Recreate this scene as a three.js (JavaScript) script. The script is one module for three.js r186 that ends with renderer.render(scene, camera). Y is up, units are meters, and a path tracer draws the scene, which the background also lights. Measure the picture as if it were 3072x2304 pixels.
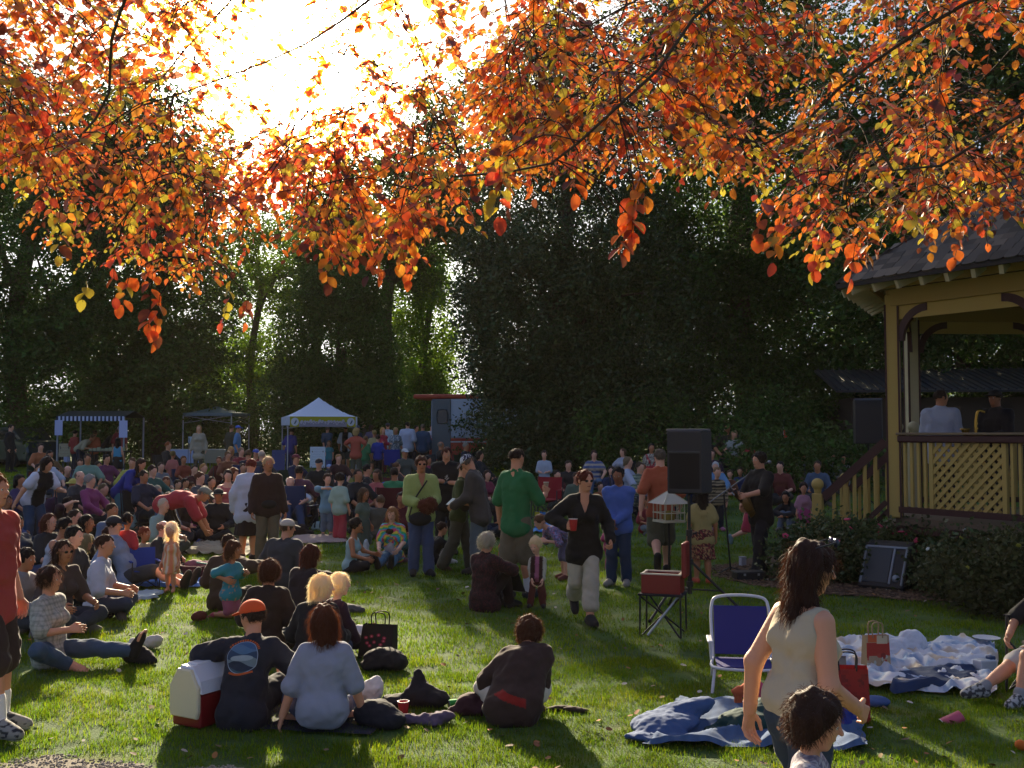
import * as THREE from 'three';
import { mergeGeometries } from 'three/addons/utils/BufferGeometryUtils.js';
import { RoundedBoxGeometry } from 'three/addons/geometries/RoundedBoxGeometry.js';
import { ImprovedNoise } from 'three/addons/math/ImprovedNoise.js';

// ---------- camera, sky, sun, exposure ----------
const scene = new THREE.Scene();
const F = 3080, CX = 1536, HORIZON = 1300, EYE = 2.06, TILT = Math.atan((HORIZON - 1152) / F);
const camera = new THREE.PerspectiveCamera(2 * Math.atan(1152 / F) * 180 / Math.PI, 4 / 3, 0.1, 600);
camera.position.set(0, EYE, 0); camera.rotation.x = TILT;
const renderer = new THREE.WebGLRenderer({ antialias: true });
renderer.setSize(1024, 768);
renderer.toneMapping = THREE.LinearToneMapping;
renderer.toneMappingExposure = 3;
renderer.shadowMap.enabled = true; renderer.shadowMap.type = THREE.PCFSoftShadowMap;
const V = (x, y, z) => new THREE.Vector3(x, y, z);
const cosT = Math.cos(TILT), sinT = Math.sin(TILT);
// ray through a pixel of the 3072 x 2304 photograph, scaled to unit depth along -z of the tilted camera
function ray(px, py) { const x = (px - CX) / F, y = -(py - 1152) / F; return V(x, y * cosT + sinT, -cosT + y * sinT); }
scene.fog = new THREE.FogExp2(0xffe9c8, .00034);
const SUN = ray(875, 120).normalize();
{
  const W = 1024, H = 512, data = new Float32Array(W * H * 4);
  for (let j = 0; j < H; j++) for (let i = 0; i < W; i++) {
    const el = ((j + .5) / H - .5) * Math.PI, az = ((i + .5) / W - .5) * 2 * Math.PI;
    const d = V(Math.cos(az) * Math.cos(el), Math.sin(el), Math.sin(az) * Math.cos(el));
    const th = Math.acos(Math.min(1, d.dot(SUN))) * 180 / Math.PI, up = Math.max(0, d.y);
    const hz = Math.exp(-up * 5), o = (j * W + i) * 4;
    const g1 = 70 * Math.exp(-Math.pow(th / 3.4, 2)), g2 = 6 * Math.exp(-th / 6.5), g3 = .34 * Math.exp(-th / 22);
    const k = el < 0 ? .35 : 1;
    data[o] = k * (.066 + .07 * hz + g1 + g2 + g3 * 1.0);
    data[o + 1] = k * (.1 + .06 * hz + g1 * .95 + g2 * .93 + g3 * .92);
    data[o + 2] = k * (.185 + .03 * hz + g1 * .84 + g2 * .8 + g3 * .78);
    data[o + 3] = 1;
  }
  const t = new THREE.DataTexture(data, W, H, THREE.RGBAFormat, THREE.FloatType);
  t.mapping = THREE.EquirectangularReflectionMapping; t.magFilter = t.minFilter = THREE.LinearFilter; t.needsUpdate = true;
  scene.background = t; scene.environment = t;
}
const sun = new THREE.DirectionalLight(new THREE.Color(1, .83, .56), 5);
sun.position.copy(SUN).multiplyScalar(90).add(V(-6, 0, -16)); sun.target.position.set(-6, 0, -16);
sun.castShadow = true; sun.shadow.mapSize.set(4096, 4096); sun.shadow.radius = 1.6;
Object.assign(sun.shadow.camera, { left: -40, right: 40, top: 40, bottom: -40, near: 1, far: 220 });
scene.add(sun, sun.target);

// ---------- helpers ----------
let seed = 7;
function rnd() { seed = (seed + 0x6d2b79f5) | 0; let t = Math.imul(seed ^ (seed >>> 15), 1 | seed); t = (t + Math.imul(t ^ (t >>> 7), 61 | t)) ^ t; return ((t ^ (t >>> 14)) >>> 0) / 4294967296; }
const rr = (a, b) => a + (b - a) * rnd(), pick = (a) => a[Math.floor(rnd() * a.length) % a.length];
const PN = new ImprovedNoise(), noise = (x, y, z) => PN.noise(x + 37.3, y + 11.7, z + 5.1);
const clamp = (x, a, b) => Math.max(a, Math.min(b, x)), lerp = (a, b, t) => a + (b - a) * t;
const sstep = (a, b, x) => { const t = clamp((x - a) / (b - a), 0, 1); return t * t * (3 - 2 * t); };
const D2R = Math.PI / 180;
const used = {};
function numbered(n) { if (!(n in used)) { used[n] = 0; return n; } used[n]++; return n + '_' + String(used[n]).padStart(3, '0'); }
function tag(o, label, category, group, kind) { Object.assign(o.userData, { label, category }); if (group) o.userData.group = group; if (kind) o.userData.kind = kind; return o; }
function thing(name, label, category, pos, turn = 0, group) {
  const g = new THREE.Group(); g.name = numbered(name); g.position.copy(pos); g.rotation.y = turn;
  scene.add(g); return tag(g, label, category, group);
}
function mesh(name, geo, m, parent) {
  if (Array.isArray(geo)) geo = merge(geo);
  const o = new THREE.Mesh(geo, m); o.name = parent === scene ? numbered(name) : name; o.castShadow = o.receiveShadow = true; (parent || scene).add(o); return o;
}
function struct(name, geo, m) { const o = mesh(name, geo, m, scene); o.userData.kind = 'structure'; return o; }
function merge(list) {
  list = list.map((g) => { g = g.index ? g.toNonIndexed() : g; return g; });
  const keep = ['position', 'normal', 'uv', 'color'].filter((n) => list.every((g) => g.attributes[n]));
  for (const g of list) for (const n of Object.keys(g.attributes)) if (!keep.includes(n)) g.deleteAttribute(n);
  return mergeGeometries(list);
}
const mats = {};
function std(c, rough = .8, extra) { const k = [c, rough, JSON.stringify(extra || 0)].join(); return mats[k] ||= new THREE.MeshStandardMaterial({ color: c, roughness: rough, ...extra }); }
function sheer(c, tr = .5, extra) { const k = ['s', c, tr].join(); return mats[k] ||= new THREE.MeshPhysicalMaterial({ color: c, roughness: 1, transmission: tr, thickness: 0, side: THREE.DoubleSide, ...extra }); }
const box = (w, h, d, x = 0, y = 0, z = 0) => new THREE.BoxGeometry(w, h, d).translate(x, y, z);
const rbox = (w, h, d, r, x = 0, y = 0, z = 0, s = 2) => new RoundedBoxGeometry(w, h, d, s, r).translate(x, y, z);
const cyl = (r0, r1, h, x = 0, y = 0, z = 0, n = 14, open = false) => new THREE.CylinderGeometry(r1, r0, h, n, 1, open).translate(x, y + h / 2, z);
const ball = (r, x = 0, y = 0, z = 0, n = 12) => new THREE.SphereGeometry(r, n, Math.ceil(n * .7)).translate(x, y, z);
const tube = (pts, r, n = 6, seg, closed = false) => new THREE.TubeGeometry(new THREE.CatmullRomCurve3(pts.map((p) => p.isVector3 ? p : V(...p)), closed, 'centripetal'), seg || pts.length * 4, r, n, closed);
function rod(a, b, r, n = 8, r2) { a = V(...a); b = V(...b); const d = b.clone().sub(a), g = new THREE.CylinderGeometry(r2 ?? r, r, d.length(), n, 1); g.translate(0, d.length() / 2, 0); g.applyQuaternion(new THREE.Quaternion().setFromUnitVectors(V(0, 1, 0), d.normalize())); return g.translate(a.x, a.y, a.z); }
function bar(a, b, w, h) { a = V(...a); b = V(...b); const d = b.clone().sub(a), g = new THREE.BoxGeometry(w, h, d.length()); const m = new THREE.Matrix4().lookAt(b, a, Math.abs(d.y) > .95 * d.length() ? V(0, 0, 1) : V(0, 1, 0)); g.applyMatrix4(m); const c = a.add(b).multiplyScalar(.5); return g.translate(c.x, c.y, c.z); }
function extrude(pts, depth, bevel = 0) { const s = new THREE.Shape(pts.map((p) => new THREE.Vector2(...p))); return new THREE.ExtrudeGeometry(s, { depth, bevelEnabled: bevel > 0, bevelSize: bevel, bevelThickness: bevel, bevelSegments: 1, curveSegments: 6 }); }
function lathe(pts, n = 20) { return new THREE.LatheGeometry(pts.map((p) => new THREE.Vector2(...p)), n); }
function canvasTex(w, h, draw, rep) { const c = document.createElement('canvas'); c.width = w; c.height = h; draw(c.getContext('2d'), w, h); const t = new THREE.CanvasTexture(c); t.colorSpace = THREE.SRGBColorSpace; if (rep) { t.wrapS = t.wrapT = THREE.RepeatWrapping; t.repeat.set(...rep); } return t; }
function tint(geo, fn) { const p = geo.attributes.position, c = new Float32Array(p.count * 3), q = new THREE.Color(), v = V(0, 0, 0); for (let i = 0; i < p.count; i++) { v.fromBufferAttribute(p, i); fn(v, q); c[i * 3] = q.r; c[i * 3 + 1] = q.g; c[i * 3 + 2] = q.b; } geo.setAttribute('color', new THREE.BufferAttribute(c, 3)); return geo; }
const VC = new THREE.MeshPhysicalMaterial({ color: 0xffffff, vertexColors: true, roughness: .92, sheen: .5, sheenRoughness: .5, sheenColor: new THREE.Color(.5, .5, .5) });
const muted = (c) => { const q = new THREE.Color(c), l = .3 * q.r + .55 * q.g + .15 * q.b; return q.lerp(new THREE.Color(l, l, l), .16).multiplyScalar(.92); };
const fabricMs = {}, fabric = (c) => fabricMs[c] ||= new THREE.MeshPhysicalMaterial({ color: muted(c), roughness: .93, sheen: .7, sheenRoughness: .5, sheenColor: new THREE.Color(c).lerp(new THREE.Color(1, 1, 1), .35) });

// ---------- ground ----------
function groundY(x, z) {
  const d = Math.hypot(x, z), right = sstep(1, 6, x);
  return .66 * sstep(15, 37, d) + .0 + .25 * sstep(16, 24, d) * right + .45 * sstep(40, 70, d) + .025 * noise(x * .22, 0, z * .22) * sstep(3, 9, d);
}
function onGround(px, py, lift = 0) {          // where the ray through a photo pixel meets the ground (raised by lift)
  const r = ray(px, py); let a = 2, b = 2;
  const f = (t) => EYE + r.y * t - groundY(r.x * t, r.z * t) - lift;
  while (f(b) > 0 && b < 110) { a = b; b += .25; }
  for (let i = 0; i < 24; i++) { const m = (a + b) / 2; if (f(m) > 0) a = m; else b = m; }
  return V(r.x * a, EYE + r.y * a - lift, r.z * a);
}
const atDepth = (px, py, d) => { const r = ray(px, py); return V(0, EYE, 0).addScaledVector(r, d / -r.z); };
function setDown(p) { p.y = groundY(p.x, p.z); return p; }

// distance in metres before the path edge (positive on the gravel)
const pathEdge = (x) => -6.55 + .35 * sstep(-3.2, -.6, x) + 1.6 * sstep(-1.6, .6, x) + .05 * Math.sin(x * 5.1) + .04 * Math.sin(x * 11.7 + 1);
const bedEdge = (x, z) => { // mulch bed round the gazebo: > 0 inside
  const q = Math.hypot((x - 7.6) / 4.6, (z + 15) / 2.75); return 1 - q + .04 * noise(x * 2, 3, z * 2);
};
{
  const nx = 220, nz = 260, pos = [], uv = [], idx = [];
  for (let j = 0; j <= nz; j++) for (let i = 0; i <= nx; i++) {
    const u = (i / nx) * 2 - 1, v = j / nz, x = Math.sign(u) * Math.pow(Math.abs(u), 2.2) * 240, z = 14 - Math.pow(v, 2.0) * 314;
    pos.push(x, groundY(x, z), z); uv.push(x / 3, z / 3);
  }
  for (let j = 0; j < nz; j++) for (let i = 0; i < nx; i++) { const a = j * (nx + 1) + i; idx.push(a, a + 1, a + nx + 1, a + 1, a + nx + 2, a + nx + 1); }
  const g = new THREE.BufferGeometry(); g.setAttribute('position', new THREE.Float32BufferAttribute(pos, 3)); g.setAttribute('uv', new THREE.Float32BufferAttribute(uv, 2)); g.setIndex(idx); g.computeVertexNormals();
  const S = 512, buf = new Uint8Array(S * S * 4), bb = new Uint8Array(S * S * 4);
  for (let y = 0; y < S; y++) for (let x = 0; x < S; x++) {
    const wr = (s, o) => { const a = x / S * Math.PI * 2, b = y / S * Math.PI * 2; return noise(Math.cos(a) * s + o, Math.sin(a) * s + Math.cos(b) * s * 1.3, Math.sin(b) * s - o); };
    const n = wr(.8, 3) * .6 + wr(3.1, 9) * .5 + (rnd() - .5) * .9, o = (y * S + x) * 4, m = clamp(.5 + n * .5, 0, 1), dry = clamp(wr(1.4, 20) * 1.4 - .1, 0, 1);
    buf[o] = 40 + m * 36 + dry * 38; buf[o + 1] = 62 + m * 46 + dry * 18; buf[o + 2] = 16 + m * 14 + dry * 10; buf[o + 3] = 255;
    bb[o] = bb[o + 1] = bb[o + 2] = m * 255; bb[o + 3] = 255;
  }
  const mk = (d, srgb) => { const t = new THREE.DataTexture(d, S, S); t.wrapS = t.wrapT = THREE.RepeatWrapping; t.magFilter = THREE.LinearFilter; if (srgb) t.colorSpace = THREE.SRGBColorSpace; t.needsUpdate = true; return t; };
  struct('lawn', g, new THREE.MeshStandardMaterial({ map: mk(buf, true), roughness: 1, bumpMap: mk(bb), bumpScale: .02 }));
}
// a sheet laid on the ground inside a test function
function groundSheet(name, x0, x1, z0, z1, step, inside, lift, m, uvs = 1) {
  const pos = [], uv = [], idx = [], at = new Map(), nx = Math.round((x1 - x0) / step), nz = Math.round((z1 - z0) / step);
  const vid = (i, j) => { const k = i * 9999 + j; if (!at.has(k)) { const x = x0 + i * step, z = z0 + j * step; at.set(k, pos.length / 3); pos.push(x, groundY(x, z) + lift, z); uv.push(x * uvs, z * uvs); } return at.get(k); };
  for (let i = 0; i < nx; i++) for (let j = 0; j < nz; j++) if (inside(x0 + (i + .5) * step, z0 + (j + .5) * step)) { const a = vid(i, j), b = vid(i + 1, j), c = vid(i + 1, j + 1), d = vid(i, j + 1); idx.push(a, d, b, b, d, c); }
  const g = new THREE.BufferGeometry(); g.setAttribute('position', new THREE.Float32BufferAttribute(pos, 3)); g.setAttribute('uv', new THREE.Float32BufferAttribute(uv, 2)); g.setIndex(idx); g.computeVertexNormals();
  return struct(name, g, m);
}
function grainTex(cols, rep, S = 256) {
  const b = new Uint8Array(S * S * 4), C = cols.map((c) => new THREE.Color(c));
  for (let i = 0; i < S * S; i++) { const c = pick(C), k = rr(.7, 1.15); b[i * 4] = clamp(Math.pow(c.r, 1 / 2.2) * 255 * k, 0, 255); b[i * 4 + 1] = clamp(Math.pow(c.g, 1 / 2.2) * 255 * k, 0, 255); b[i * 4 + 2] = clamp(Math.pow(c.b, 1 / 2.2) * 255 * k, 0, 255); b[i * 4 + 3] = 255; }
  const t = new THREE.DataTexture(b, S, S); t.wrapS = t.wrapT = THREE.RepeatWrapping; t.magFilter = THREE.LinearFilter; t.colorSpace = THREE.SRGBColorSpace; t.repeat.set(rep, rep); t.needsUpdate = true; return t;
}
const onPath = (x, z) => z > pathEdge(x) && x < 1;
groundSheet('gravel_path', -9, 1.2, -7.2, 6, .08, onPath, .012, new THREE.MeshStandardMaterial({ map: grainTex([0x8a7f6c, 0x6f675a, 0xa09685, 0x5c554a], 1.2), roughness: 1 }));
groundSheet('mulch_bed', 2.2, 13, -18.5, -11, .1, (x, z) => bedEdge(x, z) > 0, .02, new THREE.MeshStandardMaterial({ map: grainTex([0x4a3020, 0x3a2618, 0x5e4028, 0x6a4c34], 1), roughness: 1 }));
function scatter(name, geo, m, list, label, cat, parent) {
  const o = new THREE.InstancedMesh(geo, m, list.length), M = new THREE.Matrix4(), q = new THREE.Quaternion(), e = new THREE.Euler(), c = new THREE.Color();
  list.forEach((t, i) => { e.set(t.rx || 0, t.ry || 0, t.rz || 0, 'YXZ'); q.setFromEuler(e); if (t.q) q.copy(t.q); M.compose(V(t.x, t.y, t.z), q, V(t.sx ?? t.s, t.sy ?? t.s, t.sz ?? t.s)); o.setMatrixAt(i, M); if (t.c) o.setColorAt(i, c.setRGB(...t.c)); });
  o.name = parent ? name : numbered(name); o.castShadow = o.receiveShadow = true; (parent || scene).add(o); o.userData.kind = 'stuff'; if (label) { o.userData.label = label; o.userData.category = cat; } return o;
}
{ // pebbles on the path, chips of bark on the bed
  const peb = new THREE.IcosahedronGeometry(1, 0).scale(1, .6, .8), L = [], B = [];
  for (let i = 0; i < 26000; i++) { const x = rr(-5, .9), z = rr(-6.9, -4.7); if (z < pathEdge(x) - .06 + rnd() * .06) continue; const k = rr(.6, 1.3); L.push({ x, y: groundY(x, z) + .014, z, s: rr(.005, .014), ry: rnd() * 6, rx: rnd(), c: [.30 * k, .265 * k, .21 * k] }); }
  scatter('gravel', peb, std(0xffffff, 1), L, 'pale loose gravel of the path at the lower left edge', 'gravel');
  for (let i = 0; i < 9000; i++) { const x = rr(2.9, 12), z = rr(-16, -12); if (bedEdge(x, z) < -.03) continue; const k = rr(.5, 1.6); B.push({ x, y: groundY(x, z) + .028, z, s: 1, sx: rr(.01, .03), sy: .006, sz: rr(.008, .016), ry: rnd() * 6, rx: rr(-.5, .5), c: [.13 * k, .08 * k, .05 * k] }); }
  scatter('bark_mulch', new THREE.BoxGeometry(2, 2, 2), std(0xffffff, 1), B, 'brown bark chips strewn over the bed before the bandstand', 'mulch');
}
{ // grass: patches of bent blades
  const blade = (x, z, h, w, a, bend, P, N, C, k) => {
    const dx = Math.cos(a), dz = Math.sin(a), px = -dz * w, pz = dx * w, m = [x + dx * bend * .35, h * .6, z + dz * bend * .35], t = [x + dx * bend, h, z + dz * bend];
    P.push(x - px, 0, z - pz, x + px, 0, z + pz, m[0] + px * .8, m[1], m[2] + pz * .8, x - px, 0, z - pz, m[0] + px * .8, m[1], m[2] + pz * .8, m[0] - px * .8, m[1], m[2] - pz * .8, m[0] - px * .8, m[1], m[2] - pz * .8, m[0] + px * .8, m[1], m[2] + pz * .8, ...t);
    for (let i = 0; i < 9; i++) C.push(...k);
  };
  const patch = (n, size, h, w) => {
    const P = [], C = [];
    for (let i = 0; i < n; i++) { const a = rnd() * 6.28, dry = rnd() < .1, y = rr(.7, 1.25), k = dry ? [1.5 * y, 1.1 * y, .9 * y] : [rr(.75, 1.2) * y, y, rr(.6, 1) * y]; blade(rr(-.5, .5) * size, rr(-.5, .5) * size, h * rr(.55, 1.25), w * rr(.7, 1.2), a, h * rr(.2, .9), P, 0, C, k); }
    const g = new THREE.BufferGeometry(); g.setAttribute('position', new THREE.Float32BufferAttribute(P, 3)); g.setAttribute('color', new THREE.Float32BufferAttribute(C, 3)); g.computeVertexNormals(); return g;
  };
  const gm = new THREE.MeshPhysicalMaterial({ color: new THREE.Color().setRGB(.14, .225, .011), vertexColors: true, roughness: .95, transmission: .55, thickness: 0, side: THREE.DoubleSide, specularIntensity: .1 });
  const sets = [[patch(300, .34, .036, .0021), 4.6, 9.5, .26], [patch(200, .46, .04, .0032), 9.3, 18, .37], [patch(120, .9, .06, .007), 17.6, 46, .75]];
  sets.forEach(([g, d0, d1, st], k) => {
    const L = [];
    for (let z = -d1; z < 2; z += st) for (let x = -d1 * .62; x < d1 * .62; x += st) {
      const X = x + rr(-.5, .5) * st, Z = z + rr(-.5, .5) * st, d = -Z; if (d < d0 || d > d1 || Math.abs(X) > d * .56 + 1) continue;
      if (Z > pathEdge(X) - .1 && X < 1.1) { if (rnd() < .8 || Z > pathEdge(X) + .05) continue; }
      if (bedEdge(X, Z) > -.02) continue;
      const n = noise(X * .5, 2, Z * .5), t = noise(X * 1.7, 8, Z * 1.7), u = 1 + .3 * n + .2 * t;
      L.push({ x: X, y: groundY(X, Z), z: Z, s: 1, sy: rr(.75, 1.15) + .2 * t, ry: rnd() * 6.28, c: [u * (1 + .35 * clamp(t, 0, 1)), u, u * .9] });
    }
    scatter('lawn_grass', g, gm, L, ['blades of bright mown grass nearest the camera', 'mown grass between the seated groups in the middle of the lawn', 'mown grass under the distant crowd'][k], 'grass');
  });
}

{ // a few leaves and crumbs dropped on the lawn
  const g = new THREE.CircleGeometry(1, 7).scale(.7, 1, 1).rotateX(-Math.PI / 2), P = g.attributes.position, L = []; for (let i = 0; i < P.count; i++) P.setY(i, .25 * P.getX(i) ** 2); g.computeVertexNormals();
  for (let i = 0; i < 520; i++) { const d = 6 + 12 * Math.pow(rnd(), 1.4), x = rr(-.52, .52) * d, z = -d; if (z > pathEdge(x) - .1 && x < 1.1) continue; const k = rr(.6, 1.2), u = rnd(); L.push({ x, y: groundY(x, z) + rr(.02, .04), z, s: rr(.018, .034), ry: rnd() * 6.3, rx: rr(-.5, .5), rz: rr(-.5, .5), c: u < .5 ? [.3 * k, .12 * k, .03] : u < .8 ? [.2 * k, .13 * k, .06] : [.45 * k, .4 * k, .34 * k] }); }
  scatter('fallen_leaves', g, std('#ffffff', .9, { side: THREE.DoubleSide }), L, 'brown and orange leaves and crumbs fallen on the lawn', 'fallen leaves');
}
// ---------- trees ----------
function leafGeo(len, wid, fold = .25, n = 4, curl = .12) {      // a pointed oval leaf along +z from its stalk, folded along the midrib
  const P = [], I = [], row = (t) => { const w = wid * .5 * Math.pow(Math.sin(Math.PI * Math.pow(t, .88)), .62), y = -curl * len * t * t; return [[-w, y + w * fold * 2, t * len], [0, y, t * len], [w, y + w * fold * 2, t * len]]; };
  for (let i = 0; i <= n; i++) for (const p of row(clamp(i / n, .02, .98))) P.push(...p);
  for (let i = 0; i < n; i++) for (let k = 0; k < 2; k++) { const a = i * 3 + k; I.push(a, a + 3, a + 1, a + 1, a + 3, a + 4); }
  const g = new THREE.BufferGeometry(); g.setAttribute('position', new THREE.Float32BufferAttribute(P, 3)); g.setIndex(I); g.computeVertexNormals(); return g;
}
function clump(n, size, leaf, hang = 0) {        // a spray of leaf blades, one instance of a crown
  const P = [], C = [];
  for (let i = 0; i < n; i++) {
    const c = V(rr(-1, 1), rr(-.8, .8) - hang * rnd(), rr(-1, 1)).multiplyScalar(size * .5), a = rnd() * 6.28, t = rr(-1, 1) - hang * .6;
    const d = V(Math.cos(a) * Math.cos(t), Math.sin(t), Math.sin(a) * Math.cos(t)), s = V(rr(-1, 1), rr(-1, 1), rr(-1, 1)).cross(d).normalize(), L = leaf * rr(.7, 1.3), w = L * .3, k = rr(.7, 1.3);
    const q = [c, c.clone().addScaledVector(d, L * .5).addScaledVector(s, w), c.clone().addScaledVector(d, L), c.clone().addScaledVector(d, L * .5).addScaledVector(s, -w)];
    for (const j of [0, 1, 2, 0, 2, 3]) { P.push(q[j].x, q[j].y, q[j].z); C.push(k * rr(.9, 1.1), k, k * .9); }
  }
  const g = new THREE.BufferGeometry(); g.setAttribute('position', new THREE.Float32BufferAttribute(P, 3)); g.setAttribute('color', new THREE.Float32BufferAttribute(C, 3)); g.computeVertexNormals(); return g;
}
const leafMat = (r, g, b, tr, rough = .7, sp = .35) => new THREE.MeshPhysicalMaterial({ specularIntensity: sp, color: new THREE.Color().setRGB(r, g, b), vertexColors: true, roughness: rough, transmission: tr, thickness: 0, side: THREE.DoubleSide });
const barkTex = canvasTex(128, 256, (c, w, h) => { c.fillStyle = '#4a3d30'; c.fillRect(0, 0, w, h); for (let i = 0; i < 700; i++) { const s = rr(30, 95); c.fillStyle = `rgba(${s},${s * .85},${s * .68},.5)`; c.fillRect(rr(0, w), rr(0, h), rr(1, 4), rr(6, 40)); } }, [2, 3]);
const barkMat = new THREE.MeshStandardMaterial({ map: barkTex, bumpMap: barkTex, bumpScale: .03, roughness: .95 });
function limb(a, b, r0, r1, sag = 0, n = 7) {    // tapered, slightly wandering
  const p = [], m = 6; for (let i = 0; i <= m; i++) { const t = i / m; p.push(a.clone().lerp(b, t).add(V(noise(t * 2, a.x, b.z) * .12, Math.sin(t * Math.PI) * sag, noise(a.z, t * 2, b.x) * .12).multiplyScalar(a.distanceTo(b) * .5))); }
  const c = new THREE.CatmullRomCurve3(p), g = new THREE.TubeGeometry(c, 12, 1, n, false), P = g.attributes.position, q = V(0, 0, 0), w = V(0, 0, 0);
  for (let i = 0; i < P.count; i++) { const t = Math.floor(i / (n + 1)) / 12; c.getPointAt(t, w); q.fromBufferAttribute(P, i).sub(w).multiplyScalar(lerp(r0, r1, t)).add(w); P.setXYZ(i, q.x, q.y, q.z); }
  return g;
}
// blobs: [dx, y, dz, rx, ry, rz] relative to the foot; n clumps
function tree(name, label, foot, trunkH, r, blobs, n, geo, mat, opts = {}) {
  const t = thing(name, label, opts.cat || 'tree', foot, 0, opts.group), L = [], limbs = [];
  const top = V(opts.leanX || 0, trunkH, 0); limbs.push(limb(V(0, -.2, 0), top, r, r * .55, 0, 10));
  for (const b of blobs) { const k = rr(.35, .8); limbs.push(limb(top.clone().multiplyScalar(k), V(b[0] * .8, Math.max(b[1], trunkH * .4), b[2] * .8), r * .4, r * .1, .06)); for (let i = 0; i < 2; i++) limbs.push(limb(V(b[0] * .5, lerp(trunkH * k, b[1], .5), b[2] * .5), V(b[0] + rr(-.6, .6) * b[3], b[1] + rr(-.2, .7) * b[4], b[2] + rr(-.6, .6) * b[5]), r * .2, r * .04, .08, 5)); }
  mesh('trunk', merge(limbs), barkMat, t);
  const vol = blobs.map((b) => Math.pow(b[3] * b[4] * b[5], .67)), sum = vol.reduce((a, b) => a + b);
  blobs.forEach((b, bi) => {
    const m = Math.round(n * vol[bi] / sum); let tries = 0;
    for (let i = 0; i < m && tries < m * 5; tries++) {
      const u = rr(-1, 1), a = rnd() * 6.28, q = Math.sqrt(1 - u * u), rad = Math.pow(rr(opts.core ?? .25, 1), .6), d = V(Math.cos(a) * q, u, Math.sin(a) * q);
      const bump = 1 + .28 * noise(d.x * 2.1 + bi * 7, d.y * 2.1, d.z * 2.1) + .16 * noise(d.x * 5 + bi, d.y * 5, d.z * 5 + 3);
      const p = V(b[0] + d.x * b[3] * rad * bump, b[1] + d.y * b[4] * rad * bump, b[2] + d.z * b[5] * rad * bump);
      if (p.y < (opts.low ?? .3)) continue;
      if (noise((p.x + foot.x) * .55, p.y * .55, (p.z + foot.z) * .55) < (opts.gap ?? -.22)) { if (rnd() < .85) { i += .5; continue; } }
      i++; const k = rr(.7, 1.3) * (1 + .35 * noise(p.x * .8, p.y * .8 + 9, p.z * .8));
      L.push({ x: p.x, y: p.y, z: p.z, s: rr(.75, 1.3), rx: rr(-.6, .6), ry: rnd() * 6.28, rz: rr(-.6, .6), c: [k * rr(.85, 1.2), k, k * rr(.8, 1)] });
    }
  });
  scatter('crown', geo, mat, L, null, null, t); return t;
}
const CL = { holly: clump(26, .62, .11), fine: clump(30, .75, .12, .3), broad: clump(22, .8, .17, .25), conifer: clump(34, .8, .13, .8), shrub: clump(22, .34, .06) };
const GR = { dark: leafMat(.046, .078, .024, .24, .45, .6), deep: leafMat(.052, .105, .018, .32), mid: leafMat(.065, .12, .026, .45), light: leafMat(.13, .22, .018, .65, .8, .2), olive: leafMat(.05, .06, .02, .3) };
const footAt = (px, d) => setDown(atDepth(px, 1300, d));
tree('broad_tree', 'huge dark tree filling the left edge behind the striped stall', footAt(60, 44), 12, .5, [[-3, 8, 0, 6, 6, 4], [3, 7.6, 1, 4.8, 5.6, 4], [0, 3.2, 2, 7.4, 3.6, 3], [-7, 5, 2, 5, 5.4, 3.5], [-3, 14, -1, 5, 4.4, 3], [4, 14, -1, 3.6, 3.6, 3]], 5200, CL.broad, GR.deep, { core: .3 });
tree('broad_tree', 'dark spreading tree left of the white tent, crown down to the stalls', footAt(480, 45), 11, .45, [[-.6, 7.5, 0, 3.9, 5.4, 4], [-3, 4, 1, 4, 3.8, 3], [1.4, 3.2, 1, 2.2, 3.2, 2.6], [-1.4, 12, 0, 3.6, 3.2, 3]], 4200, CL.broad, GR.deep, { core: .3 });
tree('broad_tree', 'compact dark round-topped tree right behind the white tent', footAt(1012, 44), 5, .35, [[0, 4.9, 0, 2.7, 3.4, 2.4], [-1.3, 2.6, .6, 2, 2.7, 2], [1.4, 2.5, .5, 1.7, 2.6, 2], [.2, 7.4, 0, 1.9, 1.4, 1.7]], 3600, CL.fine, GR.deep, { core: .3 });
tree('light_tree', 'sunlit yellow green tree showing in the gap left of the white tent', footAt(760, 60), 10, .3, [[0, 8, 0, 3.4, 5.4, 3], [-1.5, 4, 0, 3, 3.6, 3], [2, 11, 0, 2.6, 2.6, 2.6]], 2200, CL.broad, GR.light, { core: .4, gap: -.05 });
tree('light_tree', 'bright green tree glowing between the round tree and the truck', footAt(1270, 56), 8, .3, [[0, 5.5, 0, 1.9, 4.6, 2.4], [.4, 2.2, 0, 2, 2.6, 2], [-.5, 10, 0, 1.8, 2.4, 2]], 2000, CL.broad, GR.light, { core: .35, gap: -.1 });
tree('tall_tree', 'loose tall tree with sky showing through, beyond the white tent', footAt(960, 62), 15, .4, [[-1, 12.6, 0, 4.2, 2.8, 3], [3, 10.6, 0, 3.4, 2.4, 3], [-4.4, 10.6, 0, 2.6, 2.2, 3], [1, 7.6, 0, 4.4, 2.6, 3]], 1100, CL.broad, GR.mid, { core: .5, gap: .02 });
tree('tall_tree', 'tall tree rising behind the gap between the white tent and the truck', footAt(1170, 47), 13, .4, [[0, 11.6, 0, 4, 3, 2.6], [2.6, 9.6, 0, 2.6, 2.6, 2.2], [-2.6, 10.4, 0, 2.4, 2.4, 2]], 2000, CL.broad, GR.mid, { core: .4, gap: -.1 });
tree('tall_tree', 'tall airy tree whose top shows above the dark glossy tree', footAt(1470, 46), 16, .4, [[0, 15, 0, 3.6, 3.6, 2.6], [-2.4, 13, 0, 2.4, 2.6, 2.2], [2.6, 17, 0, 3, 3, 2.4]], 1300, CL.broad, GR.mid, { core: .45, gap: -.02 });
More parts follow.
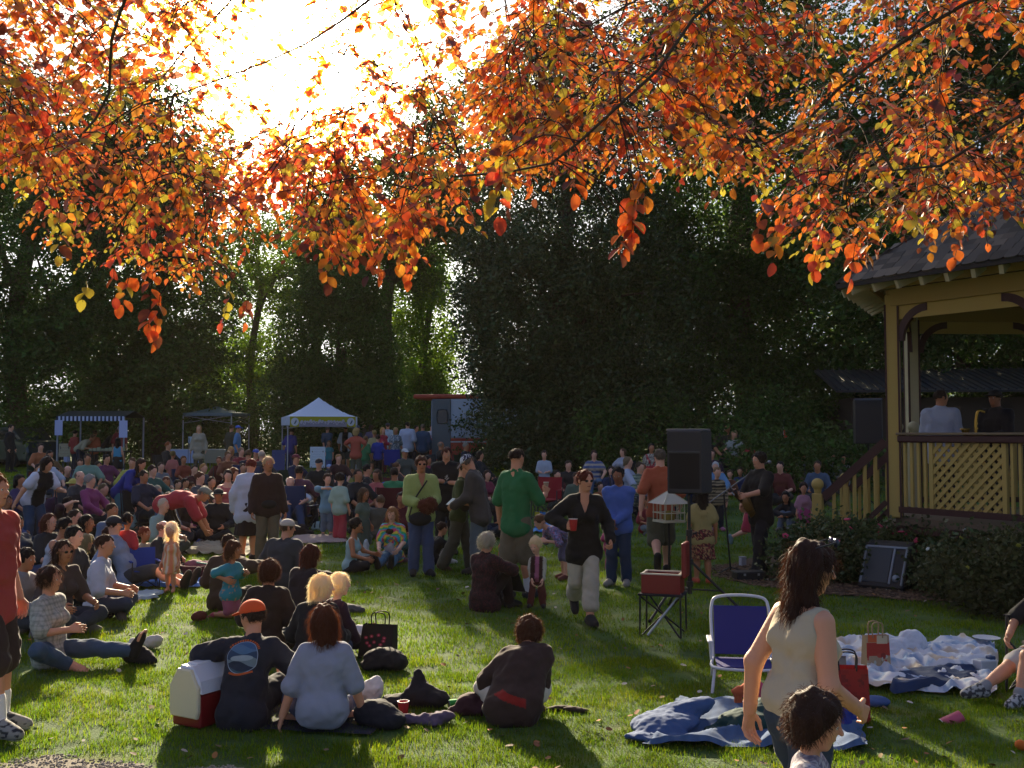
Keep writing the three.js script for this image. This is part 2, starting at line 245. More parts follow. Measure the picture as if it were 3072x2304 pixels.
tree('tall_tree', 'pale loose tree top seen through the orange leaves on the left', footAt(250, 58), 20, .4, [[-2, 16, 0, 6, 4.5, 3], [4, 17, 0, 4.4, 4, 3], [-8, 18, 0, 5, 5, 3], [7, 14, 0, 3, 3, 2.4]], 1700, CL.broad, GR.mid, { core: .5, gap: 0 });
tree('holly_tree', 'big dark glossy-leaved tree in the middle behind the crowd', footAt(1690, 33), 11, .4, [[0, 6.5, 0, 3.5, 5.4, 3.2], [-1.3, 5, .6, 2.4, 3.4, 2.4], [1.9, 4.2, .6, 3.2, 3.8, 2.6], [-1.3, 2, 1, 1.5, 2.1, 1.6], [.6, 1.7, 1.4, 3.4, 2.1, 1.6], [.4, 12, 0, 2.5, 3, 2.2]], 8000, CL.holly, GR.dark, { core: .3, low: .1 });
tree('broad_tree', 'tall dark green tree behind the loudspeaker on its stand', footAt(2230, 35), 13, .5, [[0, 9, 0, 4.4, 5.6, 3.8], [-3, 5, .8, 3.2, 4.4, 2.8], [2.6, 5, .8, 3.6, 4.6, 3], [0, 2, 1.6, 5, 2.6, 2], [0, 15, 0, 4, 3.6, 3]], 6200, CL.conifer, GR.deep, { core: .3, low: .1 });
tree('broad_tree', 'leafy tree with a thick leaning trunk behind the bandstand roof', footAt(3260, 27), 11, .34, [[-2.6, 9, 0, 3, 3, 2.6], [1.2, 8.4, 0, 3.4, 3.4, 2.6], [-1, 12, 0, 4, 3, 3], [-5.4, 7, 0, 2.4, 2.6, 2], [-4.6, 10, 0, 2.6, 2.6, 2]], 3200, CL.broad, GR.mid, { core: .4, gap: -.05, leanX: -2.2 });
tree('broad_tree', 'dense dark tree right of and behind the bandstand', footAt(3050, 33), 8, .4, [[0, 5.4, 0, 5, 4.4, 3], [3, 8, 0, 4, 5, 3], [-3.4, 3, 1, 3.4, 3.2, 2], [3, 2.6, 1, 5, 2.6, 2]], 3400, CL.broad, GR.deep, { core: .35, low: .1 });
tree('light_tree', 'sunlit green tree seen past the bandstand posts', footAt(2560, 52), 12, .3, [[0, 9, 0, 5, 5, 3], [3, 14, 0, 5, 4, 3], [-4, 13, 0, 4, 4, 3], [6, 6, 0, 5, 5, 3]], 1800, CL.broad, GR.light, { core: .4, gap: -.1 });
// a far belt of trees that closes the park
for (const [px, d, h, w, lab] of [[-320, 62, 14, 9, 'far tree closing the park beyond the parked car'], [330, 70, 13, 9, 'far tree behind the two dark trees on the left'], [700, 78, 10, 9, 'far low tree under the gap of bright sky'], [1150, 74, 10, 9, 'far tree behind the orange and white truck'], [1760, 60, 17, 9, 'far tall tree behind the dark glossy tree'], [2250, 60, 19, 9, 'far tall tree above the loudspeaker'], [2900, 60, 20, 10, 'far tall tree over the bandstand roof'], [3500, 50, 18, 10, 'far tall tree off the right edge of the lawn']])
  tree('far_tree', lab, footAt(px, d), h * .6, .4, [[0, h * .62, 0, w * .5, h * .38, 4], [-w * .35, h * .36, 0, w * .45, h * .34, 3.5], [w * .35, h * .34, 0, w * .45, h * .33, 3.5]], 1100, CL.broad, GR.mid, { core: .4 });
{ // low hedge line at the back of the lawn
  for (const [a, b, d, h, lab] of [[-200, 560, 47, 2.6, 'long dark shrub row behind the striped stall'], [520, 1300, 50, 2.8, 'dark shrub row behind the small white canopy'], [1450, 1900, 37.5, 2, 'low dark shrubs under the glossy tree'], [2330, 2600, 25.5, 1.5, 'low shrub row in front of the ribbed roof shed'], [1860, 2500, 30, 2.3, 'dark shrubs behind the people seated right of the loudspeaker']]) {
    const p0 = footAt(a, d), p1 = footAt(b, d), c = setDown(p0.clone().lerp(p1, .5)), w = p0.distanceTo(p1), bl = [];
    for (let x = -w / 2; x <= w / 2; x += 1.5) bl.push([x, h * .5, rr(-.3, .3), 1.2, h * rr(.5, .75), 1]);
    tree('shrub_row', lab, c, .8, .06, bl, Math.round(w * 110), CL.fine, GR.deep, { core: .3, low: .05, cat: 'shrubs' });
  }
}
// ---------- copper beech whose branches hang over the lawn ----------
const low = [[-200, 330], [0, 370], [70, 430], [110, 540], [170, 540], [200, 600], [240, 620], [300, 590], [380, 640], [430, 620], [480, 560], [540, 560], [600, 500], [680, 540], [720, 585], [800, 560], [880, 600], [930, 545], [985, 500], [1010, 415], [1060, 430], [1120, 405], [1200, 400], [1300, 380], [1400, 385], [1480, 390], [1560, 400], [1640, 430], [1700, 520], [1760, 570], [1840, 580], [1900, 540], [1960, 490], [2060, 530], [2140, 490], [2300, 520]];
const fringe = (dx) => { for (let i = 1; i < low.length; i++) if (dx <= low[i][0]) { const t = (dx - low[i - 1][0]) / (low[i][0] - low[i - 1][0]); return lerp(low[i - 1][1], low[i][1], t); } return 540; };
{
  const beech = thing('copper_beech', 'copper beech reaching over the lawn with backlit orange red leaves', 'tree', setDown(V(6.4, 0, 2.2)));
  const O = beech.position, loc = (v) => v.clone().sub(O);
  const limbs = [], geo = [], tw = [];
  geo.push(limb(V(0, -.3, 0), V(-.3, 7, -.3), .55, .3, 0, 14));
  const add = (pts0, r0) => { const r = r0 * .55, pts = [pts0[0]]; for (let i = 1; i < pts0.length; i++) { const a = pts0[i - 1], b = pts0[i]; for (const t of [.35, .7]) pts.push(a.clone().lerp(b, t).add(V(rr(-.22, .22), rr(-.18, .18), rr(-.22, .22)))); pts.push(b); } const c = new THREE.CatmullRomCurve3(pts, false, 'centripetal'), n = Math.ceil(c.getLength() / .12); for (let i = 0; i <= n; i++) limbs.push(c.getPointAt(i / n)); const g = new THREE.TubeGeometry(c, 40, 1, 6, false), P = g.attributes.position, q = V(0, 0, 0), w = V(0, 0, 0); for (let i = 0; i < P.count; i++) { const t = Math.floor(i / 7) / 40; c.getPointAt(t, w); q.fromBufferAttribute(P, i).sub(w).multiplyScalar(lerp(r, .006, Math.pow(t, .7))).add(w).sub(O); P.setXYZ(i, q.x, q.y, q.z); } geo.push(g); };
  const S = (h) => O.clone().add(V(-.2, h, -.2));
  add([S(3.4), V(4.6, 4.7, -1.8), V(3.4, 4.6, -4.4), V(2.1, 4.25, -6.2), V(.6, 3.9, -7.4)], .07);
  add([S(4), V(3.6, 5.2, -1.6), V(1.4, 5.1, -4), V(-.6, 4.6, -5.6), V(-2.4, 4.2, -6.6)], .07);
  add([S(4.4), V(2.6, 5.6, -.8), V(-.6, 5.3, -3), V(-2.8, 4.9, -5), V(-4, 4.5, -6.6)], .065);
  add([S(4.8), V(2, 6, 0), V(-2, 5.6, -2.4), V(-4, 5.2, -5.4), V(-4.6, 4.7, -7.6)], .06);
  add([S(3), V(5.4, 4.4, -2.4), V(4.6, 4.3, -5), V(4.1, 4, -7), V(3.4, 3.9, -8.4)], .06);
  add([S(5), V(4, 6.2, -2), V(2.6, 6, -5.4), V(1, 5.5, -8), V(-.6, 4.8, -9.6)], .06);
  add([S(5.4), V(2.4, 6.6, -2.4), V(-.4, 6.2, -5.6), V(-2.4, 5.6, -8.4), V(-4, 4.9, -10)], .06);
  add([S(3.8), V(6.2, 5, -2), V(6, 5, -5), V(5.6, 4.6, -8), V(4.8, 4.3, -9.6)], .06);
  add([S(5.2), V(1, 6.4, -1), V(-3.4, 5.8, -3.6), V(-5.4, 5.4, -6.4), V(-6.6, 5, -9)], .06);
  add([S(5.6), V(1, 7, -2), V(-3, 6.8, -6), V(-4.6, 6.2, -9), V(-5.4, 5.6, -10.6)], .06);
  add([S(5.8), V(3, 7.4, -3), V(1.6, 7, -8), V(1, 6.2, -11), V(0, 5.4, -13)], .06);
  add([S(5.2), V(6.4, 6.6, -3), V(5.8, 6.4, -8), V(5, 5.8, -11), V(4, 5.2, -13)], .06);
  add([S(4.2), V(4.4, 5, -1.4), V(2.2, 4.4, -3.6), V(.7, 3.75, -4.6), V(-.3, 3.4, -5.3)], .04);
  add([S(4.2), V(3, 5.2, 0), V(0, 4.6, -2.4), V(-1.6, 3.9, -4.2), V(-2.2, 3.6, -5.2)], .04);
  add([S(3.4), V(5, 4.3, -1), V(3.2, 3.9, -3.2), V(2.3, 3.5, -4.5), V(1.7, 3.3, -5.2)], .035);
  const leaves = [];
  const LG = [leafGeo(1, .74, .2, 4, .1), leafGeo(1, .82, .1, 4, .2), leafGeo(1, .68, .35, 4, -.05)];
  const leafCol = (sel) => { const u = sel ?? rnd(), k = rr(.8, 1.15); if (rnd() < .17) return [.2 * k, .06 * k, .03]; return u < .34 ? [.74 * k, .18 * k, .035] : u < .62 ? [.76 * k, .31 * k, .04] : u < .74 ? [.58 * k, .09 * k, .04] : [.56 * k, .46 * k, .05]; };
  function spray(p, dir, len, n, ls, down) {         // a drooping twig with alternate leaves; p = its upper end
    const pts = [p.clone()], d = dir.clone().normalize(); let q = p.clone();
    for (let i = 0; i < 5; i++) { d.y -= down ? .03 : .055; d.x += rr(-.1, .1); d.z += rr(-.1, .1); d.normalize(); q = q.clone().addScaledVector(d, len / 5); pts.push(q); }
    const c = new THREE.CatmullRomCurve3(pts), hue = rnd();
    tw.push(new THREE.TubeGeometry(new THREE.CatmullRomCurve3(pts.map(loc)), 5, .0022, 3, false));
    for (let i = 0; i < n; i++) {
      const t = clamp((i + .6) / n + rr(-.05, .05), .02, 1), at = c.getPointAt(t), tan = c.getTangentAt(t), side = V(0, 1, 0).cross(tan).normalize().multiplyScalar(i % 2 ? 1 : -1);
      const ld = i === n - 1 ? tan.clone() : tan.clone().multiplyScalar(.65).addScaledVector(side, .9).add(V(rr(-.2, .2), rr(-.5, .05), rr(-.2, .2))); ld.normalize();
      const up = V(rr(-.6, .6), 1, rr(-.6, .6) + (rnd() < .5 ? .7 : 0)), xx = up.clone().cross(ld).normalize(), yy = ld.clone().cross(xx);
      const qn = new THREE.Quaternion().setFromRotationMatrix(new THREE.Matrix4().makeBasis(xx, yy, ld));
      leaves.push({ p: at, q: qn, s: ls * rr(.75, 1.2), c: leafCol(rnd() < .75 ? clamp(hue + rr(-.08, .08), 0, .999) : undefined), g: Math.floor(rnd() * 3) });
    }
  }
  const near = (p) => { let b = null, bd = 1e9; for (const l of limbs) { const d = l.distanceToSquared(p) + (l.y < p.y ? 1 : 0); if (d < bd) { bd = d; b = l; } } return b; };
  const place = (dx, dy, d, len, n, ls, down) => {
    const p = atDepth(dx * 1.3887, dy * 1.3887, d), b = near(p), dir = p.clone().sub(b); dir.y = Math.min(dir.y, 0) * .5 - .06; dir.z *= .5; dir.x += rr(-.15, .15); if (down) dir.set(rr(-.3, .05), -1, rr(-.1, .1));
    if (b.distanceTo(p) > .15) { const m = b.clone().lerp(p, .5); m.y += .06; tw.push(new THREE.TubeGeometry(new THREE.CatmullRomCurve3([loc(b), loc(m), loc(p)]), 6, .004, 3, false)); }
    spray(p, dir, len, n, ls, down);
  };
  // the hanging mass: each spray hangs on the nearest limb or earlier spray
  const spots = [];
  for (let i = 0; i < 10500; i++) {
    const dx = rr(-160, 2370), d = 5.4 + 9.5 * Math.pow(rnd(), 1.05), len = rr(.22, .5), drop = len * .62 / d * 2217, f = fringe(dx) - drop, u = Math.pow(rnd(), .8), dy = -150 + (f + 150) * u;
    const n = noise(dx * .006, dy * .008, d * .35) + .5 * noise(dx * .016, dy * .02, 4);
    const bright = Math.hypot((dx - 625) / 195, (dy - 110) / 175) < 1 ? .6 : 0;
    const n2 = noise(dx * .011 + 40, dy * .02, d * .5); if (n < (dx > 950 && dy < 320 ? .02 : -.1) || n2 < -.12 || rnd() < bright || (dx > 1900 && dy > 330 && rnd() < .25)) continue;
    const p = atDepth(dx * 1.3887, dy * 1.3887, d); spots.push([dx, dy, d, len, p, near(p).distanceTo(p)]);
  }
  spots.sort((a, b) => a[5] - b[5]);
  for (const [dx, dy, d, len, p] of spots) { place(dx, dy, d, len, Math.round(len * 21), rr(.055, .08)); limbs.push(p.clone().add(V(0, .02, 0))); }
  // hanging strands that stand out below the mass
  for (const [dx, dy, d, k] of [[1392, 350, 5.4, .2], [1385, 385, 5.4, .24], [1372, 425, 5.4, .24], [1356, 462, 5.4, .2], [1340, 500, 5.4, .14], [1362, 400, 5.5, .3], [330, 590, 6.2, .34], [345, 640, 6.2, .3], [190, 600, 6.4, .16], [280, 590, 6.2, .22], [1850, 520, 5.6, .22], [1700, 430, 5.2, .34], [1660, 420, 5.3, .26], [1780, 480, 5.5, .3], [1080, 350, 5, .28], [1100, 330, 5, .3], [1250, 330, 5.2, .22], [500, 600, 7.5, .36], [535, 640, 7.5, .2], [715, 530, 6.6, .26], [130, 450, 6.2, .3], [900, 540, 7.2, .24], [870, 480, 7, .3], [2080, 480, 6.4, .24]]) place(dx, dy, d, k, Math.round(k * 26), .088, 1);
  mesh('branch', merge(geo), barkMat, beech);
  mesh('twig', merge(tw), std(0x2c1d14, .9), beech).userData.kind = 'stuff';
  const lm = new THREE.MeshPhysicalMaterial({ color: 0xffffff, roughness: .62, transmission: .8, thickness: 0, side: THREE.DoubleSide, specularIntensity: .5 });
  leaves.forEach((l) => { l.big = l.s / -l.p.z; const sx = CX + l.p.x / -l.p.z * F; if (sx < 0 || sx > 3072 || l.p.z > -1) l.big = 0; });
  leaves.sort((a, b) => b.big - a.big);
  const oneMats = [[.78, .17, .03], [.8, .3, .03], [.62, .09, .035], [.6, .47, .04], [.2, .06, .03]].map((c) => { const m = lm.clone(); m.color.setRGB(...c); return m; });
  leaves.slice(0, 300).forEach((l) => { const o = mesh('leaf', LG[l.g], oneMats[l.c[0] < .3 ? 4 : l.c[1] > .36 ? 3 : l.c[1] > .23 ? 1 : l.c[1] > .12 ? 0 : 2], beech); o.position.copy(loc(l.p)); o.quaternion.copy(l.q); o.scale.setScalar(l.s); });
  const rest = leaves.slice(300);
  LG.forEach((g, k) => scatter('leaves', g, lm, rest.filter((l) => l.g === k).map((l) => { const p = loc(l.p); return { x: p.x, y: p.y, z: p.z, q: l.q, s: l.s, c: l.c }; }), null, null, beech));
  console.log('beech leaves', leaves.length);
}
// ---------- people: skeletons posed by IK, distance fields joined smoothly, meshed as surface nets ----------
const cap = (a, b, r0, r1 = r0, o) => ({ t: 0, a, b, r0, r1, ...o });
const ell = (c, r, basis, o) => ({ t: 1, a: c, r, basis, ...o });     // basis: [X, Y, Z] unit vectors
function net(prims, cell, k = .02, mod, color) {
  const lo = [1e9, 1e9, 1e9], hi = [-1e9, -1e9, -1e9], pad = cell * 2.2;
  for (const p of prims) {
    const R = p.t ? Math.max(...p.r) : Math.max(p.r0, p.r1), m = R + k + pad; p.bb = [];
    ['x', 'y', 'z'].forEach((c, i) => { const a = Math.min(p.a[c], p.t ? 1e9 : p.b[c]) - m, b = Math.max(p.a[c], p.t ? -1e9 : p.b[c]) + m; p.bb.push(a, b); if (!p.sub) { lo[i] = Math.min(lo[i], a); hi[i] = Math.max(hi[i], b); } });
  }
  const n = [0, 1, 2].map((i) => Math.ceil((hi[i] - lo[i]) / cell) + 1), sx = 1, sy = n[0], sz = n[0] * n[1], Fd = new Float32Array(n[0] * n[1] * n[2]).fill(1);
  for (const p of prims) {
    const r = [0, 1, 2].map((i) => [Math.max(0, Math.floor((p.bb[i * 2] - lo[i]) / cell)), Math.min(n[i] - 1, Math.ceil((p.bb[i * 2 + 1] - lo[i]) / cell))]);
    const { x: ax, y: ay, z: az } = p.a, kk = p.k ?? k; let bx, by, bz, L, B, rm;
    if (!p.t) { bx = p.b.x - ax; by = p.b.y - ay; bz = p.b.z - az; L = 1 / Math.max(1e-9, bx * bx + by * by + bz * bz); } else { B = p.basis || [V(1, 0, 0), V(0, 1, 0), V(0, 0, 1)]; rm = Math.min(...p.r); }
    for (let z = r[2][0]; z <= r[2][1]; z++) for (let y = r[1][0]; y <= r[1][1]; y++) for (let x = r[0][0]; x <= r[0][1]; x++) {
      const px = lo[0] + x * cell - ax, py = lo[1] + y * cell - ay, pz = lo[2] + z * cell - az; let d;
      if (!p.t) { let t = (px * bx + py * by + pz * bz) * L; t = t < 0 ? 0 : t > 1 ? 1 : t; const qx = px - bx * t, qy = py - by * t, qz = pz - bz * t; d = Math.sqrt(qx * qx + qy * qy + qz * qz) - (p.r0 + (p.r1 - p.r0) * t); }
      else {
        const u = (px * B[0].x + py * B[0].y + pz * B[0].z) / p.r[0], v = (px * B[1].x + py * B[1].y + pz * B[1].z) / p.r[1], w = (px * B[2].x + py * B[2].y + pz * B[2].z) / p.r[2];
        const k0 = Math.sqrt(u * u + v * v + w * w), k1 = Math.sqrt(u * u / (p.r[0] * p.r[0]) + v * v / (p.r[1] * p.r[1]) + w * w / (p.r[2] * p.r[2])); d = k1 > 1e-9 ? k0 * (k0 - 1) / k1 : -rm;
      }
      const i = x + y * sy + z * sz, f = Fd[i];
      if (p.sub) { const e = -d, h = Math.max(kk - Math.abs(f - e), 0) / kk; Fd[i] = Math.max(f, e) + h * h * kk * .25; } else { const h = Math.max(kk - Math.abs(f - d), 0) / kk; Fd[i] = Math.min(f, d) - h * h * kk * .25; }
    }
  }
  if (mod) for (let z = 0, i = 0; z < n[2]; z++) for (let y = 0; y < n[1]; y++) for (let x = 0; x < n[0]; x++, i++) if (Fd[i] < cell * 3) Fd[i] = mod(lo[0] + x * cell, lo[1] + y * cell, lo[2] + z * cell, Fd[i]);
  const id = new Int32Array(Fd.length).fill(-1), pos = [], idx = [], off = [0, 1, sy, sy + 1, sz, sz + 1, sz + sy, sz + sy + 1], E = [[0, 1], [2, 3], [4, 5], [6, 7], [0, 2], [1, 3], [4, 6], [5, 7], [0, 4], [1, 5], [2, 6], [3, 7]];
  for (let z = 0; z < n[2] - 1; z++) for (let y = 0; y < n[1] - 1; y++) for (let x = 0; x < n[0] - 1; x++) {
    const i = x + y * sy + z * sz; let m = 0; for (let c = 0; c < 8; c++) if (Fd[i + off[c]] < 0) m |= 1 << c;
    if (m === 0 || m === 255) continue;
    let X = 0, Y = 0, Z = 0, q = 0;
    for (const [a, b] of E) { if (((m >> a) & 1) === ((m >> b) & 1)) continue; const fa = Fd[i + off[a]], t = fa / (fa - Fd[i + off[b]]); X += (a & 1) + ((b & 1) - (a & 1)) * t; Y += ((a >> 1) & 1) + (((b >> 1) & 1) - ((a >> 1) & 1)) * t; Z += (a >> 2) + ((b >> 2) - (a >> 2)) * t; q++; }
    id[i] = pos.length / 3; pos.push(lo[0] + (x + X / q) * cell, lo[1] + (y + Y / q) * cell, lo[2] + (z + Z / q) * cell);
  }
  for (let z = 1; z < n[2] - 1; z++) for (let y = 1; y < n[1] - 1; y++) for (let x = 1; x < n[0] - 1; x++) {
    const i = x + y * sy + z * sz, s = Fd[i] < 0;
    for (const [st, u, v] of [[sx, sy, sz], [sy, sz, sx], [sz, sx, sy]]) {
      if (s === Fd[i + st] < 0) continue; const a = id[i - u - v], b = id[i - v], c = id[i], d = id[i - u]; if (a < 0 || b < 0 || c < 0 || d < 0) continue;
      if (s) idx.push(a, b, c, a, c, d); else idx.push(a, c, b, a, d, c);
    }
  }
  const g = new THREE.BufferGeometry(); g.setAttribute('position', new THREE.Float32BufferAttribute(pos, 3)); g.setIndex(idx); g.computeVertexNormals();
  if (color) tint(g, color);
  return g;
}
function ik(a, t, l1, l2, hint) {
  const d = t.clone().sub(a); let L = clamp(d.length(), Math.abs(l1 - l2) + .01, l1 + l2 - .002); d.normalize();
  const h = hint.clone().addScaledVector(d, -hint.dot(d)).normalize(), x = (l1 * l1 - l2 * l2 + L * L) / (2 * L), y = Math.sqrt(Math.max(0, l1 * l1 - x * x));
  return [a.clone().addScaledVector(d, x).addScaledVector(h, y), a.clone().addScaledVector(d, L)];
}
// poses in units of body height: hips, feet, hands, knee and elbow hints, toes
const K = .045;
const POSES = {
  stand: { py: .517, fl: [.06, K, .02], fr: [-.06, K, -.02], hl: [.15, .505, .03], hr: [-.15, .505, .03] },
  walk: { py: .505, fl: [.045, K, .16], fr: [-.045, .08, -.17], hl: [.16, .51, -.08], hr: [-.16, .52, .11], lean: 5, tr: [0, -.5, 1] },
  clasp: { py: .517, fl: [.065, K, 0], fr: [-.065, K, .02], hl: [.02, .56, .13], hr: [-.03, .545, .12] },
  cross: { py: .517, fl: [.065, K, 0], fr: [-.065, K, .02], hl: [-.07, .68, .12], hr: [.07, .66, .12] },
  back: { py: .517, fl: [.06, K, .02], fr: [-.06, K, 0], hl: [.03, .5, -.12], hr: [-.03, .49, -.12] },
  akimbo: { py: .517, fl: [.08, K, .02], fr: [-.07, K, 0], hl: [.12, .6, .02], hr: [-.12, .6, .02], el: [1, 0, -.4], er: [-1, 0, -.4] },
  hold: { py: .517, fl: [.06, K, .03], fr: [-.06, K, -.02], hl: [.07, .62, .17], hr: [-.07, .62, .17] },
  mouth: { py: .517, fl: [.06, K, .03], fr: [-.06, K, -.02], hl: [.15, .505, .03], hr: [-.05, .83, .11] },
  bend: { py: .5, pz: -.1, lean: 82, fl: [.08, K, 0], fr: [-.08, K, -.03], hl: [.07, .2, .3], hr: [-.07, .22, .28], el: [1, 0, 0], er: [-1, 0, 0], hp: 5 },
  stoop: { py: .51, pz: -.05, lean: 48, fl: [.08, K, .03], fr: [-.08, K, -.03], hl: [.12, .5, .3], hr: [-.12, .5, .3], hp: 5 },
  sit: { py: .088, lean: 8, fl: [-.07, .04, .19], fr: [.09, .04, .15], kl: [1, .35, .3], kr: [-1, .35, .3], tl: [-.8, -.1, .3], tr: [.8, -.1, .3], hl: [.12, .19, .2], hr: [-.12, .19, .2] },
  knees: { py: .088, lean: 20, fl: [.07, K, .27], fr: [-.07, K, .26], hl: [.02, .24, .29], hr: [-.04, .25, .28], el: [1, -.2, 0], er: [-1, -.2, 0] },
  legs: { py: .088, lean: 4, fl: [.07, .04, .47], fr: [-.06, .04, .47], tl: [.2, 1, .3], tr: [-.2, 1, .3], hl: [.1, .17, .22], hr: [-.1, .17, .22] },
  lean: { py: .088, lean: -22, fl: [.08, .04, .45], fr: [-.06, .04, .44], tl: [.3, 1, .3], tr: [-.2, 1, .3], hl: [.17, .05, -.24], hr: [-.17, .05, -.24], el: [.3, 0, -1], er: [-.3, 0, -1], hp: 10 },
  side: { py: .088, lean: 6, fl: [.2, .035, .06], fr: [.1, .05, -.05], kl: [.2, .2, 1], kr: [-.8, .2, 1], tl: [.8, -.1, -.5], tr: [.6, -.1, -.6], hl: [.1, .19, .2], hr: [-.16, .06, .05] },
  kneel: { py: .14, lean: 8, fl: [.06, .03, -.1], fr: [-.06, .03, -.1], kl: [.2, .1, 1], kr: [-.2, .1, 1], tl: [0, -.3, -1], tr: [0, -.3, -1], hl: [.08, .22, .16], hr: [-.08, .22, .16] },
  upknee: { py: .29, lean: 3, fl: [.05, .03, -.19], fr: [-.05, .03, -.19], kl: [0, -.3, 1], kr: [0, -.3, 1], tl: [0, -.3, -1], tr: [0, -.3, -1], hl: [.1, .42, .16], hr: [-.1, .42, .16] },
  chair: { py: .25, lean: -6, fl: [.08, K, .27], fr: [-.08, K, .27], hl: [.11, .33, .17], hr: [-.11, .33, .17], el: [1, 0, -.5], er: [-1, 0, -.5] },
};
const SKIN = ['#d9a184', '#c98d6c', '#b07450', '#8d5a3c', '#e2b096', '#70452e'];
const skinM = (c) => std(c, .55), HAIR = {};
const hairM = (c) => HAIR[c] ||= new THREE.MeshPhysicalMaterial({ color: new THREE.Color(c).multiplyScalar(1.4), roughness: .75, specularIntensity: .4, sheen: 1, sheenRoughness: .35, sheenColor: new THREE.Color(c).lerp(new THREE.Color(1, .85, .6), .4), transmission: .5, thickness: 0, side: THREE.DoubleSide });
function ribbons(g, n, len, dir, wob, w) {       // loose hairs that catch the light along the outline
  const P = g.attributes.position, N = g.attributes.normal, out = [], v = V(0, 0, 0), q = V(0, 0, 0);
  for (let i = 0; i < n; i++) {
    const j = Math.floor(rnd() * P.count); v.fromBufferAttribute(P, j); q.fromBufferAttribute(N, j); const d = dir.clone().multiplyScalar(rr(.5, 1)).addScaledVector(q, rnd() < .3 ? rr(.3, .8) : rr(.05, .35)).add(V(rr(-wob, wob), rr(-wob, wob), rr(-wob, wob))).normalize(), s = d.clone().cross(V(rr(-1, 1), rr(-1, 1), rr(-1, 1))).normalize().multiplyScalar(w), L = len * rr(.4, 1);
    const a = v.clone().addScaledVector(q, -.006), m = v.clone().addScaledVector(d, L * .55).addScaledVector(q, L * .06), e = v.clone().addScaledVector(d, L).addScaledVector(dir, L * .15);
    for (const [p, k] of [[a, -1], [a, 1], [m, 1], [a, -1], [m, 1], [m, -1], [m, -1], [m, 1], [e, 0]]) out.push(p.x + s.x * k, p.y + s.y * k, p.z + s.z * k);
  }
  const r = new THREE.BufferGeometry(); r.setAttribute('position', new THREE.Float32BufferAttribute(out, 3)); r.computeVertexNormals(); return r;
}
const people = {};
function person(label, px, py, mode, s) {
  const H = s.H || 1.7, hh = .155 + .041 * H, shY = H - hh * 1.42, U = shY / .81, po = { ...POSES[s.p || 'stand'], ...s.o }, fem = s.f ? 1 : 0, fat = s.fat || 1;
  const v = (a) => V(...a).multiplyScalar(U), out = (n, d) => V(...(po[n] || d)).normalize();
  // skeleton
  const P = V(po.px || 0, po.py, po.pz || 0).multiplyScalar(U), lean = (po.lean || 0) * D2R, sd = (po.sd || 0) * D2R, tw = (po.tw || 0) * D2R;
  const dirAt = (k) => { const a = lean * k, b = sd * k; return V(-Math.sin(b), Math.cos(a) * Math.cos(b), Math.sin(a)).normalize(); };
  const d1 = dirAt(.75), d2 = dirAt(1.15), R = V(Math.cos(tw), -Math.sin(sd) * .6, -Math.sin(tw)).normalize(), f1 = V(1, 0, 0).cross(d1).normalize(), f2 = R.clone().cross(d2).normalize();
  const T = U * .293, W = P.clone().addScaledVector(d1, T * .5), S = W.clone().addScaledVector(d2, T * .5), sw = U * (fem ? .083 : .095) * Math.pow(fat, .3), hw = U * .048;
  const sh = [1, -1].map((k) => S.clone().addScaledVector(R, sw * k).addScaledVector(d2, -.012 * U)), hip = [1, -1].map((k) => P.clone().add(V(hw * k, 0, 0)));
  const ua = U * .166, fa = U * .146, th = (U * .517 - U * K) * .505, sk = (U * .517 - U * K) * .495;
  const arms = ['l', 'r'].map((c, i) => ik(sh[i], v(po['h' + c]), ua, fa, out('e' + c, [i ? -.5 : .5, -.3, -1]))), legs = ['l', 'r'].map((c, i) => ik(hip[i], v(po['f' + c]), th, sk, out('k' + c, [i ? -.06 : .06, .25, 1])));
  const toe = ['l', 'r'].map((c, i) => out('t' + c, [i ? -.22 : .22, 0, 1]));
  const hp = ((po.hp || 0) + (s.hp || 0)) * D2R, hy = (s.hy || 0) * D2R, ht = (s.ht || 0) * D2R, q = new THREE.Quaternion().setFromEuler(new THREE.Euler(hp + lean * .25, hy + tw * .5, ht - sd * .3, 'YXZ'));
  const HB = [V(1, 0, 0), V(0, 1, 0), V(0, 0, 1)].map((a) => a.applyQuaternion(q)), nd = dirAt(.8), C = S.clone().addScaledVector(nd, hh * .62).addScaledVector(HB[1], hh * .32).addScaledVector(HB[2], hh * .1);
  const hd = (x, y, z) => C.clone().addScaledVector(HB[0], x * hh).addScaledVector(HB[1], y * hh).addScaledVector(HB[2], z * hh), hl = (x, y, z) => { const a = V(x, y, z).sub(C).multiplyScalar(1 / hh); return [a.dot(HB[0]), a.dot(HB[1]), a.dot(HB[2])]; };
  // where it stands
  const yaw = (s.y || 0) * D2R, Y = V(0, 1, 0), base = s.base || 0; let at;
  if (mode && mode.b && !s.raw) {            // base and crown of the head both read from the photograph: the size follows
    const top = hd(0, .5, 0).y, b = onGround(px, mode.b, base), r = ray(px, py), need = EYE + r.y * (-b.z / -r.z) - b.y - base, k = clamp(need / top, .55, 1.6);
    return person(label, px, mode.b, 'f', { ...s, H: H * (.15 + .85 * k), raw: 1, x0: 1 });
  }
  if (mode === 'f') at = onGround(px, py, base);
  else if (mode === 'h') { const top = hd(0, .5, 0), r = ray(px, py), w = top.clone().applyAxisAngle(Y, yaw); const g = onGround(px, py, top.y + base); at = V(g.x - w.x, 0, g.z - w.z); }
  else { const p = atDepth(px, 1300, mode); at = V(p.x, 0, p.z); }
  at.y = s.abs ?? (groundY(at.x, at.z) + base);
  const dist = -at.z, cell = clamp(dist / 1027 * 1.25, .0085, .027) * (s.fine || 1), fc = cell * .62, near = dist < 10.5, mid = dist < 17.5;
  const g = thing('person', label, 'person', at, yaw, s.g);
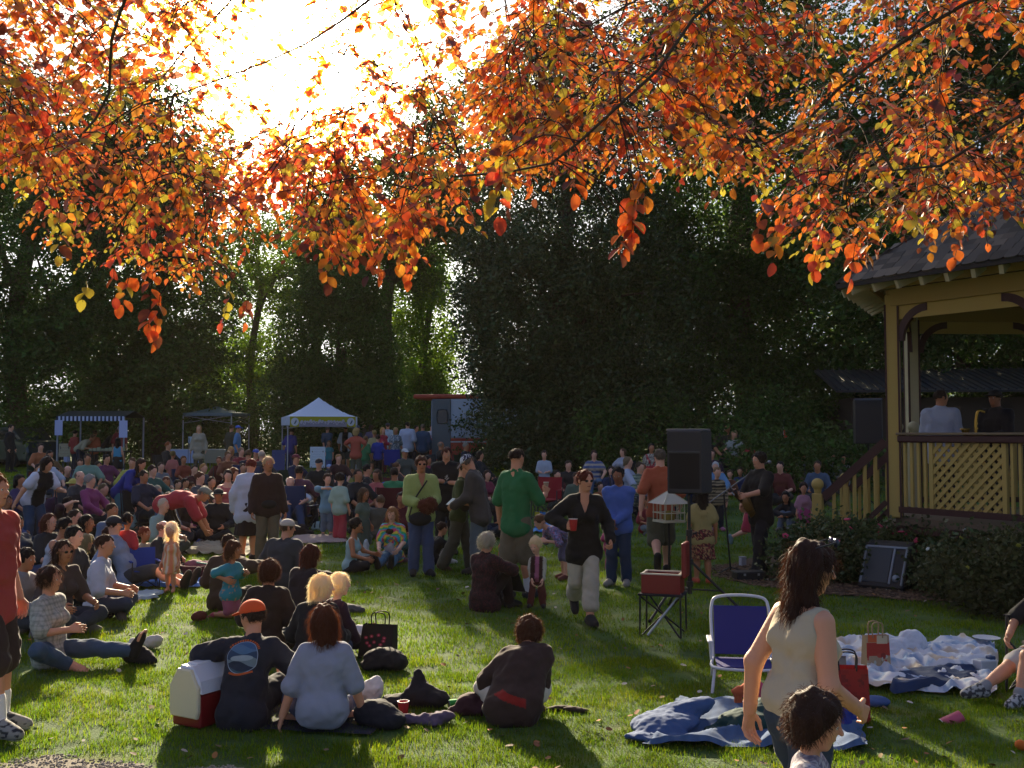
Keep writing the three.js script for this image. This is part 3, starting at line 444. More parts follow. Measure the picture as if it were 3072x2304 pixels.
  const jit = (amp, fr) => (x, y, z, f) => f + amp * noise(x * fr + at.x * 5, y * fr * .7, z * fr + at.z * 3);
  // --- body ---
  const torso = (e, fl = fat) => [
    cap(P.clone().addScaledVector(R, -.034 * U), P.clone().addScaledVector(R, .034 * U), (.059 + fem * .003) * U * Math.pow(fl, .6) + e),
    cap(P.clone().addScaledVector(d1, .09 * U).addScaledVector(R, -.032 * U).addScaledVector(f1, .008 * U * fl), P.clone().addScaledVector(d1, .09 * U).addScaledVector(R, .032 * U).addScaledVector(f1, .008 * U * fl), (.054 - fem * .004) * U * fl + e),
    cap(W.clone().addScaledVector(R, -.034 * U), W.clone().addScaledVector(R, .034 * U), (.051 - fem * .006) * U * Math.pow(fl, .8) + e),
    cap(S.clone().addScaledVector(d2, -.07 * U).addScaledVector(R, -.042 * U), S.clone().addScaledVector(d2, -.07 * U).addScaledVector(R, .042 * U), (.056 - fem * .003) * U * Math.pow(fl, .5) + e),
    cap(sh[0].clone().addScaledVector(R, -.028 * U).addScaledVector(d2, -.012 * U), sh[1].clone().addScaledVector(R, .028 * U).addScaledVector(d2, -.012 * U), .037 * U + e * .8), ...[0, 1].map((i) => cap(S.clone().addScaledVector(nd, .028 * U), sh[i].clone().addScaledVector(R, .02 * U * (i ? 1 : -1)), .026 * U + e * .5, .03 * U + e * .5)),
    ...(fem ? [1, -1].map((k) => ell(S.clone().addScaledVector(d2, -.095 * U).addScaledVector(f2, .05 * U).addScaledVector(R, .043 * U * k), [.036 * U + e * .7, .036 * U + e * .7, .036 * U + e * .7])) : [])];
  const leg = (i, e, t = 1, flare = 0, str = 1) => { const [k, a] = legs[i], o = [], kt = Math.min(1, t * 2), ke = hip[i].clone().lerp(k, kt); o.push(cap(hip[i], ke, .054 * U * str + e, lerp(.054, .037, kt) * U * str + e + flare * (t <= .5 ? 1 : .3))); if (t > .5) { const st = t * 2 - 1, en = k.clone().lerp(a, st); o.push(cap(k, en, .036 * U * str + e + flare * .3, lerp(.036, .024, st) * U * str + e + flare)); const back = k.clone().sub(hip[i]).normalize().add(k.clone().sub(a).normalize()).multiplyScalar(-.5); if (e < .012 && back.length() > .02) { } const cf = k.clone().lerp(a, .3), z = toe[i].clone().multiplyScalar(-.012 * U); if (st > .5) o.push(cap(cf.add(z), k.clone().lerp(a, .55).add(z.multiplyScalar(.6)), .036 * U * str + e, .029 * U * str + e)); } return o; };
  const arm = (i, e, t = 1, flare = 0) => { const [k, a] = arms[i], o = [], kt = Math.min(1, t * 2), en = sh[i].clone().lerp(k, kt); o.push(cap(sh[i], en, .034 * U * Math.pow(fat, .4) + e, lerp(.032, .026, kt) * U + e + flare * (t <= .5 ? 1 : .2))); if (t > .5) { const st = t * 2 - 1; o.push(cap(k, k.clone().lerp(a, st), .026 * U + e + flare * .3, lerp(.026, .019, st) * U + e + flare)); } return o; };
  const foot = (i, e) => { const a = legs[i][1], td = toe[i], upv = V(0, 1, 0), heel = a.clone().addScaledVector(td, -.018 * U), tp = a.clone().addScaledVector(td, .098 * U); let dn = V(0, -1, 0).addScaledVector(td, td.y).normalize(); if (td.y > .6) dn = V(0, 0, 1); heel.addScaledVector(dn, .017 * U); tp.addScaledVector(dn, .024 * U); return [cap(heel, tp, .026 * U + e, .019 * U + e), cap(a.clone().addScaledVector(td, .01 * U), tp.clone().addScaledVector(td, -.02 * U).addScaledVector(dn, -.004 * U), .026 * U + e, .023 * U + e)]; };
  const neckB = S.clone().addScaledVector(nd, .0), headP = [
    ell(hd(0, .1, -.03), [.335, .39, .4].map((a) => a * hh), HB), ell(hd(0, -.2, .1), [.24, .3, .26].map((a) => a * hh), HB), ell(hd(0, -.08, .17), [.255, .22, .21].map((a) => a * hh), HB), cap(hd(-.06, -.4, .24), hd(.06, -.4, .24), .075 * hh),
    cap(hd(0, .06, .37), hd(0, -.09, .46), .03 * hh, .05 * hh, { k: .008 }), cap(hd(-.15, .1, .32), hd(.15, .1, .32), .05 * hh),
    ...[1, -1].map((k) => ell(hd(.335 * k, -.02, -.03), [.045 * hh, .1 * hh, .07 * hh], HB, { k: .006 })), cap(hd(-.055, -.235, .345), hd(.055, -.235, .345), .034 * hh, .034 * hh, { k: .008 }), ...(mid ? [1, -1].map((k) => ell(hd(.13 * k, .02, .42), [.07 * hh, .045 * hh, .06 * hh], HB, { sub: 1, k: .012 })) : [])];
  const bits = [net([...torso(0), cap(neckB.clone().addScaledVector(d2, -.02 * U), hd(0, -.2, -.07), .037 * U, .033 * U), ...arm(0, 0), ...arm(1, 0), ...leg(0, 0), ...leg(1, 0), ...foot(0, 0), ...foot(1, 0)], cell, .024)];
  bits.push(net([...headP, cap(neckB, hd(0, -.2, -.07), .036 * U, .033 * U)], fc, .022));
  // hands
  const hands = arms.map(([k, a], i) => {
    const fd = a.clone().sub(k).normalize(), w = s['w' + 'lr'[i]], hdv = w ? V(...w).normalize() : fd.clone(), inn = V(i ? 1 : -1, -.3, .25);
    const pn = (s['n' + 'lr'[i]] ? V(...s['n' + 'lr'[i]]) : inn).clone(); pn.addScaledVector(hdv, -pn.dot(hdv)).normalize(); const side = pn.clone().cross(hdv).multiplyScalar(i ? -1 : 1).normalize(); // towards the thumb
    const L = hh * .8, cu = s.curl ?? .45, o = []; const mid0 = a.clone().addScaledVector(hdv, L * .28);
    for (let j = 0; j < 4; j++) { const so = (1.5 - j) * .105 * L; o.push(cap(a.clone().addScaledVector(hdv, .06 * L).addScaledVector(side, so * .55), a.clone().addScaledVector(hdv, L * .5).addScaledVector(side, so), .075 * L, .062 * L)); }
    if (mid) for (let j = 0; j < 4; j++) { const so = (1.5 - j) * .108 * L, fl = L * [.44, .5, .46, .36][j], a1 = cu * 1.1 + j * .06, b0 = a.clone().addScaledVector(hdv, L * .5).addScaledVector(side, so), dA = hdv.clone().multiplyScalar(Math.cos(a1)).addScaledVector(pn, Math.sin(a1)).addScaledVector(side, so / L * .5), b1 = b0.clone().addScaledVector(dA, fl * .5), a2 = a1 + cu * 1.2, dB = hdv.clone().multiplyScalar(Math.cos(a2)).addScaledVector(pn, Math.sin(a2)), b2 = b1.clone().addScaledVector(dB, fl * .5); o.push(cap(b0, b1, .053 * L, .048 * L, { k: .003 }), cap(b1, b2, .047 * L, .038 * L, { k: .003 })); }
    else o.push(cap(mid0, a.clone().addScaledVector(hdv, L * .85).addScaledVector(pn, L * .2), .13 * L, .09 * L));
    const t0 = a.clone().addScaledVector(hdv, L * .16).addScaledVector(side, L * .14), t1 = t0.clone().addScaledVector(hdv, L * .2).addScaledVector(side, L * .16).addScaledVector(pn, L * .08), t2 = t1.clone().addScaledVector(hdv, L * .2).addScaledVector(pn, L * .1); o.push(cap(t0, t1, .075 * L, .06 * L, { k: .006 }), cap(t1, t2, .055 * L, .045 * L, { k: .004 }));
    bits.push(net([...o, cap(k.clone().lerp(a, .85), a, .021 * U, .019 * U)], mid ? clamp(dist / 1027 * .75, .0045, .009) : cell * .8, .012));
    return { p: a.clone().addScaledVector(hdv, L * .55).addScaledVector(pn, L * .14), d: hdv, n: pn, side };
  });
  if ((s.sh === 0 || s.sh === 'sandal' || s.one !== undefined) && near) [0, 1].forEach((i) => { const a = legs[i][1], td = toe[i]; let dn = V(0, -1, 0).addScaledVector(td, td.y).normalize(); if (td.y > .6) dn = V(0, 0, 1); const sv = dn.clone().cross(td).normalize(), o = []; for (let j = 0; j < 5; j++) { const b = a.clone().addScaledVector(dn, .024 * U).addScaledVector(sv, (j - 2) * .011 * U * 1.05), e = .128 - Math.abs(j - (i ? 3.4 : .6)) * .006; o.push(cap(b.clone().addScaledVector(td, .07 * U), b.clone().addScaledVector(td, e * U), .0105 * U, .0085 * U + (j === (i ? 4 : 0) ? .003 * U : 0), { k: .003 })); } bits.push(net(o, .005, .005)); });
  mesh('body', merge(bits), skinM(SKIN[s.sk || 0]), g);
  const paint = (c, pat) => { const q0 = muted(c); if (!pat) return null; return (p, q) => { q.copy(q0); pat(p, q, { S, U, P, W, d2, R, f2, hl, hh }); }; };
  const cloth = (name, prims, c, kk, md, pat, cl = cell) => { const fn = paint(c, pat), gg = net(prims, cl, kk, md, fn); return mesh(name, gg, fn ? VC : fabric(c), g); };
  const wr = (a) => { const amp = a * (dist < 20 ? 1 : .6), j1 = jit(amp, 9), j2 = jit(amp * .7, 21); const rg = dist < 20 ? .0085 : .004; return (x, y, z, f) => j2(x, y, z, j1(x, y, z, f)) + rg * (1.5 * Math.abs(noise(x * 8 + at.z, y * 12 + x * 5, z * 8 + at.x)) - .75); };
  // --- lower clothes ---
  const [bk, bc, bp] = s.b || ['trousers', '#333a48'];
  const hipsP = torso(.005).slice(0, 2), wide = s.wide || 0;
  if (bk === 'trousers') { const t = s.bt || .97; cloth(s.bn || 'trousers', [...hipsP, ...leg(0, .009, t, .01 + wide, 1), ...leg(1, .009, t, .01 + wide, 1)], bc, .022, wr(.012), bp); }
  else if (bk === 'shorts') { const t = s.bt || .46; cloth('shorts', [...hipsP, ...leg(0, .01, t, .016 + wide), ...leg(1, .01, t, .016 + wide)], bc, .025, wr(.012), bp); }
  else if (bk === 'skirt') { const hem = s.bt || .5; const m = [0, 1].map((i) => { const [k, a] = legs[i]; return k.clone().lerp(a, clamp(hem * 2 - 1, 0, 1)); }); const mm = m[0].clone().add(m[1]).multiplyScalar(.5), w = m[0].distanceTo(m[1]) * .5; cloth('skirt', [...hipsP, cap(P, mm, .085 * U, (.085 + wide) * U + w * .5), ...leg(0, .03, hem, .02), ...leg(1, .03, hem, .02)], bc, .06, po.py > .4 ? (x, y, z, f) => Math.max(f + .012 * Math.sin(Math.atan2(z, x) * 9) * sstep(P.y, mm.y, y), mm.y - .01 - y) : wr(.014), bp); }
  // --- upper clothes ---
  const [tc, slv = .5, len = 0, tp] = s.t || ['#777', .5, 0];
  const e = .006 + (s.loose || .014) * .62, tops = [...torso(e).slice(len < -.5 ? 2 : len < 0 ? 1 : 0)], tn = s.tn || 'shirt';
  if (len < -.5) tops.push(cap(W.clone().addScaledVector(d1, -.03 * U).addScaledVector(R, -.036 * U), W.clone().addScaledVector(d1, -.03 * U).addScaledVector(R, .036 * U), .057 * U * fat + e));
  if (len >= -.5) { const q0 = P.clone().addScaledVector(po.py > .4 || (po.lean || 0) > 40 ? d1 : V(0, .6, -.2), -len * U + .012 * U); tops.push(cap(q0.clone().addScaledVector(R, -.04 * U), q0.clone().addScaledVector(R, .04 * U), (.061 + fem * .005) * U * Math.pow(fat, .6) + e * 1.1 + (s.tight ? 0 : .006))); }
  if (!s.tight && len >= 0 && po.py > .4) for (const k of [1, -1]) tops.push(cap(S.clone().addScaledVector(d2, -.1 * U).addScaledVector(R, .036 * U * k), P.clone().addScaledVector(d1, -len * U + .02 * U).addScaledVector(R, .034 * U * k), (.053 - fem * .006) * U * Math.pow(fat, .6) + e, (.056 - fem * .002) * U * Math.pow(fat, .6) + e));
  if (slv > 0) tops.push(...arm(0, e, slv, slv < .6 ? .012 : .004), ...arm(1, e, slv, slv < .6 ? .012 : .004));
  let topMod = wr(.011);
  if (s.cloak) for (const i of [0, 1]) tops.push(cap(sh[i], P.clone().addScaledVector(R, (i ? -.09 : .09) * U).addScaledVector(f1, -.02 * U), .045 * U, .06 * U), cap(S.clone().addScaledVector(d2, -.05 * U), P.clone().addScaledVector(f1, -.03 * U), .07 * U, .08 * U));
  if (s.hem) { const m0 = topMod; tops.push(cap(W, P.clone().addScaledVector(d1, -s.hem * U), .06 * U, (.1 + .17 * s.hem + (s.flare || 0)) * U)); topMod = (x, y, z, f) => Math.max(m0(x, y, z, f) + .01 * Math.sin(Math.atan2(z - P.z, x - P.x) * 8) * sstep(P.y, P.y - s.hem * U, y), P.y - s.hem * U - y); }
  if (slv === 0) { const m1 = topMod; const cutA = sh.map((p, i) => p.clone().addScaledVector(R, .05 * U * (i ? -1 : 1))); topMod = (x, y, z, f) => { let d = 9; for (const c of cutA) d = Math.min(d, Math.hypot(x - c.x, y - c.y, z - c.z) - .052 * U); d = Math.min(d, Math.hypot(x - S.x - nd.x * .06 * U, y - S.y - nd.y * .05 * U, z - S.z - .01) - .075 * U); return Math.max(m1(x, y, z, f), -d); }; }
  if (s.vneck) { const m2 = topMod, c = S.clone().addScaledVector(f2, .09 * U); topMod = (x, y, z, f) => Math.max(m2(x, y, z, f), -(Math.abs((x - c.x)) * 1.4 + Math.abs(z - c.z) * .3 + (y - c.y < 0 ? (c.y - y) * .55 : 0) - s.vneck * U)); }
  if (slv >= 0) cloth(tn, tops, tc, .03, topMod, tp);
  if (s.collar) cloth('collar', [cap(S.clone().addScaledVector(nd, .015 * U), S.clone().addScaledVector(nd, .035 * U), .047 * U, .05 * U)], s.collar, .01, (x, y, z, f) => Math.max(f, y - S.y - nd.y * .055 * U));
  // --- shoes and socks ---
  const shc = s.sh === undefined ? '#2a2724' : s.sh;
  if (shc && shc !== 'sandal') [0, 1].filter((i) => s.one === undefined || s.one === i).forEach((i) => cloth('shoe', [...foot(i, .009), ...(s.boot ? [cap(legs[i][1].clone().lerp(legs[i][0], .45), legs[i][1], .04 * U, .034 * U)] : [])], shc, .012, s.shm ? s.shm : undefined, s.shp, Math.min(cell, .018)));
  if (shc === 'sandal') [0, 1].forEach((i) => { const a = legs[i][1], td = toe[i]; cloth('sandal', [cap(a.clone().addScaledVector(td, -.02 * U).add(V(0, -.042 * U, 0)), a.clone().addScaledVector(td, .12 * U).add(V(0, -.042 * U, 0)), .024 * U, .03 * U)], '#3a2c20', .01, (x, y, z, f) => Math.max(f, Math.abs(y - a.y + .036 * U) - .012)); });
  if (s.sock) [0, 1].forEach((i) => { const [k, a] = legs[i]; cloth('sock', [cap(a.clone().lerp(k, s.sock[1] || .3), a, .034 * U, .03 * U), ...foot(i, .004)], s.sock[0], .01, undefined, undefined, Math.min(cell, .018)); });
  // --- hair ---
  const [hs = 'short', hc = '#2b1c12'] = s.hr || [], vol = s.vol || 1;
  const dn = HB[1].clone().multiplyScalar(-.5).add(V(0, -.7, 0)).normalize(), drop = (x, y, z, L, bk = 0) => hd(x, y, z).addScaledVector(dn, L * hh).addScaledVector(HB[2], -bk * hh);
  if (hs !== 'none') {
    const base = ell(hd(0, .14, -.055), [.37 * vol, .405 * vol, .425 * vol].map((a) => a * hh), HB), face = ell(hd(0, -.2, .44), [.31, .47, .42].map((a) => a * hh), HB, { sub: 1, k: .02 }), hpz = [base]; let cut = -.1, amp = .02, fr = 27;
    if (hs === 'bald') { hpz.push(ell(hd(0, .5, .12), [.4, .42, .5].map((a) => a * hh), HB, { sub: 1, k: .01 })); cut = -.14; }
    if (hs === 'short') cut = s.cut ?? -.12;
    if (hs === 'bob' || hs === 'long' || hs === 'curly') { if (hs === 'curly') hpz.push(ell(hd(0, .08, -.16), [.42 * vol, .42, .4].map((a) => a * hh), HB));
      const L = s.hl || (hs === 'long' ? 1.05 : .45), w = (hs === 'curly' ? 1.2 : 1) * vol;
      for (const k of [1, -1]) hpz.push(cap(hd(.27 * k, .08, -.06), drop(.3 * k, .05, -.04, L * .85, .02), .13 * hh * w, .1 * hh * w), cap(hd(.14 * k, .02, -.26), drop(.16 * k, 0, -.2, L, .12), .19 * hh * w, .15 * hh * w));
      hpz.push(cap(hd(0, .06, -.24), drop(0, .04, -.22, L, .1), .24 * hh * w, .17 * hh * w)); cut = -9; if (hs === 'curly') { amp = .018; fr = 24; }
    }
    if (hs === 'pony') { hpz.push(cap(hd(0, .12, -.46), drop(0, .1, -.5, .7, .1), .1 * hh, .06 * hh)); cut = -.16; }
    if (hs === 'bun') { hpz.push(ell(hd(0, .3, -.45), [.15 * hh, .15 * hh, .14 * hh], HB)); cut = -.16; }
    hpz.push(face);
    const hm = (x, y, z, f) => { const [lx, ly, lz] = hl(x, y, z); f += amp * hh / .22 * noise(x * fr, y * fr * .35, z * fr); if (s.hat) f = Math.max(f, (ly - .16) * hh); if (cut > -5) f = Math.max(f, (cut - ly + (lz > 0 ? .1 * lz : -.12 * clamp(-lz, 0, 1)) ) * hh); return f; };
    const hg = net(hpz, fc, .02, hm), parts = [hg];
    if (mid && hs !== 'bald') parts.push(ribbons(hg, Math.round((near ? 3600 : 800) * (hs === 'short' ? .5 : 1)), hh * (hs === 'short' ? .12 : hs === 'curly' ? .2 : .34), hs === 'short' ? HB[2].clone().multiplyScalar(-.4).add(V(0, -.3, 0)) : dn, hs === 'curly' ? .8 : .18, near ? .0008 : .0016));
    mesh('hair', merge(parts), hairM(hc), g);
  }
  if (mid) {
    if (!s.glasses) [1, -1].forEach((k) => mesh('eye', tint(ball(.042 * hh, 0, 0, 0, 10).applyMatrix4(new THREE.Matrix4().makeBasis(...HB)).translate(...hd(.13 * k, .025, .345).toArray()), (p, q) => { const [x, y, z] = hl(p.x, p.y, p.z); q.set(Math.hypot(x - .13 * k, y - .025) < .022 ? '#1c120c' : '#cfc6bd'); }), VC, g));
    mesh('mouth', net([cap(hd(-.075, -.235, .352), hd(.075, -.235, .352), .026 * hh, .026 * hh), cap(hd(-.02, -.24, .375), hd(.02, -.24, .375), .024 * hh)], .0045, .006), std('#8a4034', .5), g);
    if (hs !== 'none' && !s.glasses) mesh('eyebrow', merge([1, -1].map((k) => rod(hd(.06 * k, .115, .372).toArray(), hd(.2 * k, .115, .31).toArray(), .014 * hh, 5))), std(hc, .8), g);
  }
  if (s.glasses) { const gm = std('#0b0a0a', .15), lens = [1, -1].map((k) => ell(hd(.135 * k, .025, .37), [.105 * hh, .07 * hh, .03 * hh], HB)); mesh('sunglasses', merge([net(lens, .005, .004), rod(hd(.06, .04, .39).toArray(), hd(-.06, .04, .39).toArray(), .01 * hh, 5), ...[1, -1].map((k) => rod(hd(.23 * k, .04, .34).toArray(), hd(.35 * k, .03, -.05).toArray(), .012 * hh, 5))]), gm, g); }
  if (s.hat) {
    const [ty, c, c2, pat] = s.hat; const dome = ell(hd(0, .2, -.04), [.4 * hh, .37 * hh, .455 * hh], HB), fn = pat ? paint(c, pat) : null;
    const hc0 = mesh(ty === 'cap' ? 'cap' : 'hat', net([dome], fc, .01, (x, y, z, f) => Math.max(f, (.15 - hl(x, y, z)[1]) * hh), fn), fn ? VC : std(c, .85), g);
    const back = s.hatback ? -1 : 1;
    if (ty === 'cap') mesh('brim', net([ell(hd(0, .165, .5 * back), [.3 * hh, .04 * hh, .3 * hh], [HB[0], HB[1].clone().addScaledVector(HB[2], .22 * back).normalize(), HB[2].clone().addScaledVector(HB[1], -.22 * back).normalize()])], Math.min(fc, .008), .01, (x, y, z, f) => Math.max(f, (.36 - hl(x, y, z)[2] * back) * hh)), std(c2 || c, .85), hc0);
    else mesh('brim', net([ell(hd(0, .17, -.02), [.72 * hh, .045 * hh, .76 * hh], HB)], Math.min(fc, .01), .01), std(c2 || c, .85), hc0);
  }
  const toW = (p) => p.clone().applyAxisAngle(Y, yaw).add(at);
  return { g, at, yaw, U, hh, S, P, R, d2, f2, f1, W, C, hd, HB, sh, arms, legs, toe, hands: hands.map((h) => ({ p: toW(h.p), d: h.d.clone().applyAxisAngle(Y, yaw), n: h.n.clone().applyAxisAngle(Y, yaw), lp: h.p, ld: h.d, ln: h.n, side: h.side })), toW, dist, cell, net, cloth };
}
// ---------- bandstand ----------
const YEL = std('#b39a52', .7), YELD = std('#a08746', .75), MAR = std('#3c1816', .6), CREAM = std('#b8b08a', .7), GREYR = std('#47423c', .95);
{
  const C = V(6.45, 0, -12.32), gy = groundY(6.45, -12.32), fl = 1.07, vert = [0, 1, 2, 3, 4, 5].map((i) => { const a = Math.PI + .042 - i * Math.PI / 3; return V(Math.cos(a) * 1.9, 0, Math.sin(a) * 1.9 * -1); });
  // vert[0] is the corner post at the left, vert[5] the next one towards the camera, vert[1] the one behind
  const g = thing('bandstand', 'yellow wooden bandstand with maroon rails, lattice panel and shingled roof', 'bandstand', V(C.x * 1.21, gy - .43, C.z * 1.21)); g.scale.setScalar(1.21);
  const ring = (r, y0, y1, m, name, bev) => { const s = new THREE.Shape(vert.map((v) => new THREE.Vector2(v.x * r, -v.z * r))); const e = new THREE.ExtrudeGeometry(s, { depth: y1 - y0, bevelEnabled: false }); e.rotateX(-Math.PI / 2).translate(0, y0, 0); return mesh(name, e, m, g); };
  ring(1.0, fl - .09, fl, std('#6a5a48', .8), 'floor'); ring(1.05, fl - .17, fl - .095, MAR, 'floor_edge'); ring(1.035, .62, .68, YELD, 'sill');
  for (let i = 0; i < 6; i++) { // skirting of upright boards, posts, beams, rails
    const a = vert[i], b = vert[(i + 1) % 6], L = a.distanceTo(b), yaw = Math.atan2(-(b.z - a.z), b.x - a.x), at = (t, y, off = 0) => { const p = a.clone().lerp(b, t); const n = a.clone().add(b).normalize(); return [p.x + n.x * off, y, p.z + n.z * off]; };
    for (let k = 0; k < 11; k++) { const o = mesh('board', box(L / 11 - .008, .8 + .02 * (k % 2), .02), k % 3 ? YEL : YELD, g); o.position.set(...at((k + .5) / 11, .36, .0)); o.rotation.y = yaw; }
    const post = mesh('post', rbox(.15, 3.72 - fl, .15, .02, 0, (3.72 - fl) / 2, 0), i === 1 ? CREAM : YEL, g); post.position.set(a.x, fl, a.z); post.rotation.y = yaw;
    mesh('trim', merge([[-1, -1], [1, -1], [-1, 1], [1, 1]].map(([x, z]) => box(.022, 3.6 - fl, .022, x * .071, (3.6 - fl) / 2, z * .071))), MAR, post);
    const pv = vert[(i + 5) % 6].clone().sub(a), yp = Math.atan2(-pv.z, pv.x) - yaw, br = (dir) => { const pts = []; for (let k = 0; k <= 8; k++) { const t = Math.PI - k / 8 * Math.PI / 2; pts.push([.49 + .42 * Math.cos(t), -.42 + .42 * Math.sin(t)]); } for (let k = 8; k >= 0; k--) { const t = Math.PI - k / 8 * Math.PI / 2; pts.push([.49 + .33 * Math.cos(t), -.42 + .33 * Math.sin(t)]); } return extrude(pts, .05).translate(0, 3.58 - fl, -.025).rotateY(dir); };
    mesh('bracket', merge([br(0), br(yp)]), MAR, post);
    const beam = mesh('beam', box(L, .2, .14), YELD, g); beam.position.set(...at(.5, 3.68)); beam.rotation.y = yaw;
    const frz = mesh('frieze', box(L - .15, .16, .03), YEL, g); frz.position.set(...at(.5, 3.5)); frz.rotation.y = yaw;
    if (i === 0) continue;     // the open side with the steps
    const rail = mesh('top_rail', rbox(L - .15, .085, .12, .02), MAR, g); rail.position.set(...at(.5, fl + .93)); rail.rotation.y = yaw;
    const cap0 = mesh('rail_cap', rbox(L - .15, .03, .16, .01), std('#75654a', .6), g); cap0.position.set(...at(.5, fl + .99)); cap0.rotation.y = yaw;
    const low0 = mesh('bottom_rail', box(L - .15, .07, .09), MAR, g); low0.position.set(...at(.5, fl + .1)); low0.rotation.y = yaw;
    const n = 5; for (const s of [-1, 1]) for (let k = 0; k < n; k++) { const o = mesh('baluster', rbox(.036, .76, .036, .006), YEL, g); o.position.set(...at(.5 + s * (.47 - k * .0475), fl + .51)); o.rotation.y = yaw; }
    const w = L * .47, h = .76, fr = mesh('lattice_panel', merge([box(.05, h, .05, -w / 2, 0, 0), box(.05, h, .05, w / 2, 0, 0)]), YEL, g); fr.position.set(...at(.5, fl + .51)); fr.rotation.y = yaw;
    for (const dir of [1, -1]) for (let k = -9; k <= 9; k++) { // slats at 45 degrees, cut to the frame
      const c = k * .115, x0 = Math.max(-w / 2, -h / 2 - c), x1 = Math.min(w / 2, h / 2 - c); if (x1 - x0 < .05) continue;
      const A = [x0 * dir, x0 + c, dir * .009], B = [x1 * dir, x1 + c, dir * .009]; const s = mesh('slat', bar(A, B, .014, .042), YEL, fr); s.rotation.z = 0;
    }
  }
  // the roof
  const E = vert.map((v) => v.clone().multiplyScalar(2.56 / 1.9).setY(3.84)), top = V(0, 5.36, 0), rows = 19, shin = extrude([[-.078, .17], [-.078, .03], [-.05, .006], [0, 0], [.05, .006], [.078, .03], [.078, .17]], .02), others = []; let ct = 0;
  const sm = ['#524c45', '#3a3632', '#625b52', '#474441'].map((c) => std(c, .95));
  for (const i of [5, 0, 4, 1, 2, 3]) {
    const a = E[i], b = E[(i + 1) % 6], m = a.clone().add(b).multiplyScalar(.5), up = top.clone().sub(m), sl = up.length(); up.normalize(); const ax = b.clone().sub(a), L = ax.length(); ax.normalize(); const n = ax.clone().cross(up).normalize(); if (n.y < 0) n.negate();
    const X = up.clone().cross(n), M = new THREE.Matrix4().makeBasis(X, up, n);
    for (let r = 0; r < rows; r++) { const f = r / rows, w = L * (1 - f), k = Math.max(1, Math.round(w / .158)); for (let j = 0; j < k; j++) {
      const p = m.clone().addScaledVector(up, r * sl / rows - .02).addScaledVector(ax, ((j + .5 + (r % 2 ? .25 : -.25) * (k > 2 ? 1 : 0)) / k - .5) * w).addScaledVector(n, .006 + rnd() * .006);
      const mm = M.clone().setPosition(p); if (ct < 288 && (i === 5 || i === 0)) { ct++; const o = mesh('shingle', shin, pick(sm), g); o.applyMatrix4(mm); o.rotateX(.09); } else others.push(shin.clone().applyMatrix4(mm));
    } }
    const deck = new THREE.BufferGeometry().setFromPoints([a, b, top, a.clone().add(V(0, -.03, 0)), top.clone().add(V(0, -.05, 0)), b.clone().add(V(0, -.03, 0))].map((v) => v.clone().add(V(0, -.012, 0)))); deck.computeVertexNormals(); mesh('roof_deck', deck, std('#5a4a30', .9), g);
    mesh('ridge_cap', bar(a.clone().add(V(0, .03, 0)).toArray(), top.clone().add(V(0, .03, 0)).toArray(), .12, .025), GREYR, g);
    mesh('eave_edge', bar(a.clone().add(V(0, -.02, 0)).toArray(), b.clone().add(V(0, -.02, 0)).toArray(), .03, .05), std('#2c2a2a', .8), g);
    for (let k = 0; k < 8; k++) { const t = (k + .5) / 8, o = a.clone().lerp(b, t), inn = o.clone().multiplyScalar(.76); const q = mesh('rafter_tail', bar([o.x * .985, o.y - .09, o.z * .985], [inn.x, o.y + .12, inn.z], .045, .1), CREAM, g); q.userData.kind = undefined; }
    const soff = mesh('soffit_board', bar(a.clone().multiplyScalar(.84).setY(3.83).toArray(), b.clone().multiplyScalar(.84).setY(3.83).toArray(), .03, .12), YELD, g);
  }
  const oth = mesh('shingles', merge(others), sm[0], g); oth.userData.kind = 'stuff';
  mesh('finial', lathe([[0, 5.36], [.09, 5.36], [.06, 5.44], [.09, 5.52], [.05, 5.62], [0, 5.75]], 12), YELD, g);
  // steps on the open side, two handrails with ball-topped newels
  const a = vert[0], b = vert[1], n = a.clone().add(b).setY(0).normalize(), yaw = Math.atan2(-(b.z - a.z), b.x - a.x), mid = a.clone().add(b).multiplyScalar(.5);
  for (let k = 0; k < 6; k++) { const h = fl - .17 * (k + 1); if (h < .05) break; const o = mesh('step', rbox(1.55, .045, .27, .01), std('#6f6250', .85), g); const p = mid.clone().addScaledVector(n, .16 + k * .2); o.position.set(p.x, h, p.z); o.rotation.y = yaw; const q = mesh('riser', box(1.53, .13, .02), YELD, g); q.position.set(p.x - n.x * -.1, h - .088, p.z - n.z * -.1); q.rotation.y = yaw; }
  for (const [P0, sgn] of [[a, 1], [b, -1]]) {
    const e = P0.clone().addScaledVector(n, .9);
    const nw = mesh('newel_post', merge([rbox(.125, 1.33, .125, .015, 0, .665, 0), ball(.075, 0, 1.44, 0, 16), cyl(.04, .05, .06, 0, 1.33, 0), rbox(.15, .03, .15, .008, 0, 1.0, 0)]), YEL, g); nw.position.set(e.x, 0, e.z); nw.rotation.y = yaw;
    const p0 = P0.clone().addScaledVector(n, .1).setY(fl + .9), p1 = e.clone().addScaledVector(n, -.07).setY(1.28); mesh('handrail', bar(p0.toArray(), p1.toArray(), .07, .1), MAR, g);
    const q0 = p0.clone().add(V(0, -.72, 0)), q1 = p1.clone().add(V(0, -.78, 0)); mesh('bottom_rail', bar(q0.toArray(), q1.toArray(), .05, .06), MAR, g);
    for (let k = 1; k < 6; k++) { const t = k / 6, u = p0.clone().lerp(p1, t), w = q0.clone().lerp(q1, t); mesh('baluster', bar([u.x, u.y - .05, u.z], w.toArray(), .036, .036), YEL, g); }
  }
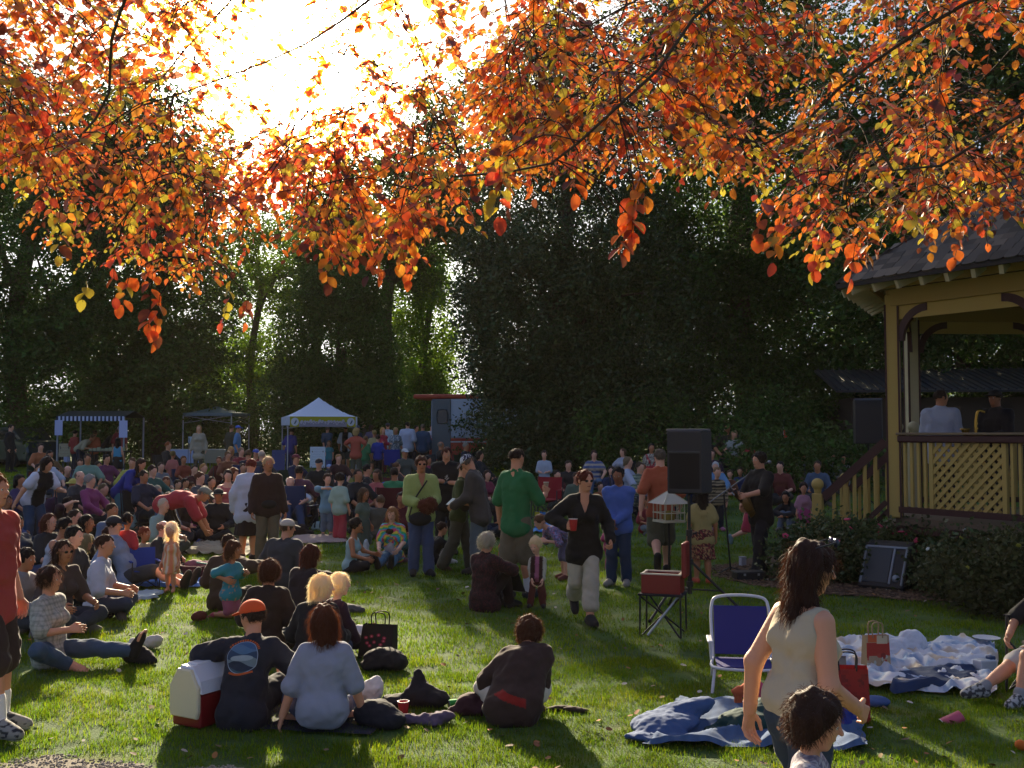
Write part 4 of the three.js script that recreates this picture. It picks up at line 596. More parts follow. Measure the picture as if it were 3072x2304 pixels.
  for (const px of [2693, 2740]) { const p = atDepth(px, 1300, 13.7).sub(V(C.x, gy, C.z)); mesh('newel_post', merge([rbox(.1, .95, .1, .01, 0, .475, 0), cyl(.03, .045, .07, 0, .95, 0), ball(.075, 0, 1.08, 0, 14)]), CREAM, g).position.set(p.x, fl, p.z); }
}
// low building with a ribbed metal roof behind the bandstand
{
  const p = setDown(V(13.3, 0, -28)), g = thing('shed', 'low dark building with a ribbed metal roof behind the bandstand', 'building', p, -.12), m = std('#3b3d42', .45, { metalness: .5 });
  mesh('wall', box(8, 2.3, 4, 0, 1.1, -1.6), std('#33291f', .9), g);
  mesh('door', box(.9, 2, .04, -1.6, 1, .43), std('#4a3a2a', .8), g);
  const sl = mesh('roof', bar([0, 2.4, 1], [0, 3.15, -2.4], 9, .06), m, g);
  for (let i = 0; i < 44; i++) mesh('roof_rib', bar([-4.4 + i * .205, 2.45, 1.0], [-4.4 + i * .205, 3.2, -2.4], .035, .045), m, sl);
  const w = mesh('window', box(1.2, .8, .03, 1.6, 1.6, .43), std('#10151a', .1), g); mesh('frame', merge([box(1.3, .06, .05, 1.6, 2.03, .43), box(1.3, .06, .05, 1.6, 1.17, .43), box(.06, .9, .05, 1.0, 1.6, .43), box(.06, .9, .05, 2.2, 1.6, .43)]), YELD, w);
}
// shrubs and flowers in the bed
for (const [px, d, w, h, lab, k] of [[2490, 14.4, .85, .8, 'rose bush with pink blooms at the foot of the bandstand steps', 1], [2590, 14.5, .6, .7, 'low rose bush between the steps and the floor monitor', 1], [2905, 13.4, .75, .72, 'leafy shrub with white flowers right of the floor monitor', 2], [2990, 12.5, .85, .72, 'dark shrub with small yellow leaves below the lattice', 3], [3100, 11.8, .9, .85, 'dark shrub at the right edge in front of the bandstand', 3], [2730, 14.7, .7, .7, 'shrub hidden behind the floor monitor', 1]]) {
  const f = footAt(px, d), t = tree('shrub', lab, f, h * .5, .02, [[0, h * .55, 0, w * .8, h * .62, w * .7], [-w * .55, h * .4, .1, w * .55, h * .45, .4], [w * .55, h * .38, .1, w * .55, h * .45, .4]], Math.round(420 * w), CL.shrub, k === 3 ? GR.olive : GR.dark, { core: .45, low: .05, cat: 'shrub', gap: -.4 });
  const petal = merge([0, 1, 2, 3, 4].map((i) => new THREE.SphereGeometry(.02, 6, 4).scale(1, .5, 1).translate(Math.cos(i * 1.26) * .018, 0, Math.sin(i * 1.26) * .018)));
  const fm = k === 1 ? std('#b8385a', .7) : k === 2 ? std('#c4c8c0', .7) : std('#8a8a2a', .8);
  for (let i = 0; i < (k === 2 ? 16 : 7); i++) { const o = mesh('flower', petal, fm, t); o.position.set(rr(-.9, .9) * w, h * rr(.55, 1.15), rr(.1, .75) * w); o.rotation.set(rr(-1, 1), 0, rr(-1, 1)); o.scale.setScalar(k === 1 ? 1.3 : .8); }
}
// ---------- stalls, truck, car at the back ----------
function poleTent(name, label, px, d, yaw, w, eave, rise, val, m, vm) {
  const g = thing(name, label, 'canopy', footAt(px, d), yaw), P = [], I = [], n = 12, h = w / 2;
  for (let i = 0; i <= n; i++) for (let j = 0; j <= n; j++) { const x = (i / n * 2 - 1) * h, z = (j / n * 2 - 1) * h, r = 1 - Math.max(Math.abs(x), Math.abs(z)) / h; P.push(x, eave + rise * Math.pow(r, 1.35), z); }
  for (let i = 0; i < n; i++) for (let j = 0; j < n; j++) { const a = i * (n + 1) + j; I.push(a, a + 1, a + n + 1, a + 1, a + n + 2, a + n + 1); }
  const r = new THREE.BufferGeometry(); r.setAttribute('position', new THREE.Float32BufferAttribute(P, 3)); r.setIndex(I); r.computeVertexNormals(); mesh('canopy_roof', r, m, g);
  for (let s = 0; s < 4; s++) { const v = mesh('valance', box(w, val, .015, 0, eave - val / 2, h), vm, g); v.rotation.y = s * Math.PI / 2; }
  for (const x of [-1, 1]) for (const z of [-1, 1]) mesh('leg', merge([box(.035, eave, .035, x * (h - .03), eave / 2, z * (h - .03)), box(.12, .02, .12, x * (h - .03), .012, z * (h - .03))]), std('#a9adb4', .5), g);
  mesh('truss', merge([0, 1, 2, 3].map((s) => merge([rod([-h, eave - .1, h - .03], [h, eave - .42, h - .03], .012, 5), rod([-h, eave - .42, h - .03], [h, eave - .1, h - .03], .012, 5)]).rotateY(s * Math.PI / 2))), std('#8d9198', .5), g);
  return g;
}
{
  const white = new THREE.MeshPhysicalMaterial({ color: '#cfd6e6', roughness: .8, transmission: .12, thickness: 0, side: THREE.DoubleSide });
  const g = poleTent('popup_tent', 'white pop-up tent with a yellow banner at the back of the lawn', 955, 37.5, .3, 2.45, 2.0, .72, .3, white, std('#c4ccde', .8));
  const bt = canvasTex(512, 84, (c, w, h) => { c.fillStyle = '#a8a420'; c.fillRect(0, 0, w, h); c.fillStyle = '#8c8a9c'; c.fillRect(70, 46, w - 140, 38); c.fillStyle = '#b6b2c2'; c.font = 'italic bold 40px serif'; for (let i = 0; i < 15; i++) { c.beginPath(); c.ellipse(90 + i * 23, 46 + 5 * Math.sin(i * 1.7), 12, 15 + 5 * Math.sin(i * 2.3), .3, 0, 7); c.fill(); } c.strokeStyle = '#5c586c'; c.lineWidth = 3; for (let i = 0; i < 13; i++) { c.beginPath(); c.moveTo(96 + i * 26, 62); c.quadraticCurveTo(104 + i * 26, 28 + (i % 3) * 6, 112 + i * 26, 60); c.stroke(); } for (const x of [38, w - 38]) { c.fillStyle = '#c8cdd8'; c.beginPath(); c.ellipse(x, 44, 30, 34, 0, 0, 7); c.fill(); c.fillStyle = '#4c5a66'; c.beginPath(); c.moveTo(x - 8, 60); c.lineTo(x + 10, 24); c.lineTo(x + 14, 40); c.lineTo(x + 2, 62); c.fill(); } });
  mesh('banner', box(2.3, .36, .012, .02, 1.82, 1.245), new THREE.MeshStandardMaterial({ map: bt, roughness: .8 }), g);
}
{ // striped stall
  const g = thing('striped_stall', 'dark green stall canopy with blue and white striped edge at the far left', 'stall', footAt(305, 38.5), .02), w = 2.45;
  mesh('canopy_roof', merge([bar([0, 2.0, 1.1], [0, 2.22, 0], w, .03), bar([0, 2.22, 0], [0, 2.0, -1.1], w, .03)]), std('#16231d', .9), g);
  for (let i = 0; i < 34; i++) mesh('stripe', box(w / 34 - .003, .17, .012, -w / 2 + (i + .5) * w / 34, 1.93, 1.12), i % 2 ? std('#b4c0e0', .8) : std('#22304e', .8), g);
  for (const x of [-1, 1]) { for (const z of [-1, 1]) mesh('leg', box(.05, 2, .05, x * w * .49, 1, 1.05 * z), std('#8a8f98', .5), g); }
  mesh('side_sheet', box(.28, .55, .012, -w * .5 + .1, 1.6, 1.14), std('#a9b2dc', .8), g); mesh('side_sheet', box(.3, .62, .012, w * .5 - .02, 1.55, 1.14), std('#b0b8e0', .8), g);
  const tb = mesh('table', merge([box(1.5, .04, .7, .6, .74, .9), ...[-.1, 1.3].flatMap((x) => [box(.04, .74, .04, x, .37, .6), box(.04, .74, .04, x, .37, 1.2)])]), std('#3a342c', .8), g);
  mesh('tray', merge([...Array(9)].map((_, i) => rbox(.13, .07 + .05 * (i % 3), .1, .015, .02 + i * .145, .8, 1.05))), std('#8c9478', .8), g);
}
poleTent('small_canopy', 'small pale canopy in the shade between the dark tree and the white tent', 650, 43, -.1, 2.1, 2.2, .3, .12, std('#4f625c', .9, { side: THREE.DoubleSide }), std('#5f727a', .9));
function table(label, px, py, w, h, dp, cloth, yaw = 0) { const p = onGround(px, py), g = thing('table', label, 'table', p, yaw); mesh('tabletop', rbox(w, .035, dp, .01, 0, h, 0), std('#b9b6ae', .6), g); for (const x of [-1, 1]) for (const z of [-1, 1]) mesh('leg', box(.03, h, .03, x * w * .45, h / 2, z * dp * .42), std('#77787a', .5), g); if (cloth) mesh('table_skirt', merge([box(w + .02, h * .72, .012, 0, h * .64, dp / 2 + .008), box(.012, h * .72, dp, w / 2 + .012, h * .64, 0)]), std(cloth, .9), g); return g; }
table('table with a pale blue cloth under the small canopy', 556, 1404, 1.1, .74, .6, '#a3b2d4');
table('table with a cream cloth right of the long beige vest', 658, 1404, 1.0, .74, .6, '#8f8a78');
function board(name, label, px, py, w, h, m, tilt = .12, yaw = 0, cat = 'sign', lift = 0) { const p = onGround(px, py), g = thing(name, label, cat, p, yaw); const f = mesh('panel', box(w, h, .015, 0, h / 2 + lift, 0), m, g); f.rotation.x = -tilt; mesh('leg', merge([rod([-w * .35, h * .8 + lift, -tilt * h * .8], [-w * .35, 0, -.35], .014), rod([w * .35, h * .8 + lift, -tilt * h * .8], [w * .35, 0, -.35], .014), rod([-w * .4, 0, .03], [-w * .4, lift + .05, .01], .012), rod([w * .4, 0, .03], [w * .4, lift + .05, .01], .012)]), std('#6a6a68', .7), g); return g; }
const scrawl = (bg, fg, n) => new THREE.MeshStandardMaterial({ roughness: .8, map: canvasTex(128, 160, (c, w, h) => { c.fillStyle = bg; c.fillRect(0, 0, w, h); c.strokeStyle = fg; c.lineWidth = 2; for (let i = 0; i < n; i++) { c.beginPath(); c.moveTo(14, 18 + i * 140 / n); for (let x = 14; x < 112; x += 6) c.lineTo(x, 18 + i * 140 / n + rr(-4, 4)); c.stroke(); } }) });
board('white_board', 'white sign board with faint writing propped before the white tent', 952, 1422, .52, .72, scrawl('#c6d2dc', '#a9b8c4', 7), .1, .1, 'sign', .22);
board('blue_board', 'dull blue board standing left of the maroon cap', 834, 1425, .44, .72, std('#3a4676', .85), .06, 0, 'board', .12);
board('poster_board', 'pale poster board leaning in front of the striped stall', 190, 1410, .44, .5, scrawl('#a09a80', '#8a5a48', 4), .1, 0, 'sign', .5);
board('paper_sheet', 'small white sheet hanging below the pale poster board', 199, 1408, .24, .3, std('#b4bce0', .8), .05, 0, 'sign', .28);
board('notice', 'pale notice on a stand left of the blond person in the beige vest', 573, 1410, .28, .26, std('#a8b8c4', .8), .05, 0, 'sign', 1.02);
board('yellow_board', 'yellow poster board in the shade behind the guitarist', 2384, 1420, .5, .34, scrawl('#8a8a34', '#6c6c26', 4), .12, -.2, 'sign', .42);
{ // step van
  const p = footAt(1445, 38.5), g = thing('delivery_truck', 'orange and grey delivery truck half hidden by the glossy tree', 'truck', p, -.12), OR = std('#a8381c', .5), GR0 = std('#56646c', .5), WH = std('#9fb0c6', .45, { metalness: .2 });
  mesh('body', [rbox(4.4, 1.5, 2, .1, .95, 1.95, 0), rbox(1.1, 2.3, 1.9, .12, -1.2, 1.55, 0)], WH, g); // the shell
  mesh('roof_edge', rbox(5.6, .17, 2.06, .06, .4, 2.76, 0), OR, g);
  mesh('lower_body', extrude([[-1.78, .42], [-.42, .42], [-.36, .66], [-.18, .86], [.08, .94], [.34, .86], [.52, .66], [.58, .42], [3.15, .42], [3.15, 1.22], [-1.78, 1.22]], 2.02, .01).translate(0, 0, -1.01), OR, g);
  mesh('white_stripe', box(4.9, .045, .02, .7, 1.1, 1.03), std('#c0c4cc', .6), g);
  const d = mesh('door', rbox(.7, 2.2, .05, .02, -1.34, 1.56, 1.02), GR0, g); mesh('window', rbox(.36, .52, .03, .08, -1.3, 2.02, 1.045), std('#1a242c', .1), d); mesh('window_frame', tube([[-1.46, 1.8, 1.06], [-1.46, 2.24, 1.06], [-1.14, 2.24, 1.06], [-1.14, 1.8, 1.06]], .015, 5, 40, true), std('#10161a', .4), d); mesh('handle', box(.03, .12, .03, -1.06, 1.5, 1.06), std('#20262a', .4), d);
  for (const x of [.08, 2.5]) for (const z of [-1, 1]) { const w = mesh('wheel', new THREE.CylinderGeometry(.4, .4, .24, 20).rotateX(Math.PI / 2).translate(x, .4, z * .85), std('#15161a', .9), g); mesh('rim', new THREE.CylinderGeometry(.2, .2, .26, 14).rotateX(Math.PI / 2).translate(x, .4, z * .85), std('#6a6e74', .4), w); }
  mesh('bumper', rbox(.12, .16, 1.9, .03, -1.86, .5, 0), std('#3a3d42', .4), g); mesh('windscreen', rbox(.03, .7, 1.6, .01, -1.77, 2.1, 0), std('#141c22', .08), g);
}
{ // parked car
  const p = footAt(30, 42), g = thing('parked_car', 'dark blue green car parked under the trees at the far left', 'car', p, -.5), PN0 = new THREE.MeshPhysicalMaterial({ color: '#1c3038', roughness: .35, clearcoat: .8 });
  mesh('body', extrude([[-2.2, .35], [-2.25, .7], [-2.1, .92], [-1.1, 1.0], [1.5, 1.05], [2.15, .95], [2.25, .6], [2.2, .32], [1.75, .32], [1.6, .58], [1.35, .66], [1.1, .58], [.95, .32], [-1.0, .32], [-1.15, .58], [-1.4, .66], [-1.65, .58], [-1.8, .32]], 1.6, .06).translate(0, 0, -.8), PN0, g);
  mesh('cabin', extrude([[-1.25, .98], [-.5, 1.52], [1.1, 1.56], [1.75, 1.04]], 1.34, .05).translate(0, 0, -.67), PN0, g);
  mesh('windscreen', bar([-1.2, 1.05, 0], [-.6, 1.5, 0], 1.2, .03).translate(-.07, .02, 0), std('#3a5a68', .06, { metalness: .3 }), g);
  for (const z of [-1, 1]) mesh('side_window', extrude([[-.98, 1.06], [-.46, 1.44], [1.05, 1.48], [1.5, 1.08]], .02).translate(0, 0, z * .735 - .01), std('#10181c', .08), g);
  for (const x of [-1.4, 1.35]) for (const z of [-1, 1]) { const w = mesh('wheel', new THREE.CylinderGeometry(.32, .32, .2, 20).rotateX(Math.PI / 2).translate(x, .32, z * .76), std('#121316', .9), g); mesh('rim', new THREE.CylinderGeometry(.19, .19, .22, 12).rotateX(Math.PI / 2).translate(x, .32, z * .76), std('#7a7d82', .4), w); }
  for (const z of [-1, 1]) mesh('headlight', rbox(.06, .12, .3, .03, -2.24, .76, z * .55), std('#b9c4c8', .15), g);
}
// ---------- people nearest the camera ----------
const stripesY = (a, b, w) => (p, q) => { if (Math.sin(p.y * Math.PI * 2 / w) > 0) q.set(b); };
const speck = (cols, fr = 40, th = .12) => (p, q) => { const n = noise(p.x * fr, p.y * fr, p.z * fr); if (Math.abs(n) > th) q.set(cols[Math.floor(Math.abs(noise(p.x * fr * .6 + 9, p.y * fr * .6, p.z * fr * .6)) * 9.9 * cols.length) % cols.length]); };
const plaid = (c) => (p, q) => { const k = (Math.sin(p.x * 160) > .5 ? 1 : 0) + (Math.sin(p.y * 160) > .5 ? 1 : 0) + (Math.sin(p.z * 160) > .5 ? .6 : 0); q.lerp(new THREE.Color(c), Math.min(.8, k * .35)); };
const J = {};
J.edge = person('tall person in brick red tee and brown shorts standing at left edge', -44, 2204, 'f', { H: 1.77, y: 80, p: 'stand', t: ['#a8352c', .5, .07], loose: .024, b: ['shorts', '#3a2a22'], bt: .5, wide: .02, hr: ['short', '#6a3f22'], sk: 1, sock: ['#e4e2dc', .42], sh: '#8d8a82', shp: (p, q) => { if (noise(p.x * 26, p.y * 40, p.z * 26) > .12) q.set('#2c2d30'); if (p.y < .03) q.set('#b9b6ad'); }, o: { hr: [-.15, .5, .07], hl: [.15, .5, .02], fr: [-.06, K, .1], fl: [.06, K, .02] } });
J.plaid = person('person in pale plaid shirt and jeans lounging with one boot stretched out', 150, 1712, { b: 2000 }, { H: 1.7, y: 82, p: 'lean', f: 1, t: ['#a9aa9f', .45, .05, plaid('#5f655f')], loose: .03, b: ['trousers', '#35506b'], hr: ['bun', '#3d2416'], sk: 1, sh: '#1a1716', one: 0, boot: 1, hp: 4, o: { lean: -4, hp: 0, fl: [.1, .085, .5], fr: [-.07, .035, .16], kr: [-1, .25, .5], tl: [.1, 1, .35], tr: [.1, -.1, 1], hl: [.2, .05, -.16], hr: [-.1, .24, .17] } });
J.cap = person('person in orange cap and navy tee with round print, leaning on the cooler', 722, 1838, { b: 2185 }, { H: 1.8, y: 166, p: 'legs', t: ['#20222e', .5, .06], loose: .03, b: ['shorts', '#23242c'], bt: .5, wide: .02, hr: ['short', '#3a2a20'], sk: 1, sh: 0, hy: 74, hat: ['cap', '#d8501c'], fat: 1.12, hp: 4, o: { lean: 22, fl: [.03, .05, .47], fr: [-.1, .06, .45], kl: [.05, 1, .2], kr: [-.05, 1, .2], hl: [.27, .17, .12], hr: [-.13, .16, .25], el: [1, .4, -.5], er: [-1, 0, -.3] } });
J.grey = person('person with auburn shoulder hair in grey tee sitting beside the orange cap', 968, 1838, { b: 2195 }, { H: 1.68, y: 184, p: 'sit', f: 1, fat: 1.12, t: ['#8d93a6', .5, -.02], loose: .022, b: ['shorts', '#48587a'], bt: .5, wide: .015, hr: ['bob', '#5a2f17'], hl: .62, vol: 1.06, sk: 1, sh: 0, hy: 30, glasses: 1, o: { lean: 6, hl: [.2, .06, .02], hr: [-.19, .07, .06], el: [.6, 0, -1], er: [-.6, 0, -1], fl: [-.06, .04, .2], fr: [.12, .04, .17] } });
J.shawl = person('person in dark brown shawl and cream trousers bent forward alone on the grass', 1540, 1902, { b: 2168 }, { H: 1.7, y: 176, p: 'sit', f: 1, fat: 1.15, t: ['#3b251c', 1, .03, (p, q, k) => { if (Math.abs(p.y - .2 - p.x * .3) < .028 && p.z < k.P.z - .06 && p.x < .16 && p.x > -.1) q.set('#86180f'); }], tn: 'shawl', cloak: 1, loose: .05, b: ['trousers', '#c9bfae'], wide: .02, hr: ['curly', '#4f2c14'], hl: .3, sk: 1, sh: '#4a2a26', hy: 4, hp: 24, o: { lean: 42, sd: 12, fl: [-.05, .04, .2], fr: [.08, .04, .17], hl: [.12, .17, .3], hr: [-.06, .16, .34] } });
J.tank = person('person with long dark hair in beige tank top walking right past the beach chair', 2384, 0, 4.55, { H: 1.6, y: 112, p: 'walk', f: 1, tight: 1, loose: .013, t: ['#b9a888', 0, -.05], b: ['trousers', '#2c3a4a'], hr: ['long', '#3a2114'], hl: .95, vol: 1.04, sk: 1, hy: -22, hp: 12, o: { fl: [.045, K, .07], fr: [-.045, K, -.07], tr: [-.2, 0, 1], hl: [.17, .5, -.04], hr: [-.08, .55, .13], lean: 4 } });
J.curl = person('curly haired small child in white flowered shirt at the bottom edge', 2412, 0, 3.9, { H: 1.09, y: 70, p: 'hold', t: ['#b5aeb2', 1, .05, speck(['#6a6474', '#8d7d86'], 45, .2)], loose: .02, b: ['trousers', '#5d5a66'], hr: ['curly', '#3c2415'], hl: .3, vol: 1.12, sk: 1, hp: 14, o: { hl: [.1, .6, .2], hr: [-.12, .66, .2] } });
J.cup = person('person with red hair, sunglasses and black zip jacket carrying a red cup', 1752, 1868, 'f', { H: 1.68, y: 4, p: 'walk', f: 1, t: ['#17130f', 1, .07], tn: 'jacket', loose: .026, vneck: .055, b: ['trousers', '#b8ae96'], bt: .82, wide: .024, hr: ['short', '#57220f'], cut: -.2, vol: 1.05, sk: 1, glasses: 1, hy: 22, sh: '#2c2622', curl: .85, wr: [0, .1, 1], nr: [1, 0, .1], o: { hr: [-.125, .635, .13], hl: [.16, .545, .1], er: [-1, -.3, -.4], fl: [.02, .03, .13], fr: [-.04, .12, -.2] } });
J.blue = person('person in blue long-sleeved shirt and jeans standing with hands clasped', 1858, 1757, 'f', { H: 1.6, y: -22, p: 'clasp', fat: 1.1, t: ['#3d62b4', 1, .03], loose: .018, b: ['trousers', '#1d3554'], hr: ['short', '#15100d'], sk: 3, hp: 10, sh: '#8d867a', wide: .01 });
J.lime = person('person in lime jacket with black hip bag holding a fuzzy brown bundle', 1262, 1727, 'f', { H: 1.72, y: 16, p: 'hold', t: ['#9cab4c', 1, .03], tn: 'jacket', loose: .034, vneck: .05, b: ['trousers', '#3c5076'], wide: .016, hr: ['short', '#4a2b19'], vol: 1.08, sk: 2, glasses: 1, hy: -4 });
J.green = person('person in green tee and khaki cargo shorts seen from behind', 1548, 1800, 'f', { H: 1.87, y: 138, p: 'stand', t: ['#12713a', .5, .06], loose: .012, b: ['shorts', '#6d6248'], bt: .5, wide: .03, hr: ['short', '#2b1d14'], cut: .02, sk: 1, hy: 0, sock: ['#dcdfe8', .42], sh: '#2a2c38', curl: 1.1, wr: [-.2, 1, .4], o: { hr: [-.08, .68, .2], hl: [.16, .5, .02], fl: [.05, K, -.05], fr: [-.05, K, .07] } });
J.flag = person('person in star-spangled cap and grey sweatshirt looking down to the left', 1440, 1722, 'f', { H: 1.78, y: -100, p: 'stand', t: ['#4d463e', 1, .07, (p, q, k) => { if (p.x < -.12 && Math.abs(p.z + .02) < .035 && p.y > .5) q.set('#a9b2c4'); }], loose: .034, b: ['trousers', '#5d6a72'], wide: .02, hr: ['short', '#6a6054'], sk: 1, hp: 34, hat: ['cap', '#c9cfd2', '#c4b7c2', (p, q, k) => { const [x, y, z] = k.hl(p.x, p.y, p.z); if (z < .1) { q.set('#1a1f3c'); if (Math.sin(x * 38) * Math.sin(y * 38 + z * 12) > .52) q.set('#e8eaf0'); } }], o: { lean: 12, hr: [-.1, .53, .16], hl: [.08, .56, .2] } });
J.olive = person('person in olive tee and grey flared trousers facing the star-spangled cap', 1376, 1712, 'f', { H: 1.66, y: 84, p: 'walk', f: 1, t: ['#4a5222', .4, .02], b: ['trousers', '#55503f'], wide: .03, hr: ['short', '#3a2a1a'], sk: 0, sh: '#5a3b2c', hp: 8, o: { hr: [-.1, .6, .17], hl: [.1, .6, .18], fl: [.05, K, .1], fr: [-.05, .06, -.14] } });
J.black = person('person in black tee with white chest print looking down in front of the crowd', 1338, 1662, 'f', { H: 1.8, y: 6, p: 'cross', t: ['#15110f', .5, .08, (p, q, k) => { const d = V(p.x, p.y, p.z).sub(k.S), x = d.dot(k.R) / k.U, y = d.dot(k.d2) / k.U; if (d.dot(k.f2) > 0) { if (Math.hypot(x * 1.1, y + .1) < .022 && noise(x * 70, y * 70, 2) > -.1) q.set('#b8b4ac'); if (Math.abs(y + .145) < .01 && Math.abs(x) < .07 && noise(x * 90, y * 60, 7) > -.05) q.set('#6f7a80'); } }], loose: .03, b: ['trousers', '#16130f'], hr: ['short', '#4a1f10'], sk: 1, hp: 20, fat: 1.1 });
J.orange = person('person in orange shirt and khaki shorts walking away past the birdcage', 1984, 1722, 'f', { H: 1.84, y: 176, p: 'walk', t: ['#b04a14', .5, .05], loose: .016, b: ['shorts', '#5c5a42'], bt: .5, wide: .03, hr: ['short', '#5d5346'], sk: 0, sh: '#1c1a1a', hy: 14, o: { fl: [.045, .16, -.24], tl: [0, -1, .5], fr: [-.05, K, .1], kl: [0, 0, 1] } });
J.yellow = person('girl with long dark hair in yellow top and red flowered skirt', 2108, 1752, 'f', { H: 1.34, y: 178, p: 'stand', f: 1, t: ['#a8924a', .35, .06], loose: .026, b: ['skirt', '#571a1c', speck(['#b08a5c', '#7d2530', '#2c1014'], 34, .1)], bt: .52, hr: ['long', '#1f120c'], hl: 1.35, vol: 1.02, sk: 2, sh: '#c8451c' });
J.guitar = person('guitarist in black tee and dark jeans singing at the microphone', 2285, 1728, 'f', { H: 1.78, y: -66, p: 'stand', t: ['#0f0d0d', .5, .07], loose: .028, b: ['trousers', '#1b1c22'], wide: .03, hr: ['short', '#22160e'], vol: 1.1, cut: -.22, sk: 1, sh: '#241d18', curl: .8, o: { fl: [.09, K, .1], fr: [-.09, K, -.08], hl: [.14, .66, .24], hr: [-.05, .56, .15], el: [1, -.8, 0], er: [-1, -.2, -.4] } });
J.tot = person('small blond child in brown vest and pink apron standing by the seated person', 1612, 1822, 'f', { H: .84, y: -6, p: 'stand', t: ['#b9b59e', 1, .02, (p, q, k) => { const d = V(p.x, p.y, p.z).sub(k.S), x = Math.abs(d.dot(k.R)); if (x < .075 && d.y > -.28) q.set('#3a2219'); if (x < .026 && d.dot(k.f2) > 0) q.set('#a4627c'); }], b: ['trousers', '#6a2c22'], hr: ['short', '#cfc19a'], vol: 1.08, cut: -.3, sk: 4, hy: -24, hp: 20, sh: '#3a3230', o: { fl: [.1, K, .02], fr: [-.12, K, .06], hl: [.1, .5, .12], hr: [-.08, .47, .14] } });
J.greycurl = person('grey haired person in dark maroon top sitting on the grass writing', 1450, 1606, { b: 1832 }, { H: 1.7, y: 140, p: 'chair', f: 1, fat: 1.15, t: ['#331618', 1, .1, speck(['#4a1f22', '#220e10'], 40, .2)], loose: .03, b: ['trousers', '#2a1a14'], hr: ['curly', '#a59f8c'], hl: .25, sk: 1, hp: 14, curl: .7, o: { py: .1, lean: 4, fl: [.06, .04, .24], fr: [-.06, .04, .24], kl: [.1, 1, .3], kr: [-.1, 1, .3], hl: [.0, .3, .26], hr: [-.07, .29, .24] } });
J.brown = person('person in dark brown sweater with belt pouch and khaki trousers standing', 800, 1690, 'f', { H: 1.66, y: 24, p: 'stand', t: ['#3a221a', 1, .03], loose: .026, b: ['trousers', '#6d6248'], wide: .018, hr: ['short', '#b09a78'], cut: -.02, sk: 2, hy: 14, sh: '#5a4632', o: { hl: [.16, .49, .02], hr: [-.15, .5, .04] } });
J.white = person('person in white hooded jacket and black skirt with back turned', 742, 1680, 'f', { H: 1.62, y: 176, p: 'stand', f: 1, t: ['#b9bfce', 1, .1], tn: 'jacket', loose: .05, b: ['skirt', '#2a1a1a'], bt: .56, wide: .02, hr: ['short', '#6a2a1c'], sk: 1, sh: '#3a2c28', hp: 26, o: { lean: 8 } });
J.hoodie = person('person in dark brown jacket sitting with backlit frizzy brown hair', 790, 1697, { b: 1965 }, { H: 1.7, y: 172, p: 'sit', f: 1, t: ['#2a1a12', 1, .05], tn: 'jacket', loose: .04, b: ['trousers', '#25304a'], hr: ['curly', '#4a2814'], hl: .22, vol: 1.02, sk: 1, fat: 1.08, o: { lean: 14 } });
J.blond = person('blond person in black hooded jacket looking right, sitting on the lawn', 930, 1745, { b: 2015 }, { H: 1.66, y: 160, p: 'sit', f: 1, t: ['#141318', 1, .05], tn: 'jacket', loose: .045, b: ['trousers', '#2c3a55'], hr: ['bob', '#e0d2ac'], hl: .36, vol: 1.03, sk: 4, hy: -62, collar: '#141318', o: { lean: 18 } });
J.kidb = person('blond curly child in plum top with bare legs, sitting beside black jacket', 992, 1730, { b: 1975 }, { H: 1.28, y: 128, p: 'legs', t: ['#3a2030', 1, .05], loose: .02, b: ['shorts', '#2a2026'], hr: ['curly', '#e4d8b8'], hl: .2, sk: 4, hy: -10, sh: '#3a1c1c', o: { hl: [.1, .14, .26], hr: [-.1, .14, .2], lean: 10, py: .16 } });
J.camera = person('person with auburn hair in dark jacket holding a camera on the grass', 890, 1652, { b: 1880 }, { H: 1.68, y: 150, p: 'knees', f: 1, t: ['#2a1c1c', 1, .05], tn: 'jacket', loose: .04, b: ['trousers', '#241c1a'], hr: ['long', '#4e2413'], hl: .62, vol: 1.1, sk: 1, hp: 10, o: { hl: [.04, .33, .26], hr: [-.05, .33, .26] } });
J.wcap = person('broad person in white cap and slate shirt sitting with back turned', 836, 1568, { b: 1775 }, { H: 1.76, y: 168, p: 'sit', fat: 1.25, t: ['#3a3c3e', .5, .05], loose: .036, b: ['trousers', '#2a2c30'], hr: ['short', '#5a4632'], sk: 1, hy: -48, hat: ['cap', '#b8aea0'], o: { lean: 20 } });
J.teal = person('girl in turquoise tee and pink shorts kneeling up among the seated group', 690, 1628, { b: 1855 }, { H: 1.2, y: 62, p: 'upknee', f: 1, t: ['#1f8a9c', .4, .06, (p, q, k) => { if (noise(p.x * 30, p.y * 30, p.z * 30) > .34 && p.y < k.P.y + .1) q.set('#c08a6a'); }], b: ['shorts', '#a4506a'], bt: .4, hr: ['bob', '#54311a'], hl: .4, sk: 2, hy: 12, sh: '#b03a4a', o: { hl: [.12, .5, .12], hr: [-.13, .46, .02], er: [-.4, 0, -1] } });
J.tanback = person('person in tan brown jacket with an arm stretched out, behind turquoise tee', 668, 1618, { b: 1830 }, { H: 1.7, y: 172, p: 'sit', t: ['#4a3220', 1, .05], tn: 'jacket', loose: .045, b: ['trousers', '#3a3228'], hr: ['short', '#3a2214'], sk: 2, hy: -10, o: { lean: 14, hr: [-.28, .34, .12], er: [-.3, 0, -1] } });
J.aqua = person('person in pale aqua sleeveless top and black leggings kneeling on the lawn', 1050, 1564, { b: 1716 }, { H: 1.58, y: 84, p: 'kneel', f: 1, t: ['#8fb3b8', 0, .03], b: ['trousers', '#15151a'], hr: ['short', '#241812'], vol: 1.12, cut: -.34, sk: 2, o: { py: .085, hr: [-.08, .16, .2], hl: [.1, .2, .26], kl: [.3, .1, 1], kr: [-.3, .1, 1], fl: [.1, .03, .02], fr: [-.1, .03, .0] } });
